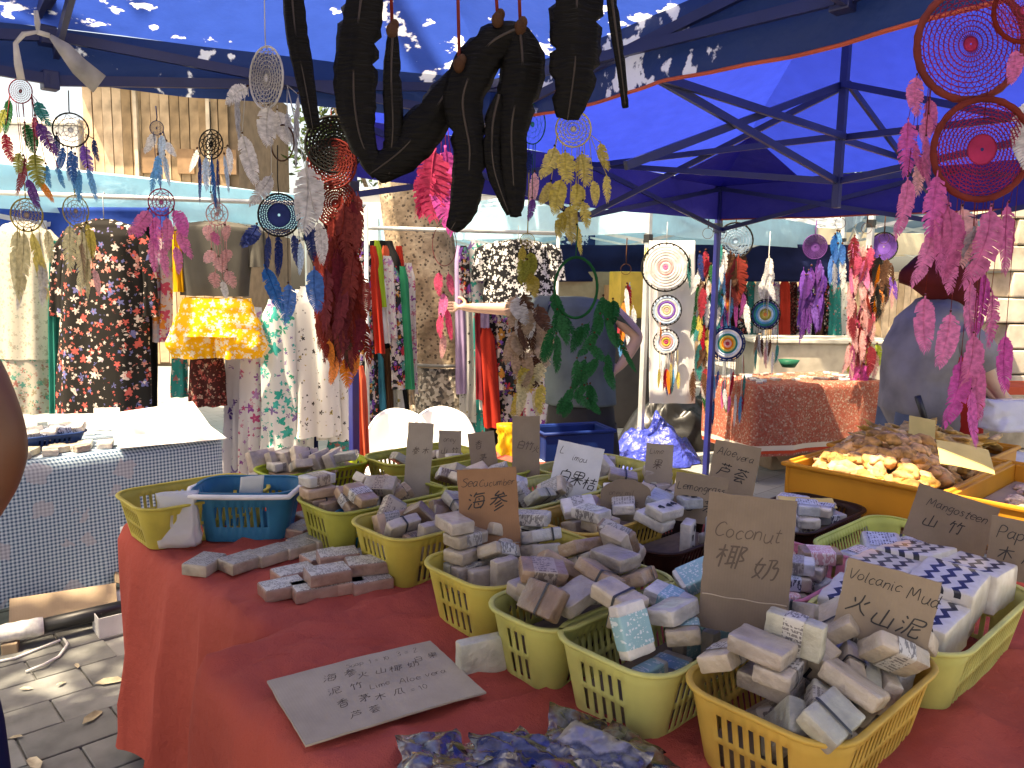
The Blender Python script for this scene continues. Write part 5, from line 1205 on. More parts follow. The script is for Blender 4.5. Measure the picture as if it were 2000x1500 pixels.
dc('second coral dream catcher below the first, trailing long pink feathers', 1918, 292, 92, 1.60, 'rust', 'crimson', [(1832, 340, 130, 30, -2, 'hotpink'), (1850, 370, 150, 34, 2, 'pink'), (1838, 440, 110, 26, -8, 'pink'), (1862, 400, 130, 40, 12, 'pink'), (1896, 398, 110, 40, 8, 'palepink'), (1940, 400, 150, 50, -8, 'pink'), (1985, 390, 130, 36, 4, 'pink'), (1834, 570, 105, 34, 0, 'pink', 0), (1888, 600, 105, 34, -2, 'pink', 1), (1920, 540, 120, 34, 4, 'pink'), (1950, 520, 130, 30, 0, 'hotpink'), (1968, 560, 110, 30, 12, 'pink'), (1930, 640, 130, 34, 2, 'pink'), (1915, 690, 130, 34, -2, 'hotpink'), (1950, 690, 120, 28, 3, 'pink'), (1936, 750, 110, 26, 4, 'hotpink'), (1992, 640, 110, 26, 0, 'hotpink'), (1880, 480, 80, 26, -10, 'pink'), (1912, 440, 90, 44, 6, 'grey'), (1995, 200, 130, 50, 0, 'offwhite', 0)], GP, cord=110, rings=9, seg=32, wth=.014, th=.07, style='lace', core=.3)
dc('coral dream catcher cut by the canopy corner', 2000, 20, 56, 1.5, 'rust', 'crimson', [(1990, 90, 60, 24, 3, 'pink')], GP, cord=200, rings=7, seg=26, wth=.014, th=.08, style='lace')
# ------------------------------------------------------------------ big black feathers
def ribbon_feather(name, parent, pts, widths, m, root_loc, seed=0, Y=1.3):
    """broad feather along a bent pixel path"""
    P = [gy(x, y, Y) for x, y in pts]
    S = []
    for i in range(len(P) - 1):
        a = P[i - 1] if i else P[i]; b = P[i]; c_ = P[i + 1]; d = P[i + 2] if i + 2 < len(P) else P[i + 1]
        for k in range(8):
            t = k / 8; S.append(.5 * ((2 * b) + (c_ - a) * t + (2 * a - 5 * b + 4 * c_ - d) * t * t + (3 * b - a - 3 * c_ + d) * t ** 3))
    S.append(P[-1]); n = len(S); rnd = random.Random(seed); mb = MB()
    wl = [widths[min(len(widths) - 1, int(i / (n - 1) * (len(widths) - 1)))] * (1 - (i / (n - 1) * (len(widths) - 1)) % 1) + widths[min(len(widths) - 1, int(i / (n - 1) * (len(widths) - 1)) + 1)] * ((i / (n - 1) * (len(widths) - 1)) % 1) for i in range(n)]
    nseg = 8; rows = []
    for i, p in enumerate(S):
        t = (S[min(n - 1, i + 1)] - S[max(0, i - 1)]).normalized(); x = t.cross(Vector((0, 1, 0))).normalized(); w_ = wl[i] * Y / F * .5
        row = []
        for k in range(nseg + 1):
            s = -1 + 2 * k / nseg; e = 1 + ((.05 * rnd.uniform(-1, 1) + (-.3 if rnd.random() < .08 else 0)) if k in (0, nseg) else 0)
            row.append(p + x * s * w_ * e + Vector((0, .28 * w_ * (s * s) - .16 * w_ * (1 - abs(s)) + .06 * w_ * math.sin(k * 2 + i * .3), 0)) - root_loc + t * (-abs(s) * w_ * .25))
        rows.append(row)
    vs = [q for r_ in rows for q in r_]; W_ = nseg + 1
    mb.add(vs, [(i * W_ + k, i * W_ + k + 1, (i + 1) * W_ + k + 1, (i + 1) * W_ + k) for i in range(n - 1) for k in range(nseg)])
    o = mb.build(name, m, parent); md = o.modifiers.new('thickness', 'SOLIDIFY'); md.thickness = .002
    mb = MB(); mb.tube([q - root_loc + Vector((0, -.16 * wl[i] * Y / F * .5 - .001, 0)) for i, q in enumerate(S)], [.0026 * (1 - .7 * i / n) for i in range(n)], 6); mb.build('rachis', mat('dark_rachis', (.03, .018, .012), .5), o)
    return o
q = NT('black_feather'); s_ = q.sep(q.coord()); co = q.coord()
mp = q.n('Mapping'); q.l(co, mp.inputs[0]); mp.inputs['Scale'].default_value = (30, 30, 220); nn = q.noise(1, 3, mp.outputs[0])
q.l(q.ramp(nn, [(.3, (.0015, .0015, .0015)), (.7, (.006, .005, .0042))]), q.b.inputs['Base Color']); q.b.inputs['Roughness'].default_value = .45; q.b.inputs['Specular IOR Level'].default_value = .10; q.bump(nn, .9, .004); M_BF = q.m
def black_group(label, cx_, Y, feathers, cords):
    p = gy(cx_, -60, Y); root = thing('feather_hanging', label, 'feathers', p, 0, 'black feather hangings')
    for i, (pts, wd) in enumerate(feathers): ribbon_feather('feather', root, pts, wd, M_BF, p, i + cx_, Y)
    for (x, y0, y1) in cords:
        a = gy(x, y0, Y) - p; b = gy(x + 4, y1, Y) - p
        MB().tube([a, a.lerp(b, .5), b], .0028, 5).build('cord', fm('rust'), root)
        for k, s in enumerate((.012, .009)):
            link('bead', BEAD, fm('brown'), root, loc=b + Vector((.004 * k, -.002, .008 * k)), scale=(s * .8, s * .8, s))
black_group('broad black feathers crossing in a loop under the canopy', 740, 1.28,
            [([(715, -60), (700, 60), (692, 170), (705, 270), (740, 345)], [60, 78, 80, 76, 50, 22]), ([(768, 60), (765, 150), (768, 250), (760, 345)], [14, 30, 34, 32, 12]), ([(905, 128), (850, 215), (790, 290), (725, 340)], [16, 62, 80, 76, 50])], [(762, -60, 60)])
black_group('pair of black feathers spreading from one knot of beads', 990, 1.25,
            [([(1015, 55), (950, 95), (905, 190), (918, 300), (905, 400), (880, 450)], [20, 70, 84, 66, 62, 52, 22]), ([(1015, 55), (1020, 140), (1000, 240), (1002, 340), (1008, 425)], [24, 84, 78, 56, 52, 18]), ([(975, 185), (962, 250), (965, 330), (995, 420)], [10, 30, 34, 28, 8])], [(893, -60, 128), (1012, -60, 55), (968, -20, 40)])
black_group('single very broad black feather ending above the yellow dream catcher', 1120, 1.2,
            [([(1128, -70), (1125, 40), (1122, 130), (1108, 236)], [92, 98, 96, 90, 40]), ([(1188, -60), (1200, 40), (1212, 130), (1222, 212)], [14, 18, 16, 10])], [(1125, -90, -60)])
black_group('thin black feather hanging above the rust dream catcher', 580, 1.6,
            [([(568, -60), (578, 60), (596, 160), (612, 252)], [34, 40, 38, 30, 26])], [(568, -90, -60)])
# white tie at the upper left
wt = thing('ribbon_tie', 'white ribbon knotted on the frame with one long tail', 'ribbon', gy(75, 60, 1.9), 0)
def rib(pts, wd, nm='tail'):
    mb = MB(); P = [gy(x, y, 1.9) - wt.location for x, y in pts]; w_ = [v_ * 1.9 / F for v_ in wd]; n = len(P); L_2 = []; R_2 = []
    for i, p in enumerate(P):
        t = (P[min(i + 1, n - 1)] - P[max(0, i - 1)]).normalized(); x = t.cross(Vector((0, 1, 0))).normalized()
        L_2.append(p + x * w_[i] / 2 + Vector((0, .006 * math.sin(i * 2), 0))); R_2.append(p - x * w_[i] / 2)
    mb.add(L_2 + R_2, [(i, i + 1, n + i + 1, n + i) for i in range(n - 1)]); o = mb.build(nm, fm('offwhite'), wt); md = o.modifiers.new('t', 'SOLIDIFY'); md.thickness = .001
rib([(98, 70), (125, 95), (155, 130), (195, 165)], [8, 26, 36, 40]); rib([(75, 62), (45, 66), (32, 85), (36, 125), (40, 155)], [6, 8, 12, 16, 12]); rib([(70, 20), (72, 45), (76, 64), (98, 70)], [8, 9, 10, 9], 'knot')
# line that carries the hangings
def rope(label, a, b, sag=.03, r=.004):
    n = 20; mb = MB(); a = Vector(a); b = Vector(b); mb.tube([a.lerp(b, i / n) - Vector((0, 0, sag * 4 * (i / n) * (1 - i / n))) for i in range(n + 1)], r, 6); tag(mb.build('hanging_rope', mat('hemp_rope', (.35, .28, .18), .9)), label, 'rope')
rope('cord under the canopy carrying the black feathers', (-2.0, 1.75, 2.52), (1.3, 1.0, 2.46))
# ------------------------------------------------------------------ dream catcher stall at the back right
def mandala(label, x, y, r, Y, cols, rim, feathers, cord=30, group='crochet mandalas of the rear stall', fringe=True):
    m = Y / F; p = gy(x, y, Y); root = thing('dream_catcher', label, 'dream catcher', p, 0, group)
    n = len(cols)
    for i, ck in enumerate(cols):
        r0 = r * m * .93 * i / n; r1 = r * m * .93 * (i + 1) / n
        mb = MB(); mb.grid(lambda s, t: Vector((math.cos(2 * math.pi * s) * (r0 + (r1 - r0) * t), -.004 * math.sin(math.pi * t) - .001, math.sin(2 * math.pi * s) * (r0 + (r1 - r0) * t))), 40, 4, True)
        mb.build('crochet_ring', fm(ck), root)
    link('hoop', hoop_mesh(r * m, r * m * .035), fm(rim), root)
    for k in range(20):
        a = 2 * math.pi * k / 20; MB().box((math.cos(a) * r * m * .965, -.003, math.sin(a) * r * m * .965), (.012, .008, .012), (0, -a, 0)).build('lacing', fm(rim), root, False)
    if cord: MB().tube([(0, 0, r * m), (0, 0, (r + cord) * m)], .003, 5).build('cord', fm('white'), root)
    rnd = random.Random(int(x + y))
    for (fx, fy, ln, wd, an, ck) in feathers:
        q_ = Vector(((fx - x) * m, rnd.uniform(-.02, .01), -(fy - y) * m))
        link('feather', FE[rnd.randrange(6)], fm(ck), root, loc=q_, rot=(0, -RAD(an), rnd.uniform(-.5, .5)), scale=(wd * m / .29, ln * m * .5, ln * m))
        if fringe: MB().tube([Vector((max(-r * m * .95, min(r * m * .95, q_.x)), 0, -r * m * .6)), q_], .0022, 4).build('strand', fm(rnd.choice(['white', 'tan', ck])), root)
    return root
RB = ['skyblue', 'yellow', 'red', 'green', 'orange', 'hotpink', 'white', 'navy', 'teal']
YS = 6.62
mandala('large pale round mandala with a pink centre on the white sheet', 1300, 522, 46, YS, ['pink', 'white', 'palepink', 'white', 'white', 'offwhite', 'white', 'white'], 'black', [(1262, 480, 60, 10, 0, 'yellow'), (1345, 500, 60, 10, 0, 'teal')], 40)
mandala('middle sized pale mandala with a yellow ring below the largest', 1302, 606, 29, YS, ['palepink', 'cream', 'white', 'violet', 'white', 'paleblue'], 'black', fr(1275, 1330, 635, 650, 3, 30, 7, RB, 5, 4), 8)
mandala('smallest pale mandala of three, trailing bright feathers', 1301, 668, 25, YS, ['crimson', 'yellow', 'palepink', 'paleblue', 'white'], 'black', fr(1278, 1326, 700, 735, 12, 42, 8, RB, 4, 3), 8)
mandala('rainbow mandala with an orange centre on a white feathered cord', 1495, 614, 29, YS - .3, ['orange', 'yellow', 'olive', 'paleblue', 'skyblue', 'teal', 'navy'], 'black', fr(1465, 1530, 650, 690, 14, 40, 8, ['palepink', 'teal', 'grey', 'tan', 'violet', 'white', 'brown'], 4, 4) + fr(1488, 1502, 490, 560, 10, 40, 16, ['white'], 14, 8), 130)
mandala('rainbow mandala with a red centre beside the blue leg', 1421, 671, 34, YS - .4, ['red', 'palepink', 'orange', 'yellow', 'teal', 'paleblue', 'white', 'navy'], 'navy', fr(1385, 1460, 710, 790, 22, 46, 8, RB, 4, 9), 90)
GS = 'dream catchers of the rear stall'
for (lab, x0, x1, y0, y1, n, cols, wd) in (('bunch of many coloured feathers hanging by the blue leg', 1365, 1400, 470, 760, 46, ['white', 'teal', 'brown', 'green', 'red', 'yellow', 'navy', 'skyblue', 'offwhite', 'tan'], 11), ('many coloured feather strands left of the red centred mandala', 1400, 1418, 470, 600, 18, ['white', 'grey', 'teal', 'yellow', 'skyblue'], 11),
                                          ('long pink feather strands on the steel pole', 1668, 1718, 460, 680, 70, ['palepink', 'pink', 'crimson', 'palepink', 'rust', 'maroon'], 13), ('bright blue feather strand next to the steel pole', 1632, 1650, 450, 510, 14, ['skyblue', 'blue', 'white'], 11),
                                          ('orange and peach feather bunch below the pink strands', 1655, 1715, 670, 690, 16, ['orange', 'palepink', 'cream', 'lime'], 14), ('brown feather bunch hanging next to the pink strands', 1718, 1735, 480, 600, 16, ['brown', 'tan', 'black', 'orange'], 14),
                                          ('striped bright feather strands before the planks', 1205, 1240, 540, 640, 16, ['red', 'skyblue', 'orange', 'white', 'tan'], 9), ('magenta feather tuft on the patterned cloth', 1660, 1700, 700, 750, 14, ['hotpink', 'pink', 'hotpink'], 12)):
    xm = (x0 + x1) / 2
    dc(lab, xm, y0 - 14, 10, YS - .3 + random.uniform(-.1, .3), 'brown', None, fr(x0, x1, y0, y1, n, 50, wd, cols, 8, int(x0)), GS, cord=60, strands=False)
dc('purple dream catcher with two dark discs and violet fringe', 1592, 482, 23, YS - .2, 'purple', 'purple', fr(1568, 1614, 500, 600, 34, 60, 11, ['violet', 'purple', 'violet', 'purple'], 6, 5), GS, cord=50, rings=5, wth=.05, more=[(0, 66, 14, 1, 'purple', 'purple')], core=.4, strands=False)
dc('blue hooped dream catcher with brown feathers behind the blue leg', 1436, 470, 34, YS + .1, 'black', 'paleblue', fr(1415, 1455, 490, 520, 16, 66, 24, ['rust', 'brown', 'maroon'], 12, 3) + fr(1410, 1470, 560, 610, 12, 50, 10, RB, 6, 4), GS, cord=40, rings=5, strands=False, wth=.03)
dc('lavender dream catcher with a black edged hoop under the grey blue canopy', 1726, 482, 27, YS + .5, 'black', 'violet', fr(1700, 1752, 510, 560, 16, 46, 8, ['white', 'black', 'palepink', 'brown', 'violet'], 5, 3), GS, cord=40, rings=5, strands=False, wth=.05, core=.5)
# ================================================================== clothes on rails
def ngar(name, label, cat='dress', group=None, Y=4.6, x=0, y=0): return thing(name, label, cat, gy(x, y, Y), 0, group)
def loftcloth(root, Y, prof, m, name='body', folds=9, amp=.10, seed=0, depth=.42, n=44, cap=False, dmin=.03, lean=0):
    """prof: (px x, px y, half width px) rows from the top down"""
    mm = Y / F; rows = []; P = []
    for i in range(len(prof) - 1):
        for k in range(6):
            t = k / 6; a, b = prof[i], prof[i + 1]; P.append(tuple(a[j] + (b[j] - a[j]) * (t * t * (3 - 2 * t) if j == 2 else t) for j in range(3)))
    P.append(prof[-1]); N_2 = len(P)
    for i, (x, y, hw) in enumerate(P):
        c = gy(x, y, Y) - root.location; t = i / (N_2 - 1); row = []
        w_ = hw * mm; d_ = max(dmin, w_ * depth)
        for k in range(n):
            a = 2 * math.pi * k / n; f = 1 + amp * (.25 + .9 * t) * (math.sin(a * folds + seed + 2 * nz((math.cos(a), t * 2, seed))) * .6 + 1.3 * nz((math.cos(a) * 2.2, math.sin(a) * 2.2, t * 2.4 + seed)))
            fx = 1 + (f - 1) * .45
            row.append(c + Vector((math.cos(a) * w_ * fx, math.sin(a) * d_ * (1 + (f - 1) * 2.2) + lean * t, .006 * nz((math.cos(a) * 3, i, seed)))))
        rows.append(row)
    mb = MB(); mb.loft(rows, cap=cap); return mb.build(name, m, root)
def hanger(root, x, y, hw, Y, zrail=None):
    mm = Y / F; c = gy(x, y, Y) - root.location; mb = MB(); w_ = hw * mm
    mb.tube([c + Vector((-w_, 0, -.05)), c + Vector((-w_ * .3, 0, -.005)), c + Vector((0, 0, .01)), c + Vector((w_ * .3, 0, -.005)), c + Vector((w_, 0, -.05))], .006, 6)
    h = mb.build('hanger', M_BLACKPL, root)
    top = (zrail - root.location.z) if zrail else c.z + .07
    MB().tube([c + Vector((0, 0, .01)), Vector((c.x, c.y, top - .01)), Vector((c.x, c.y + .015, top + .012)), Vector((c.x, c.y + .03, top - .005))], .0025, 6).build('hook', M_STEEL, h)
def shirt(name, label, x, y0, y1, sh, hem, Y, m, cat, sleeve=None, seed=0, folds=7, zr=2.03, neck=None, group=None, waist=None, amp=.09, slx=1.0):
    root = ngar(name, label, cat, group, Y, x, y0)
    prof = [(x, y0, sh * .28), (x, y0 + (y1 - y0) * .035, sh * .72), (x, y0 + (y1 - y0) * .09, sh), (x, y0 + (y1 - y0) * .4, waist or (sh * .6 + hem * .4)), (x, y1, hem)]
    loftcloth(root, Y, prof, m, 'body', folds, amp, seed)
    if sleeve:
        for s in (-1, 1):
            xs = x + s * sh * .88
            loftcloth(root, Y, [(xs - s * 6, y0 + (y1 - y0) * .06, 16), (xs + s * 8 * slx, y0 + (y1 - y0) * .14, 21), (xs + s * 16 * slx, y0 + sleeve * .6, 19), (xs + s * 18 * slx, y0 + sleeve, 20)], m, 'sleeve', 5, .12, seed + s, .6)
    if neck:
        mb = MB(); mm = Y / F; c = gy(x, y0 + 6, Y) - root.location
        mb.tube([c + Vector((math.cos(a) * sh * .62 * mm, math.sin(a) * sh * .25 * mm - .01, -abs(math.sin(a / 2 + math.pi / 4)) * .0 - .035 * (1 - math.cos(a) ** 2))) for a in [math.pi + math.pi * k / 16 for k in range(17)]], .009, 6); mb.build('neckband', neck, root)
    hanger(root, x, y0 + 4, sh * .8, Y, zr); return root
def scarf(label, x0, y0, x1, y1, hw, Y, m, seed=0, group=None, cat='scarf', name='hanging_scarf'):
    root = ngar(name, label, cat, group, Y, x0, y0)
    loftcloth(root, Y, [(x0, y0, hw * .6), (x0 + (x1 - x0) * .15, y0 + (y1 - y0) * .12, hw), ((x0 + x1) / 2, (y0 + y1) / 2, hw * 1.05), (x1, y1, hw * 1.1)], m, 'cloth', 5, .32, seed, .5, 30); return root
rail = thing('clothes_rail', 'steel rail on two posts carrying the dresses', 'clothes rail', (*gy(-60, 400, 4.45)[:2], 0))
ra = Vector((*gy(-120, 400, 4.45)[:2], 2.03)); rb_ = Vector((*gy(715, 400, 4.95)[:2], 2.03))
mb = MB(); mb.tube([ra, rb_], .014, 8); wpart(mb, 'rail', M_STEEL, rail)
for p in (ra, rb_):
    mb = MB(); mb.tube([p, Vector((p.x, p.y, .01))], .014, 8); wpart(mb, 'post', M_STEEL, rail)
FB = floral('black_floral_cotton', (.022, .02, .018), [(.62, .12, .10), (.75, .70, .62), (.62, .30, .24), (.10, .18, .42), (.75, .66, .58), (.6, .12, .1)], 21, .40, .62, .2)
FW = floral('white_teal_floral', (.78, .78, .77), [(.02, .45, .38), (.02, .42, .34), (.03, .35, .2), (.30, .12, .40), (.05, .5, .45)], 15, .44, .62, .4)
FW2 = floral('white_pink_floral', (.78, .76, .77), [(.60, .10, .25), (.5, .3, .6), (.30, .08, .4), (.7, .3, .4)], 16, .42, .62, .4)
FW3 = floral('white_dark_sprig', (.80, .79, .76), [(.03, .03, .03), (.06, .05, .05), (.5, .4, .1), (.05, .05, .06)], 22, .26, .4, .4)
FV = floral('violet_floral', (.66, .64, .68), [(.08, .04, .18), (.12, .06, .28), (.3, .2, .45)], 10, .40, .5, .4)
FY = floral('yellow_daisy', (.72, .38, .02), [(.80, .78, .70), (.80, .76, .66), (.78, .74, .6)], 24, .42, .75, .35, (.75, .45, .03))
FC = floral('cream_lace', (.70, .66, .55), [(.52, .46, .36), (.60, .55, .44), (.36, .40, .32), (.5, .44, .36)], 34, .34, .65, .35)
FCL = floral('cream_green_border', (.55, .50, .42), [(.10, .32, .26), (.45, .14, .12), (.2, .4, .3), (.4, .3, .2)], 26, .42, .8, .3)
FR_ = floral('dark_red_paisley', (.07, .02, .018), [(.45, .12, .10), (.5, .38, .3), (.3, .05, .05)], 30, .4, .7, .2)
FBW = floral('black_white_blouse', (.02, .02, .022), [(.78, .77, .75), (.74, .73, .72), (.8, .8, .78)], 24, .46, .72, .2)
FCO = floral('bright_mixed_print', (.03, .03, .03), [(.6, .05, .08), (.7, .66, .6), (.05, .4, .35), (.6, .3, .05), (.2, .1, .5), (.7, .68, .66)], 14, .55, .9, .25)
FTE = floral('turquoise_print', (.02, .28, .26), [(.5, .55, .5), (.02, .15, .15), (.4, .1, .1)], 24, .35, .5, .25)
def plain(name, c, tr=.25): return mat('cotton_' + name, c, .9, .15, 5, tr=tr, spec=.1)
PLN = {k: plain(k, c) for k, c in {'black': (.012, .012, .013), 'teal': (.02, .25, .2), 'grey': (.095, .09, .078), 'yellow': (.70, .36, .02), 'red': (.50, .04, .025), 'orange': (.6, .14, .03), 'navy': (.012, .018, .07), 'white': (.76, .75, .73), 'green': (.02, .28, .14), 'lilac': (.4, .3, .5), 'brown': (.12, .06, .035), 'darkred': (.22, .02, .03), 'coral': (.62, .12, .06), 'lime': (.3, .45, .04), 'skyblue': (.06, .35, .5), 'royal': (.02, .07, .35)}.items()}
shirt('lace_dress', 'cream lace dress with a green patterned border on the left rail', 42, 432, 700, 52, 62, 4.55, FC, 'dress', 150, 1)
bd = ngar('dress_skirt', 'green and rose patterned border skirt below the cream lace dress', 'skirt', None, 4.56, 42, 690); loftcloth(bd, 4.56, [(42, 660, 58), (44, 740, 62), (46, 805, 64)], FCL, 'skirt', 9, .1, 3)
shirt('floral_shirt', 'long black shirt printed with small red and white flowers', 203, 428, 815, 78, 94, 4.5, FB, 'shirt', 190, 2, 6, amp=.07)
scarf('teal scarf hanging left of the black floral shirt', 108, 470, 110, 812, 9, 4.52, PLN['teal'], 1)
scarf('black dress hanging between the floral shirt and the pink scarf', 284, 440, 288, 800, 18, 4.75, PLN['black'], 2, cat='dress', name='hanging_dress')
scarf('black dress edge behind the lace dress', 94, 470, 92, 800, 12, 4.8, PLN['black'], 5, cat='dress', name='hanging_dress')
scarf('bright mixed print scarf right of the black dress', 322, 450, 318, 668, 17, 4.6, floral('lilac_orange_print', (.6, .55, .62), [(.6, .1, .2), (.15, .1, .5), (.7, .3, .05), (.7, .6, .6)], 12, .5, .9), 3)
scarf('plain yellow strap hanging beside the grey crop top', 346, 452, 350, 570, 9, 4.55, PLN['yellow'], 4)
shirt('crop_top', 'dark grey crop top with a black neckband', 420, 432, 578, 76, 66, 4.6, PLN['grey'], 'top', 90, 5, 5, neck=PLN['black'], amp=.05)
sh = ngar('lace_shorts', 'yellow shorts with white daisy lace below the grey top', 'shorts', None, 4.5, 422, 585)
loftcloth(sh, 4.5, [(424, 582, 66), (424, 605, 74), (423, 640, 88), (423, 655, 92)], FY, 'waist', 8, .07, 4, .5)
for s in (-1, 1): loftcloth(sh, 4.5, [(423 + s * 44, 640, 44), (423 + s * 48, 672, 50), (423 + s * 44, 698, 42)], FY, 'leg', 6, .1, 5 + s, .75)
scarf('dark red paisley trousers hanging under the yellow shorts', 404, 690, 404, 792, 32, 4.62, FR_, 6, cat='trousers', name='hanging_trousers')
scarf('turquoise print skirt beside the paisley trousers', 350, 680, 350, 775, 14, 4.66, FTE, 7, cat='skirt', name='hanging_skirt')
MG = 'long white floral dresses'
for i, (lab, x0, x1, y0, y1, hw, m_, Y) in enumerate((('long violet floral dress at the end of the checked table', 462, 455, 640, 930, 20, FV, 4.75), ('long white dress with pink flowers', 496, 492, 600, 925, 24, FW2, 4.7), ('long white dress with turquoise leaves', 545, 548, 585, 930, 34, FW, 4.6), ('long white dress with dark sprigs behind the rust dream catcher', 612, 616, 560, 850, 42, FW3, 4.65), ('white dress with turquoise leaves tucked at the back', 590, 588, 600, 925, 22, FW, 4.8), ('short white blouse hem behind the orange feathers', 650, 655, 650, 860, 28, FW3, 4.72))):
    r_ = scarf(lab, x0, y0, x1, y1, hw, Y, m_, i * 2, None, 'dress', 'maxi_dress')
scarf('turquoise print dress beside the blue tent leg', 664, 850, 662, 925, 24, 4.8, FTE, 9, cat='dress', name='hanging_dress')
scarf('dark blue dress behind the white dresses', 606, 780, 608, 930, 14, 4.95, PLN['navy'], 3, cat='dress', name='hanging_dress')
scarf('red cloth strip hanging beside the blue tent leg', 704, 715, 712, 910, 9, 4.3, PLN['coral'], 1)
# crowded scarves either side of the trunk
rk = random.Random(17)
rail2 = thing('clothes_rail', 'steel rail of scarves on both sides of the trunk', 'clothes rail', (*gy(700, 470, 5.5)[:2], 0))
r1, r2 = gy(690, 470, 5.45), gy(1090, 470, 5.75); r1.z = r2.z = 1.93
wpart(MB().tube([r1, r2], .014, 8), 'rail', M_STEEL, rail2)
for p in (r1, r2): wpart(MB().tube([p, Vector((p.x, p.y, .01))], .014, 8), 'post', M_STEEL, rail2)
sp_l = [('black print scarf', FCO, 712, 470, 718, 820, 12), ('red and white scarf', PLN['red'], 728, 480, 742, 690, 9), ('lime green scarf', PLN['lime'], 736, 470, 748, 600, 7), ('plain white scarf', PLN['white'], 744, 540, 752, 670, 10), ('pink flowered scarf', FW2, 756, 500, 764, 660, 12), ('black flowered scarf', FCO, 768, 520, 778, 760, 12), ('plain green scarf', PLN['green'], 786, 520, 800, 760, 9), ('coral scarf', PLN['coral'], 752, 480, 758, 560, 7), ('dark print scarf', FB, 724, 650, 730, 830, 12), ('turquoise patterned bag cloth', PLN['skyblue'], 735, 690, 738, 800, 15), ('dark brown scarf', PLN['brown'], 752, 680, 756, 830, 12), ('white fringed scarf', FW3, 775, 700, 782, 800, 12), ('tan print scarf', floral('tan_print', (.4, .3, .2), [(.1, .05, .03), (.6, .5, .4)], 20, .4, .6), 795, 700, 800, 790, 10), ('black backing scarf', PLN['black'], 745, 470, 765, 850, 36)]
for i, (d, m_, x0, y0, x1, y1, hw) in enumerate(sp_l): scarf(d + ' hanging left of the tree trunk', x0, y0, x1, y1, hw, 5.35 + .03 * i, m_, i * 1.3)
sp_r = [('coral print scarf', FCO, 905, 480, 910, 600, 10), ('white and turquoise scarf', FW, 928, 470, 930, 590, 13), ('lilac scarf', PLN['lilac'], 945, 490, 948, 640, 8), ('red tunic', PLN['red'], 950, 640, 962, 835, 15), ('dark red scarf', PLN['darkred'], 935, 600, 940, 780, 9), ('black print tunic', FCO, 975, 600, 980, 760, 20), ('plain pale scarf', PLN['white'], 940, 690, 944, 800, 7), ('mixed bright dress', FCO, 995, 640, 1000, 870, 22), ('white flowered skirt', FW2, 1042, 690, 1044, 850, 30), ('white plain skirt hem', PLN['white'], 1048, 775, 1050, 900, 30), ('yellow daisy dress', FY, 1030, 700, 1036, 800, 24), ('plain black tunic', PLN['black'], 968, 590, 972, 860, 22)]
for i, (d, m_, x0, y0, x1, y1, hw) in enumerate(sp_r): scarf(d + ' hanging right of the tree trunk', x0, y0, x1, y1, hw, 5.5 + .03 * i, m_, 40 + i * 1.3)
rk3 = random.Random(31)
cl_names = [('dark floral', FB), ('bright print', FCO), ('white floral', FW2), ('turquoise print', FTE), ('black', PLN['black']), ('red', PLN['red']), ('white sprigged', FW3), ('brown', PLN['brown']), ('paisley', FR_), ('lilac', PLN['lilac'])]
for i in range(16):
    left = i < 8; d, m_ = cl_names[(i * 7 + 3) % 10]; x = (702 + i * 13) if left else (896 + (i - 8) * 15)
    scarf('%s dress packed at the back of the rail %s of the tree trunk' % (d, 'left' if left else 'right'), x + rk3.uniform(-4, 4), rk3.uniform(470, 520), x + rk3.uniform(-4, 12), rk3.uniform(740, 870), rk3.uniform(10, 16), 5.75 + .02 * i, m_, i * 3.1, 'dresses packed behind the tree trunk', 'dress', 'hanging_dress')
for i in range(26):
    d, m_ = cl_names[(i * 3 + 1) % 10]; x = 1236 + i * 16.5
    scarf('%s cloth hanging in the shade of the far stalls' % d, x, rk3.uniform(545, 556), x + rk3.uniform(-4, 4), rk3.uniform(640, 690), rk3.uniform(8, 11), 9.5 + rk3.uniform(0, .3), m_, i * 2.3, '%s cloths of the far stalls' % d, 'cloth', 'hanging_cloth')
fr3 = thing('clothes_rail', 'far rail of hanging cloths behind the mandalas', 'clothes rail', (*gy(1230, 545, 9.65)[:2], 0)); f1, f2 = gy(1225, 545, 9.65), gy(1670, 545, 9.65); f1.z = f2.z = 1.64
wpart(MB().tube([f1, f2], .016, 8), 'rail', M_STEEL, fr3)
for p in (f1, f2): wpart(MB().tube([p, Vector((p.x, p.y, .01))], .016, 8), 'post', M_STEEL, fr3)
shirt('patterned_blouse', 'black and white patterned blouse behind the stretched arm', 1012, 468, 600, 62, 70, 5.45, FBW, 'blouse', 80, 8, 6, zr=1.95)
# ================================================================== left checked table
def card(label, a, b, z, wd, ht, m, rz=0, lean=10):
    root = thing('price_card', label, 'card', gt(a, b, z), 0); root.rotation_euler = Euler((RAD(90 - lean), 0, gang + rz)); me, _ = card_mesh(wd, ht, a * 10, th=.003); link('board', me, m, root)
card('blank white card standing at the back of the checked table', .40, .50, .76, .13, .12, CB['white'], -.6)
card('wide white card leaning on the checked table', .58, .48, .76, .22, .11, CB['white'], -.6)
card('white card between the blue basket and the dresses', .80, .50, .76, .14, .11, CB['white'], -.6)
bx = thing('cardboard_tray', 'pale flat carton sheet bent along the front edge of the checked table', 'box', gt(.36, .10, .765), gang)
mb = MB(); me_pts = [(-.16, -.13, .0), (.37, -.15, -.02), (.34, -.02, .03), (.31, .12, .15), (-.12, .12, .13), (-.14, 0, .03)]
mb.add([(x, y, z) for x, y, z in me_pts], [(0, 1, 2, 5), (5, 2, 3, 4)]); o = mb.build('sheet', CB['white'], bx, False); md = o.modifiers.new('t', 'SOLIDIFY'); md.thickness = .004
b1 = basket('yellow basket at the end of the checked table', 0, 0, 'yellow', L=.28, W=.2, H=.11, z=.757, center=gt(1.02, .32), rz=gang - ANG)
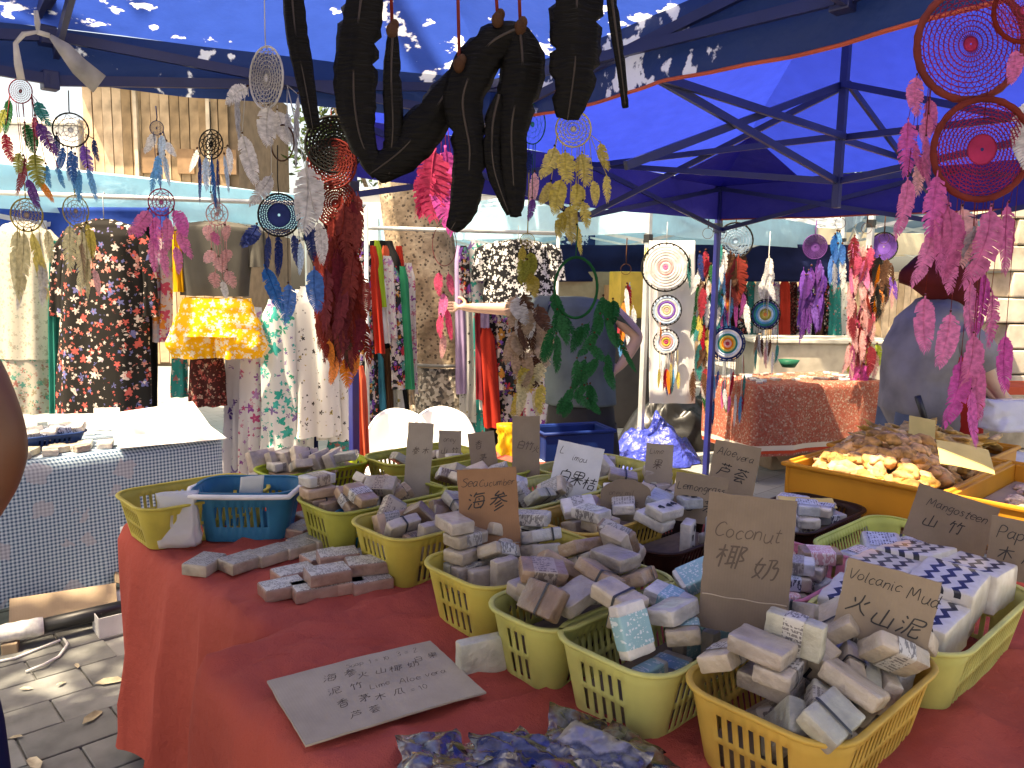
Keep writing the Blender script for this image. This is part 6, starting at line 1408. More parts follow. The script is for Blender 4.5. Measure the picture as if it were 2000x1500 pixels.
b2 = basket('low navy basket on the checked table', 0, 0, 'navy', L=.3, W=.2, H=.07, z=.757, center=gt(.74, .26), rz=gang - ANG, rows=1)
card('brown card leaning in the yellow basket of the checked table', 1.02, .36, .80, .16, .12, CB['tan'], -.6)
for i in range(16):
    a = .56 + .06 * i + random.uniform(-.015, .015)
    soap('pale soap bar lined along the front edge of the checked table', 'grey', Matrix.Translation(gt(a, .07 + .05 * (i % 2), .773)) @ Matrix.Rotation(gang + random.uniform(-.5, .5) + 1.4, 4, 'Z'), 'soaps along the checked table edge', rs)
for i in range(10):
    soap('pale soap bar heaped in the low navy basket', 'white', Matrix.Translation(gt(.64 + .05 * (i % 5), .22 + .08 * (i // 5), .825 + random.uniform(0, .015))) @ Euler((random.uniform(-.3, .3), random.uniform(-.3, .3), random.uniform(0, 3))).to_matrix().to_4x4(), 'soaps in the navy basket', rs)
# floor things on the left
def carton(label, c, dx, dy, dz, rz, m=None, flaps=True):
    root = thing('cardboard_box', label, 'box', c, rz); m = m or CB['tan']; t = .004
    for (x, y, lx, ly) in ((0, dy / 2, dx, t), (0, -dy / 2, dx, t), (dx / 2, 0, t, dy - t * 2), (-dx / 2, 0, t, dy - t * 2)):
        MB().box((x, y, dz / 2), (lx, ly, dz)).build('side', m, root, False)
    MB().box((0, 0, .004), (dx - .01, dy - .01, .004)).build('bottom', m, root, False)
    if flaps:
        for (x, y, lx, ly, ax, s) in ((0, -dy / 2, dx, dy * .48, 'x', -1), (0, dy / 2, dx, dy * .48, 'x', 1), (dx / 2, 0, dx * .3, dy * .96, 'y', 1)):
            rot = (RAD(-35 * s), 0, 0) if ax == 'x' else (0, RAD(30), 0)
            off = Vector((0, s * ly * .42, -ly * .26)) if ax == 'x' else Vector((lx * .45, 0, -lx * .22))
            MB().box((x + off.x, y + off.y, dz + off.z + .004), (lx, ly, t), rot).build('flap', m, root, False)
    return root
carton('open brown carton with spread flaps under the checked table', (*gz(130, 1195, 0)[:2], .012), .42, .3, .14, .5)
carton('white printed carton on the pavers beside the red cloth', (*gz(222, 1235, 0)[:2], .014), .14, .12, .09, .7, CB['white'], False)
bag('clear plastic bag with orange scraps beside the open carton', Vector((*gz(212, 1200, 0)[:2], .014)), .28, .2, .1, 5, None, .5)
pl = thing('wrapped_pole', 'black pole on the pavers with one end bound in white tape', 'pole', (*gz(120, 1215, .05)[:2], 0))
pa, pb, pc = gz(-120, 1262, .09), gz(85, 1222, .09), gz(300, 1172, .09)
MBp = MB().tube([pb, pc], .032, 14); wpart(MBp, 'tube', M_BLACKPL, pl); MBp = MB().tube([pa + (pb - pa) * i / 14 for i in range(15)], [.037 + .003 * (i % 2) for i in range(15)], 14); wpart(MBp, 'tape', mat('white_tape', (.66, .66, .64), .7, .2, 30, .6, 60), pl)
for p in (pa.lerp(pc, .3), pc):
    wpart(MB().box((p.x, p.y, .032), (.06, .12, .05), (0, 0, .5), .006), 'rest', CB['tan'], pl, False)
mb = MB(); mb.tube([gz(50, 1312, .02), gz(85, 1298, .03), gz(115, 1282, .02), gz(132, 1258, .03), gz(122, 1245, .02)], .006, 6); tag(mb.build('cable_tie', mat('white_strap', (.7, .7, .68), .5)), 'white plastic strap curled on the pavers', 'strap')
mb = MB(); mb.tube([gz(-40, 1300, .02), gz(30, 1285, .02), gz(80, 1265, .02), gz(118, 1250, .03)], .006, 6); tag(mb.build('cable_tie', mat('white_strap', (.7, .7, .68), .5)), 'straight white strap beside the wrapped pole', 'strap')
LFM = MB().add([(-.05, 0, 0), (-.02, -.018, .006), (.03, -.015, .008), (.055, 0, .002), (.03, .016, .01), (-.02, .018, .006), (0, 0, .001)], [(0, 1, 6), (1, 2, 6), (2, 3, 6), (3, 4, 6), (4, 5, 6), (5, 0, 6)]).mesh('leaf', True)
for i, (x, y) in enumerate(((213, 1332), (180, 1402), (68, 1492), (52, 1345), (120, 1335), (150, 1300), (30, 1440), (240, 1440), (262, 1290))):
    s = 1 if i < 3 else .45
    tag(link('dead_leaf', LFM, mat('dry_leaf', (.42, .36, .24), .8, .3, 20, rnd=.2), None, loc=gz(x, y, .02), rot=(random.uniform(-.3, .3), random.uniform(-.2, .2), .4 + i), scale=(s, s, s)), 'dry pale leaf fallen on the grey pavers', 'leaf', 'dry leaves on the pavers')
# ================================================================== middle ground
def chair(label, x, y, Y, rz):
    p = gy(x, y, Y); root = thing('plastic_chair', label, 'chair', (p.x, p.y, .005), rz, 'white plastic chairs'); m = mat('white_chair_plastic', (.80, .80, .79), .4, .03)
    mb = MB(); mb.grid(lambda s, t: Vector(((s - .5) * .42 * (1 - .55 * max(0, t - .55) ** 1.6 * 2.2), .19 + .06 * t - .10 * (2 * s - 1) ** 2, .44 + .34 * t * (1 - .14 * (2 * s - 1) ** 2))), 16, 12); o = mb.build('backrest', m, root); md = o.modifiers.new('t', 'SOLIDIFY'); md.thickness = .012
    mb = MB(); mb.grid(lambda s, t: Vector(((s - .5) * .42, -.2 + .4 * t, .43 - .02 * math.sin(math.pi * s) * math.sin(math.pi * t))), 10, 10); o = mb.build('seat', m, root); md = o.modifiers.new('t', 'SOLIDIFY'); md.thickness = .015
    for sx in (-1, 1):
        for sy_ in (-1, 1): MB().tube([(sx * .18, sy_ * .17, .43), (sx * .23, sy_ * .23, 0)], [.028, .022], 8).build('leg', m, root)
chair('white plastic chair showing its rounded back left of the trunk', 788, 830, 4.65, .35)
chair('white plastic chair showing its rounded back before the trunk', 868, 845, 4.75, .2)
bag('yellow plastic bag standing behind the tall narrow card', Vector((*gy(1012, 880, 3.75)[:2], .75)) , .2, .14, .16, 7, mat('yellow_bag', (.66, .44, .03), .35, .15, tr=.3), .3)
st_ = thing('folding_stool', 'small side stand behind the soap table', 'stand', (*gy(1050, 880, 3.85)[:2], 0), ANG); MB().box((0, 0, .735), (.62, .34, .025), bev=.004).build('top', mat('table_white', (.6, .6, .58)), st_, False)
for sx in (-.26, .26):
    for sy_ in (-.12, .12): MB().tube([(sx, sy_, .73), (sx * 1.1, sy_ * 1.1, .005)], .012, 6).build('leg', M_STEEL, st_)
cr_ = thing('plastic_crate', 'blue plastic crate on the stand behind the white card', 'crate', (*gy(1115, 880, 3.8)[:2], .748), .35)
mbl = plastic('crate_blue', (.012, .035, .16))
for (x, y, lx, ly) in ((0, .1, .36, .012), (0, -.1, .36, .012), (.175, 0, .012, .19), (-.175, 0, .012, .19)): MB().box((x, y, .065), (lx, ly, .13), bev=.003).build('side', mbl, cr_, False)
MB().box((0, 0, .006), (.35, .2, .01)).build('bottom', mbl, cr_, False); MB().tube([(-.185, -.105, .13), (.185, -.105, .13), (.185, .105, .13), (-.185, .105, .13)], .01, 6, True).build('rim', mbl, cr_)
# blue tarpaulin heap on the ground
def mound(name, label, cat, c, sx, sy_, h, m, seed, bump=.5, rz=0):
    mb = MB()
    def f(s, t):
        a = 2 * math.pi * s; r = t; x = math.cos(a) * r; y = math.sin(a) * r; k = 1 + .25 * nz((x * 2, y * 2, seed))
        zz = h * max(0, 1 - r ** 2.2) * (1 + bump * nz((x * 2.6, y * 2.6, seed)) + bump * .6 * nz((x * 6, y * 6, seed))) + .01
        return Vector((x * sx * k, y * sy_ * k, zz))
    mb.grid(f, 48, 18, True); o = mb.build(name, m, None, loc=c, rot=(0, 0, rz)); tag(o, label, cat); return o
q = NT('blue_tarpaulin'); co = q.coord(); q.l(q.ramp(q.noise(4, 4, co), [(.3, (.02, .03, .22)), (.7, (.06, .09, .50))]), q.b.inputs['Base Color']); q.b.inputs['Roughness'].default_value = .28; q.bump(q.noise(9, 6, co), 1.0, .06); M_TARP = q.m
mound('tarpaulin', 'crumpled blue tarpaulin on the ground behind the steel pole', 'tarpaulin', (*gz(1275, 900, 0)[:2], 0), .42, .3, .30, M_TARP, 3, .7)
mound('tarpaulin', 'lower fold of blue tarpaulin beside the blue crate', 'tarpaulin', (*gz(1190, 935, 0)[:2], 0), .34, .22, .22, M_TARP, 8, .7)
for i, (x, y, sx, h, lb) in enumerate(((1310, 870, .55, .5, 'long black bag heap under the white sheet'), (1395, 862, .4, .55, 'black bag beside the blue tent leg'), (1462, 862, .22, .48, 'black bag left of the patterned cloth'))):
    mound('bin_bag', lb, 'bag', (*gz(x, y, 0)[:2], 0), sx, .3, h, mat('black_bag', (.012, .012, .012), .35, .2, 5, .8, 14), 20 + i, .5)
carton('brown carton with raised flaps behind the orange tray', (*gz(1528, 908, 0)[:2], .005), .46, .32, .17, .3)
carton('brown carton standing at the corner of the patterned cloth', (*gz(1470, 890, 0)[:2], .005), .2, .2, .42, .2, CB['brown'])
cr2 = thing('wire_crate', 'white wire crate under the patterned cloth', 'crate', (*gz(1610, 885, 0)[:2], .005), .2)
for k in range(9):
    MB().box((-.24 + .06 * k, 0, .13), (.006, .006, .26)).build('wire', mat('white_wire', (.75, .75, .74), .4), cr2, False)
for z_ in (.02, .14, .26): MB().box((0, 0, z_), (.5, .008, .008)).build('wire', mat('white_wire', (.75, .75, .74), .4), cr2, False)
# rear stall: sheet, tables, goods
SHEET_M = mat('white_sheet_cotton', (.80, .79, .78), .9, .04, 4, tr=.35)
def hang_sheet(label, x0, x1, y0, y1, Y, m, seed=0, amp=.02):
    mb = MB(); p = gy((x0 + x1) / 2, y1, Y)
    mb.grid(lambda s, t: gy(x0 + (x1 - x0) * s, y0 + (y1 - y0) * t, Y) - p + Vector((0, amp * (math.sin(s * 14 + seed) * .5 + nz((s * 3, t * 2, seed))), 0)), 30, 12)
    o = mb.build('hanging_sheet', m, None, loc=p); tag(o, label, 'sheet'); md = o.modifiers.new('t', 'SOLIDIFY'); md.thickness = .002
hang_sheet('dark blue tarpaulin slung below the turquoise canopy', 1075, 1660, 478, 550, 9.25, PLN['navy'], 5, .12)
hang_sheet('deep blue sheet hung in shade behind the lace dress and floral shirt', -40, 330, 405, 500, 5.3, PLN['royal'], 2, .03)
hang_sheet('white sheet hung behind the pale mandalas', 1268, 1358, 470, 788, 6.72, SHEET_M)
q = NT('red_patterned_cloth'); co = q.coord()
v_ = q.n('TexVoronoi'); v_.inputs['Scale'].default_value = 85; q.l(co, v_.inputs['Vector']); z3 = q.sep(co)
c = q.ramp(q.sep(v_.outputs['Color'])[0], [(.2, (.36, .085, .055)), (.5, (.42, .15, .10)), (.75, (.26, .10, .065)), (.95, (.48, .31, .23))])
band = q.math('MULTIPLY', q.math('GREATER_THAN', z3[2], .285), q.math('LESS_THAN', z3[2], .325)); band2 = q.math('MULTIPLY', q.math('GREATER_THAN', z3[2], .26), q.math('LESS_THAN', z3[2], .283))
c = q.mix(band, c, (.66, .58, .46)); c = q.mix(band2, c, (.55, .07, .03)); q.fabric(c, .2); M_PAT = q.m
pa_ = gz(1478, 755, .8); pb_ = gz(1735, 745, .8); pd = (pb_ - pa_); pang = math.atan2(pd.y, pd.x); Lp = pd.length
bk = Vector((-math.sin(pang), math.cos(pang), 0)) * .7; po = pa_ + bk
folding_table('folding table under the red patterned cloth', po, Lp, .7, .8, pang)
cloth('tablecloth', 'red patterned cloth with a striped hem on the rear stall', Lp, .7, .8, M_PAT, po, (.5, .3, .55, .56), amp=.03, rz=pang, seed=12, folds=5, cat='tablecloth')
pe = gz(1275, 762, .8); pd2 = pa_ - pe
po2 = pe + bk * 1.0; L2 = pd2.length - .12; a2 = math.atan2(pd2.y, pd2.x)
hang_sheet('second white sheet with bright feathers before it, right of the blue leg', 1392, 1472, 735, 800, 6.85, SHEET_M, 3)
for i in range(44):
    s, t = random.random(), random.random(); p = po + pd.normalized() * (Lp * (.04 + .9 * s)) - bk.normalized() * (.08 + .52 * t); p.z = .815
    tag(link('trinket', BARS[i % 5], [F_WHITE, F_GREY, F_BLUEW, F_CREAM][i % 4], None, loc=p, rot=(0, 0, random.uniform(0, 3)), scale=(.8, .8, .6)), 'small pale packet spread on the red patterned stall table', 'packet', 'packets on the patterned table')
bw = thing('plastic_bowl', 'dark green bowl among the packets of the rear stall', 'bowl', (*gz(1540, 715, .82)[:2], .81)); MB().loft([(Vector((0, 0, 0)), Vector((.06, 0, 0)), Vector((0, .06, 0))), (Vector((0, 0, .07)), Vector((.1, 0, 0)), Vector((0, .1, 0))), (Vector((0, 0, .068)), Vector((.092, 0, 0)), Vector((0, .092, 0))), (Vector((0, 0, .012)), Vector((.05, 0, 0)), Vector((0, .05, 0)))], 20).build('bowl', plastic('dark_green_plastic', (.01, .10, .06)), bw)
ct_a = gz(1535, 640, 1.05); 
ctr = thing('counter', 'beige cloth fronted counter behind the rear stall', 'counter', (*gy(1588, 720, 8.4)[:2], 0), .1)
MB().box((0, 0, .5), (1.5, .6, 1.0), bev=.02).build('body', mat('beige_cloth', (.42, .37, .30), .9), ctr, False); MB().box((0, 0, 1.02), (1.6, .68, .04), bev=.008).build('top', mat('pale_top', (.6, .56, .48)), ctr, False)
# far clutter behind the man and right edge
for i, (x, y, Y, wd, ht, m_, lb) in enumerate(((1140, 545, 9.5, .8, .5, CB['tan'], 'tan carton stack on the shelf behind the man'), (1225, 560, 9.2, .5, .35, CB['brown'], 'brown carton behind the striped feather strands'), (1235, 720, 8.8, .5, .5, mat('yellow_crate', (.6, .36, .05), .5), 'yellow crate at the back behind the steel pole'))):
    p = gy(x, y + 40, Y); rt = thing('stacked_carton', lb, 'box', (p.x, p.y, 0), .1 * i)
    MB().box((0, 0, .6), (wd * 1.4, .5, 1.2), bev=.01).build('stand', mat('dark_stand', (.06, .05, .045), .8), rt, False); MB().box((0, 0, 1.2 + ht / 2 + .002), (wd, .4, ht), bev=.008).build('carton', m_, rt, False)
rk2 = gy(1985, 640, 5.4); bw2 = thing('brick_pier', 'pale stone pier behind the long pink feathers', 'wall', (rk2.x, rk2.y, 0), .2)
for r_ in range(13):
    for k in range(2): MB().box(((-.14 + .28 * k) + (.07 if r_ % 2 else -.03), 0, .09 + r_ * .17), (.265, .3, .16), bev=.01).build('stone', mat('pale_stone', (.52, .45, .35), .9, .25, 8, .5, 30, rnd=.12), bw2, False)
tbx = gy(1975, 715, 4.9); bench = thing('wooden_bench', 'red painted bench behind the orange trays', 'bench', (tbx.x, tbx.y, 0), .1)
MB().box((0, 0, .98), (.9, .3, .05), bev=.006).build('seat', PLN['coral'], bench, False)
for sx in (-.4, .4): MB().box((sx, 0, .48), (.06, .26, .95)).build('leg', mat('dark_stand', (.06, .05, .045), .8), bench, False)
bag('white plastic bag of goods at the end of the rear tray', Vector((*gz(1965, 830, .97)[:2], .95)), .22, .16, .14, 11, None, .2)
# ================================================================== people
def skin_body(name, J, E_, m, parent, root='pelvis', lv=2):
    me = bpy.data.meshes.new(name); keys = list(J); idx = {k: i for i, k in enumerate(keys)}
    me.from_pydata([tuple(J[k][0]) for k in keys], [(idx[a], idx[b]) for a, b in E_], [])
    o = bpy.data.objects.new(name, me); COL.objects.link(o); o.parent = parent
    sk = o.modifiers.new('skin', 'SKIN'); sk.use_smooth_shade = True
    for k in keys:
        r_ = J[k][1]; sv = me.skin_vertices[0].data[idx[k]]; sv.radius = r_ if isinstance(r_, tuple) else (r_, r_); sv.use_root = (k == root)
    ss = o.modifiers.new('sub', 'SUBSURF'); ss.levels = lv; ss.render_levels = lv
    me.materials.append(m); return o
def hand(J, E_, pre, wrist, d, side, up, s=1.0, curl=.35):
    """palm and five fingers growing from a wrist joint; d along the hand, side towards the thumb"""
    w_ = Vector(J[wrist][0]); d = d.normalized(); side = side.normalized(); up = up.normalized()
    J[pre + 'palm'] = (w_ + d * .05 * s, (.030 * s, .017 * s)); E_.append((wrist, pre + 'palm'))
    J[pre + 'knuck'] = (w_ + d * .088 * s, (.032 * s, .014 * s)); E_.append((pre + 'palm', pre + 'knuck'))
    for i, (off, ln) in enumerate(((.028, .068), (.010, .078), (-.009, .072), (-.027, .056))):
        b = w_ + d * .098 * s + side * off * s; a = b + d * ln * .5 * s - up * .008 * s; c_ = a + (d * (1 - curl) - up * curl * 1.4).normalized() * ln * .5 * s
        for k, (q_, r_) in enumerate(((b, .0092), (a, .0086), (c_, .0068))):
            J[f'{pre}f{i}{k}'] = (q_, r_ * s); E_.append((pre + 'knuck' if k == 0 else f'{pre}f{i}{k-1}', f'{pre}f{i}{k}'))
    b = w_ + d * .03 * s + side * .034 * s; a = b + (d * .7 + side * .8).normalized() * .034 * s; c_ = a + (d + side * .2).normalized() * .03 * s
    for k, (q_, r_) in enumerate(((b, .012), (a, .0105), (c_, .008))):
        J[f'{pre}t{k}'] = (q_, r_ * s); E_.append((pre + 'palm' if k == 0 else f'{pre}t{k-1}', f'{pre}t{k}'))
SKIN_L = mat('light_skin', (.52, .33, .24), .5, .08, 9, sss=.15, spec=.35); SKIN_D = mat('brown_skin', (.15, .065, .035), .45, .1, 9, sss=.1, spec=.4); HAIR = mat('dark_hair', (.012, .010, .009), .5, .2, 60, .6, 120)
def head_parts(root, c, fwd, m, r=.1, hairm=HAIR, s=1.0):
    """skull, face and hair as one head mesh group; fwd is the way the face looks"""
    fwd = fwd.normalized(); side = fwd.cross(Vector((0, 0, 1))).normalized(); up = side.cross(fwd)
    def W(x, y, z): return c + side * x + fwd * y + up * z
    bm = bmesh.new(); bmesh.ops.create_uvsphere(bm, u_segments=24, v_segments=18, radius=1)
    vs = []
    for q_ in bm.verts:
        x, y, z = q_.co; jaw = 1 - .28 * max(0, -z) * max(0, 1)
        yy = y * (.098 if y > 0 else .100) * (1 - .12 * max(0, -z)); 
        nose = .022 * math.exp(-((x / .18) ** 2) - (((z + .10) / .2) ** 2)) if y > .5 else 0
        q_.co = Vector((x * .078 * jaw, yy + nose, z * .118))
    mb = MB(); bm.verts.index_update(); mb.add([W(*q_.co) for q_ in bm.verts], [[q_.index for q_ in f.verts] for f in bm.faces]); bm.free(); h = mb.build('head', m, root)
    for sx in (-1, 1):
        link('ear', BEAD, m, h, loc=W(sx * .078, -.005, -.005), scale=(.014, .018, .03)); link('eye', BEAD, M_BLACKPL, h, loc=W(sx * .03, .088, .012), scale=(.009, .006, .006))
    mb = MB(); mb.tube([W(-.022, .088, -.06), W(0, .094, -.058), W(.022, .088, -.06)], .005, 6); mb.build('mouth', mat('lip', (.3, .12, .1), .5), h)
    mb = MB()
    def hf(s_, t):
        a = 2 * math.pi * s_; ph = t * (1.75 if math.sin(a) < .2 else 1.15); x = math.sin(ph) * math.cos(a); y = math.sin(ph) * math.sin(a); z = math.cos(ph); k = 1.06 + .03 * nz((x * 8, y * 8, z * 8))
        return W(x * .083 * k, y * .104 * k, z * .122 * k)
    mb.grid(hf, 32, 14, True); mb.build('hair', hairm, root)
# man in grey, seen from behind
Ym = 4.8
mn = thing('person', 'person in a dark grey shirt and black shorts bending, one arm stretched to the trunk', 'person', (*gy(1130, 800, Ym)[:2], 0))
O = mn.location
def Pm(x, y, dy=0): return gy(x, y, Ym) + Vector((0, dy, 0)) - O
J = {'pelvis': (Pm(1132, 800), (.15, .11)), 'belly': (Pm(1130, 720), (.145, .10)), 'chest': (Pm(1128, 640, .02), (.16, .105)), 'uchest': (Pm(1126, 618, .05), (.10, .07)), 'neck': (Pm(1118, 616, .2), .05),
     'ls': (Pm(1060, 604, .03), .06), 'le': (Pm(992, 604, 0), .043), 'lw': (Pm(918, 601, 0), .030), 'rs': (Pm(1196, 606, .03), .06), 're': (Pm(1247, 658, -.02), .045), 'rw': (Pm(1212, 712, -.03), .032)}
E_ = [('pelvis', 'belly'), ('belly', 'chest'), ('chest', 'uchest'), ('uchest', 'neck'), ('uchest', 'ls'), ('ls', 'le'), ('le', 'lw'), ('uchest', 'rs'), ('rs', 're'), ('re', 'rw')]
for s, n_ in ((-1, 'l'), (1, 'r')):
    hp = J['pelvis'][0] + Vector((s * .09, 0, -.06)); J[n_ + 'h'] = (hp, .09); J[n_ + 'k'] = (Vector((hp.x + s * .03, .02, .47)), .062); J[n_ + 'c'] = (Vector((hp.x + s * .035, -.02, .32)), .056); J[n_ + 'a'] = (Vector((hp.x + s * .04, 0, .09)), .04); J[n_ + 'ft'] = (Vector((hp.x + s * .05, .15, .035)), .035)
    E_ += [('pelvis', n_ + 'h'), (n_ + 'h', n_ + 'k'), (n_ + 'k', n_ + 'c'), (n_ + 'c', n_ + 'a'), (n_ + 'a', n_ + 'ft')]
hand(J, E_, 'L', 'lw', J['lw'][0] - J['le'][0], Vector((0, .3, 1)), Vector((0, -1, .2)), .95, .3)
hand(J, E_, 'R', 'rw', Vector((-.6, 0, -.7)), Vector((-.5, 0, .6)), Vector((0, -1, 0)), .95, .5)
skin_body('body', J, E_, SKIN_L, mn)
head_parts(mn, Pm(1114, 640, .36), Vector((-.1, .75, -.75)), SKIN_L)
GREYSH = mat('dark_grey_shirt', (.085, .11, .118), .9, .2, 6, .4, 25, tr=.1)
def tloft(rows, name, m, parent, seed=0, wr=.008, n=36, cap=False):
    out = []
    for i, (c, ax, ay) in enumerate(rows):
        ring = []
        for k in range(n):
            a = 2 * math.pi * k / n; d_ = ax * math.cos(a) + ay * math.sin(a); ring.append(c + d_ * (1 + wr * 9 * nz((math.cos(a) * 2, math.sin(a) * 2, i * .7 + seed))))
        out.append(ring)
    fine = []
    for i in range(len(out) - 1):
        for k in range(5):
            t = k / 5; fine.append([a.lerp(b, t) + Vector((0, wr * nz((a.x * 14, a.z * 14, seed + i + t)), wr * .5 * nz((a.x * 20, a.y * 20, seed)))) for a, b in zip(out[i], out[i + 1])])
    fine.append(out[-1]); mb = MB(); mb.loft(fine, cap=cap); return mb.build(name, m, parent)
X = Vector((1, 0, 0)); Yv = Vector((0, 1, 0))
tloft([(Pm(1120, 580, .14), X * .075, Yv * .07), (Pm(1124, 584, .10), X * .15, Yv * .10), (Pm(1128, 600, .05), X * .222, Yv * .13), (Pm(1130, 640, .02), X * .24, Yv * .15), (Pm(1130, 700, 0), X * .225, Yv * .155), (Pm(1134, 760, 0), X * .218, Yv * .155), (Pm(1134, 788, 0), X * .22, Yv * .16)], 'shirt', GREYSH, mn, 1, cap=True)
tloft([(Pm(1068, 606, .03), Vector((.02, 0, .085)), Yv * .085), (Pm(1040, 604, .02), Vector((.01, 0, .085)), Yv * .082), (Pm(1000, 606, .0), Vector((.01, 0, .078)), Yv * .074)], 'sleeve', GREYSH, mn, 3, n=24)
tloft([(Pm(1190, 606, .03), Vector((-.05, 0, .075)), Yv * .085), (Pm(1212, 618, .01), Vector((-.055, 0, .062)), Yv * .082), (Pm(1232, 642, -.01), Vector((-.06, 0, .05)), Yv * .075)], 'sleeve', GREYSH, mn, 4, n=24)
BLK_ = mat('black_shorts', (.010, .010, .011), .9, .2, 5)
tloft([(Pm(1134, 772, 0), X * .19, Yv * .14), (Pm(1134, 800, 0), X * .205, Yv * .15), (Pm(1134, 835, 0), X * .215, Yv * .15)], 'shorts', BLK_, mn, 5)
for s in (-1, 1): tloft([(Pm(1134 + s * 33, 825, 0), X * .115, Yv * .14), (Pm(1134 + s * 38, 870, .0), X * .12, Yv * .13), (Pm(1134 + s * 40, 915, .01), X * .12, Yv * .12)], 'shorts_leg', BLK_, mn, 6 + s)
# hunched person on the right
Yr = 3.95
pr = thing('person', 'person in a loose blue grey top and maroon headscarf stooping by the trays', 'person', (*gy(1800, 800, Yr)[:2], 0)); O2 = pr.location
def Pr(x, y, dy=0): return gy(x, y, Yr) + Vector((0, dy, 0)) - O2
J = {'pelvis': (Pr(1800, 830), (.15, .13)), 'belly': (Pr(1795, 760), (.15, .13)), 'chest': (Pr(1808, 680), (.15, .13)), 'uchest': (Pr(1832, 625), (.11, .1)), 'neck': (Pr(1850, 592), .05), 'ls': (Pr(1838, 640, -.12), .06), 'le': (Pr(1885, 715, -.16), .045), 'lw': (Pr(1935, 770, -.1), .03), 'rs': (Pr(1838, 640, .14), .06), 're': (Pr(1890, 715, .16), .045), 'rw': (Pr(1945, 765, .1), .03)}
E_ = [('pelvis', 'belly'), ('belly', 'chest'), ('chest', 'uchest'), ('uchest', 'neck'), ('uchest', 'ls'), ('ls', 'le'), ('le', 'lw'), ('uchest', 'rs'), ('rs', 're'), ('re', 'rw')]
for s, n_ in ((-1, 'l'), (1, 'r')):
    hp = J['pelvis'][0] + Vector((0, s * .09, -.06)); J[n_ + 'h'] = (hp, .095); J[n_ + 'k'] = (Vector((hp.x + .06, hp.y, .46)), .065); J[n_ + 'c'] = (Vector((hp.x, hp.y, .30)), .056); J[n_ + 'a'] = (Vector((hp.x - .02, hp.y, .09)), .042); J[n_ + 'ft'] = (Vector((hp.x + .14, hp.y, .035)), .035)
    E_ += [('pelvis', n_ + 'h'), (n_ + 'h', n_ + 'k'), (n_ + 'k', n_ + 'c'), (n_ + 'c', n_ + 'a'), (n_ + 'a', n_ + 'ft')]
hand(J, E_, 'L', 'lw', Vector((.7, .1, -.6)), Vector((.3, .6, .3)), Vector((0, -.3, 1)), .92, .5); hand(J, E_, 'R', 'rw', Vector((.7, -.1, -.6)), Vector((.3, -.6, .3)), Vector((0, .3, 1)), .92, .5)
skin_body('body', J, E_, SKIN_L, pr); head_parts(pr, Pr(1868, 545), Vector((.85, .2, -.5)), SKIN_L)
TOP_ = mat('blue_grey_top', (.27, .255, .25), .9, .25, 5, .9, 12, tr=.1)
def tilt(rx, ry, an): return (Vector((math.cos(an), 0, math.sin(an))) * rx, Yv * ry)
tloft([(Pr(1805, 848), *tilt(.15, .19, 0)), (Pr(1800, 800), *tilt(.185, .22, -.05)), (Pr(1800, 740), *tilt(.20, .235, -.12)), (Pr(1810, 690), *tilt(.20, .235, -.2)), (Pr(1826, 645), *tilt(.18, .22, -.35)), (Pr(1842, 610), *tilt(.13, .17, -.5)), (Pr(1856, 590), *tilt(.07, .08, -.6))], 'top', TOP_, pr, 2, .022)
for s in (-1, 1): tloft([(Pr(1832, 640, s * .16), *tilt(.08, .08, .5)), (Pr(1862, 672, s * .19), *tilt(.088, .085, .6)), (Pr(1888, 705, s * .18), *tilt(.085, .08, .6))], 'sleeve', TOP_, pr, 5 + s, .01, 24)
MAR = mat('maroon_scarf', (.13, .018, .018), .9, .25, 5, .4, 22, tr=.1)
bm = bmesh.new(); bmesh.ops.create_uvsphere(bm, u_segments=32, v_segments=22, radius=1)
for q_ in bm.verts:
    x, y, z = q_.co; k = 1 + .10 * nz(q_.co * 2.2, 1, 4)
    pull = max(0, -x) ** 2 * .55
    q_.co = Vector((x * .17 * k - pull * .12 + (.04 if z < -.4 else 0), y * .14 * k, z * .165 * k * (1 - .35 * max(0, -x) ** 2) - (.03 * max(0, x))))
mb = MB(); bm.verts.index_update(); c_ = Pr(1850, 540); mb.add([c_ + q_.co for q_ in bm.verts], [[q_.index for q_ in f.verts] for f in bm.faces]); bm.free(); mb.build('headscarf', MAR, pr)
tloft([(Pr(1835, 690, -.1), *tilt(.10, .12, 0)), (Pr(1842, 760, -.1), *tilt(.11, .15, 0)), (Pr(1850, 850, -.05), *tilt(.12, .17, 0)), (Pr(1850, 930, 0), *tilt(.13, .18, 0))], 'red_apron', PLN['red'], pr, 3, .012)
JN = mat('blue_jeans', (.10, .13, .18), .9, .25, 8, .3, 40)
for s in (-1, 1): tloft([(Pr(1785, 800, s * .1), *tilt(.13, .11, 0)), (Pr(1772, 860, s * .1), *tilt(.115, .1, 0)), (Vector((J['lk'][0].x - .02, s * .09, .46)), *tilt(.09, .09, 0)), (Vector((J['la'][0].x, s * .09, .1)), *tilt(.075, .075, 0))], 'jeans_leg', JN, pr, 8 + s, .01)
mb = MB(); mb.tube([Pr(1745, 760, -.24), Pr(1758, 800, -.24), Pr(1775, 840, -.2)], .016, 6); mb.build('bag_strap', M_BLACKPL, pr)
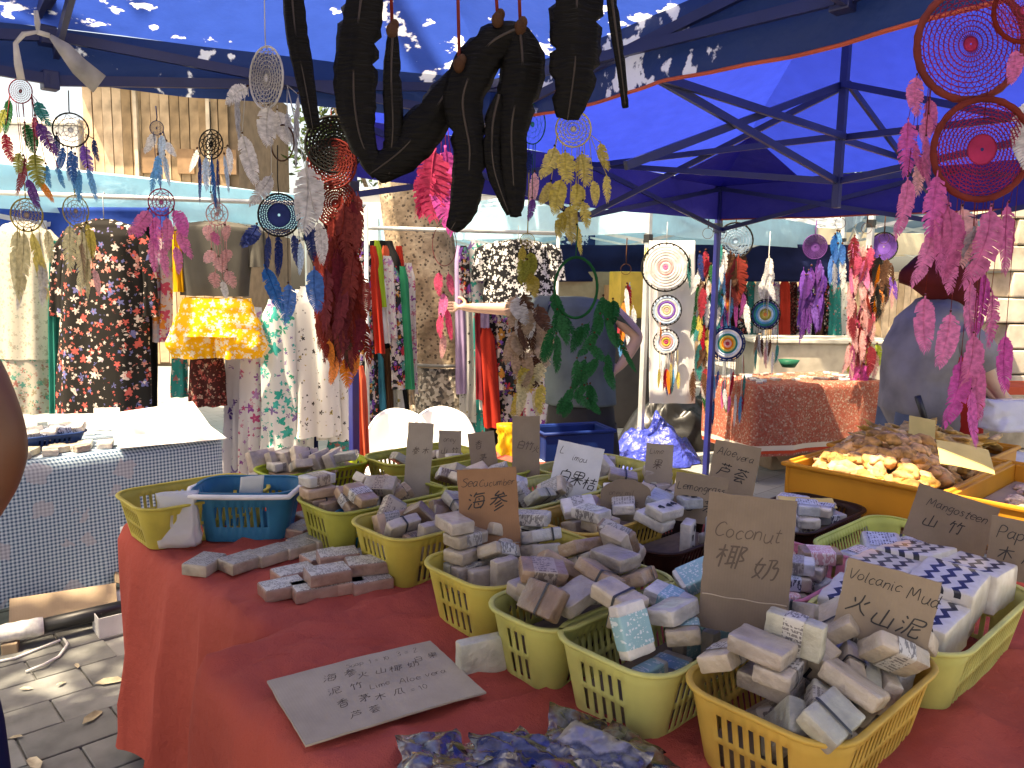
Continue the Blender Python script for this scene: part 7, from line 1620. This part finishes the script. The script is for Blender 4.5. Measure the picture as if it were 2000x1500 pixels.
# person whose elbow enters from the left
Yl = 1.28
pe_ = thing('person', 'person whose bare brown bent elbow shows beside the checked table', 'person', (*gy(-300, 900, Yl)[:2], 0)); O3 = pe_.location
def Pl(x, y, dy=0): return gy(x, y, Yl) + Vector((0, dy, 0)) - O3
J = {'pelvis': (Vector((0, 0, .93)), (.15, .1)), 'belly': (Vector((0, 0, 1.08)), (.14, .1)), 'chest': (Vector((0, 0, 1.28)), (.15, .1)), 'uchest': (Vector((0, 0, 1.42)), (.11, .08)), 'neck': (Vector((0, .02, 1.53)), .05),
     'ls': (Vector((.16, 0, 1.42)), .058), 'lm': (Pl(-60, 680), .052), 'le': (Pl(8, 872), .042), 'lf': (Pl(-35, 955, .03), .040), 'lw': (Pl(-150, 1085, .12), .028), 'rs': (Vector((-.17, 0, 1.42)), .058), 're': (Vector((-.26, .02, 1.14)), .042), 'rw': (Vector((-.2, .2, 1.0)), .028)}
E_ = [('pelvis', 'belly'), ('belly', 'chest'), ('chest', 'uchest'), ('uchest', 'neck'), ('uchest', 'ls'), ('ls', 'lm'), ('lm', 'le'), ('le', 'lf'), ('lf', 'lw'), ('uchest', 'rs'), ('rs', 're'), ('re', 'rw')]
for s, n_ in ((-1, 'l_'), (1, 'r_')):
    J[n_ + 'h'] = (Vector((s * .09, 0, .86)), .09); J[n_ + 'k'] = (Vector((s * .10, .02, .48)), .06); J[n_ + 'c'] = (Vector((s * .10, -.02, .32)), .055); J[n_ + 'a'] = (Vector((s * .10, 0, .09)), .04); J[n_ + 'ft'] = (Vector((s * .11, .15, .035)), .035)
    E_ += [('pelvis', n_ + 'h'), (n_ + 'h', n_ + 'k'), (n_ + 'k', n_ + 'c'), (n_ + 'c', n_ + 'a'), (n_ + 'a', n_ + 'ft')]
hand(J, E_, 'L', 'lw', Vector((-.6, .3, -.4)), Vector((0, .5, .5)), Vector((0, -.5, .5)), 1, .5); hand(J, E_, 'R', 'rw', Vector((.5, .6, -.2)), Vector((.3, .2, .6)), Vector((0, -.5, .7)), 1, .5)
skin_body('body', J, E_, SKIN_D, pe_); head_parts(pe_, Vector((0, .04, 1.66)), Vector((.3, 1, -.2)), SKIN_D)
tloft([(Vector((0, .01, 1.5)), X * .08, Yv * .07), (Vector((0, 0, 1.45)), X * .19, Yv * .11), (Vector((0, 0, 1.3)), X * .2, Yv * .135), (Vector((0, 0, 1.0)), X * .19, Yv * .135), (Vector((0, 0, .85)), X * .2, Yv * .14)], 'vest', PLN['white'], pe_, 2)
tloft([(Vector((0, 0, .95)), X * .18, Yv * .13), (Vector((0, 0, .8)), X * .21, Yv * .14), (Vector((0, 0, .45)), X * .24, Yv * .16)], 'skirt', PLN['navy'], pe_, 3)
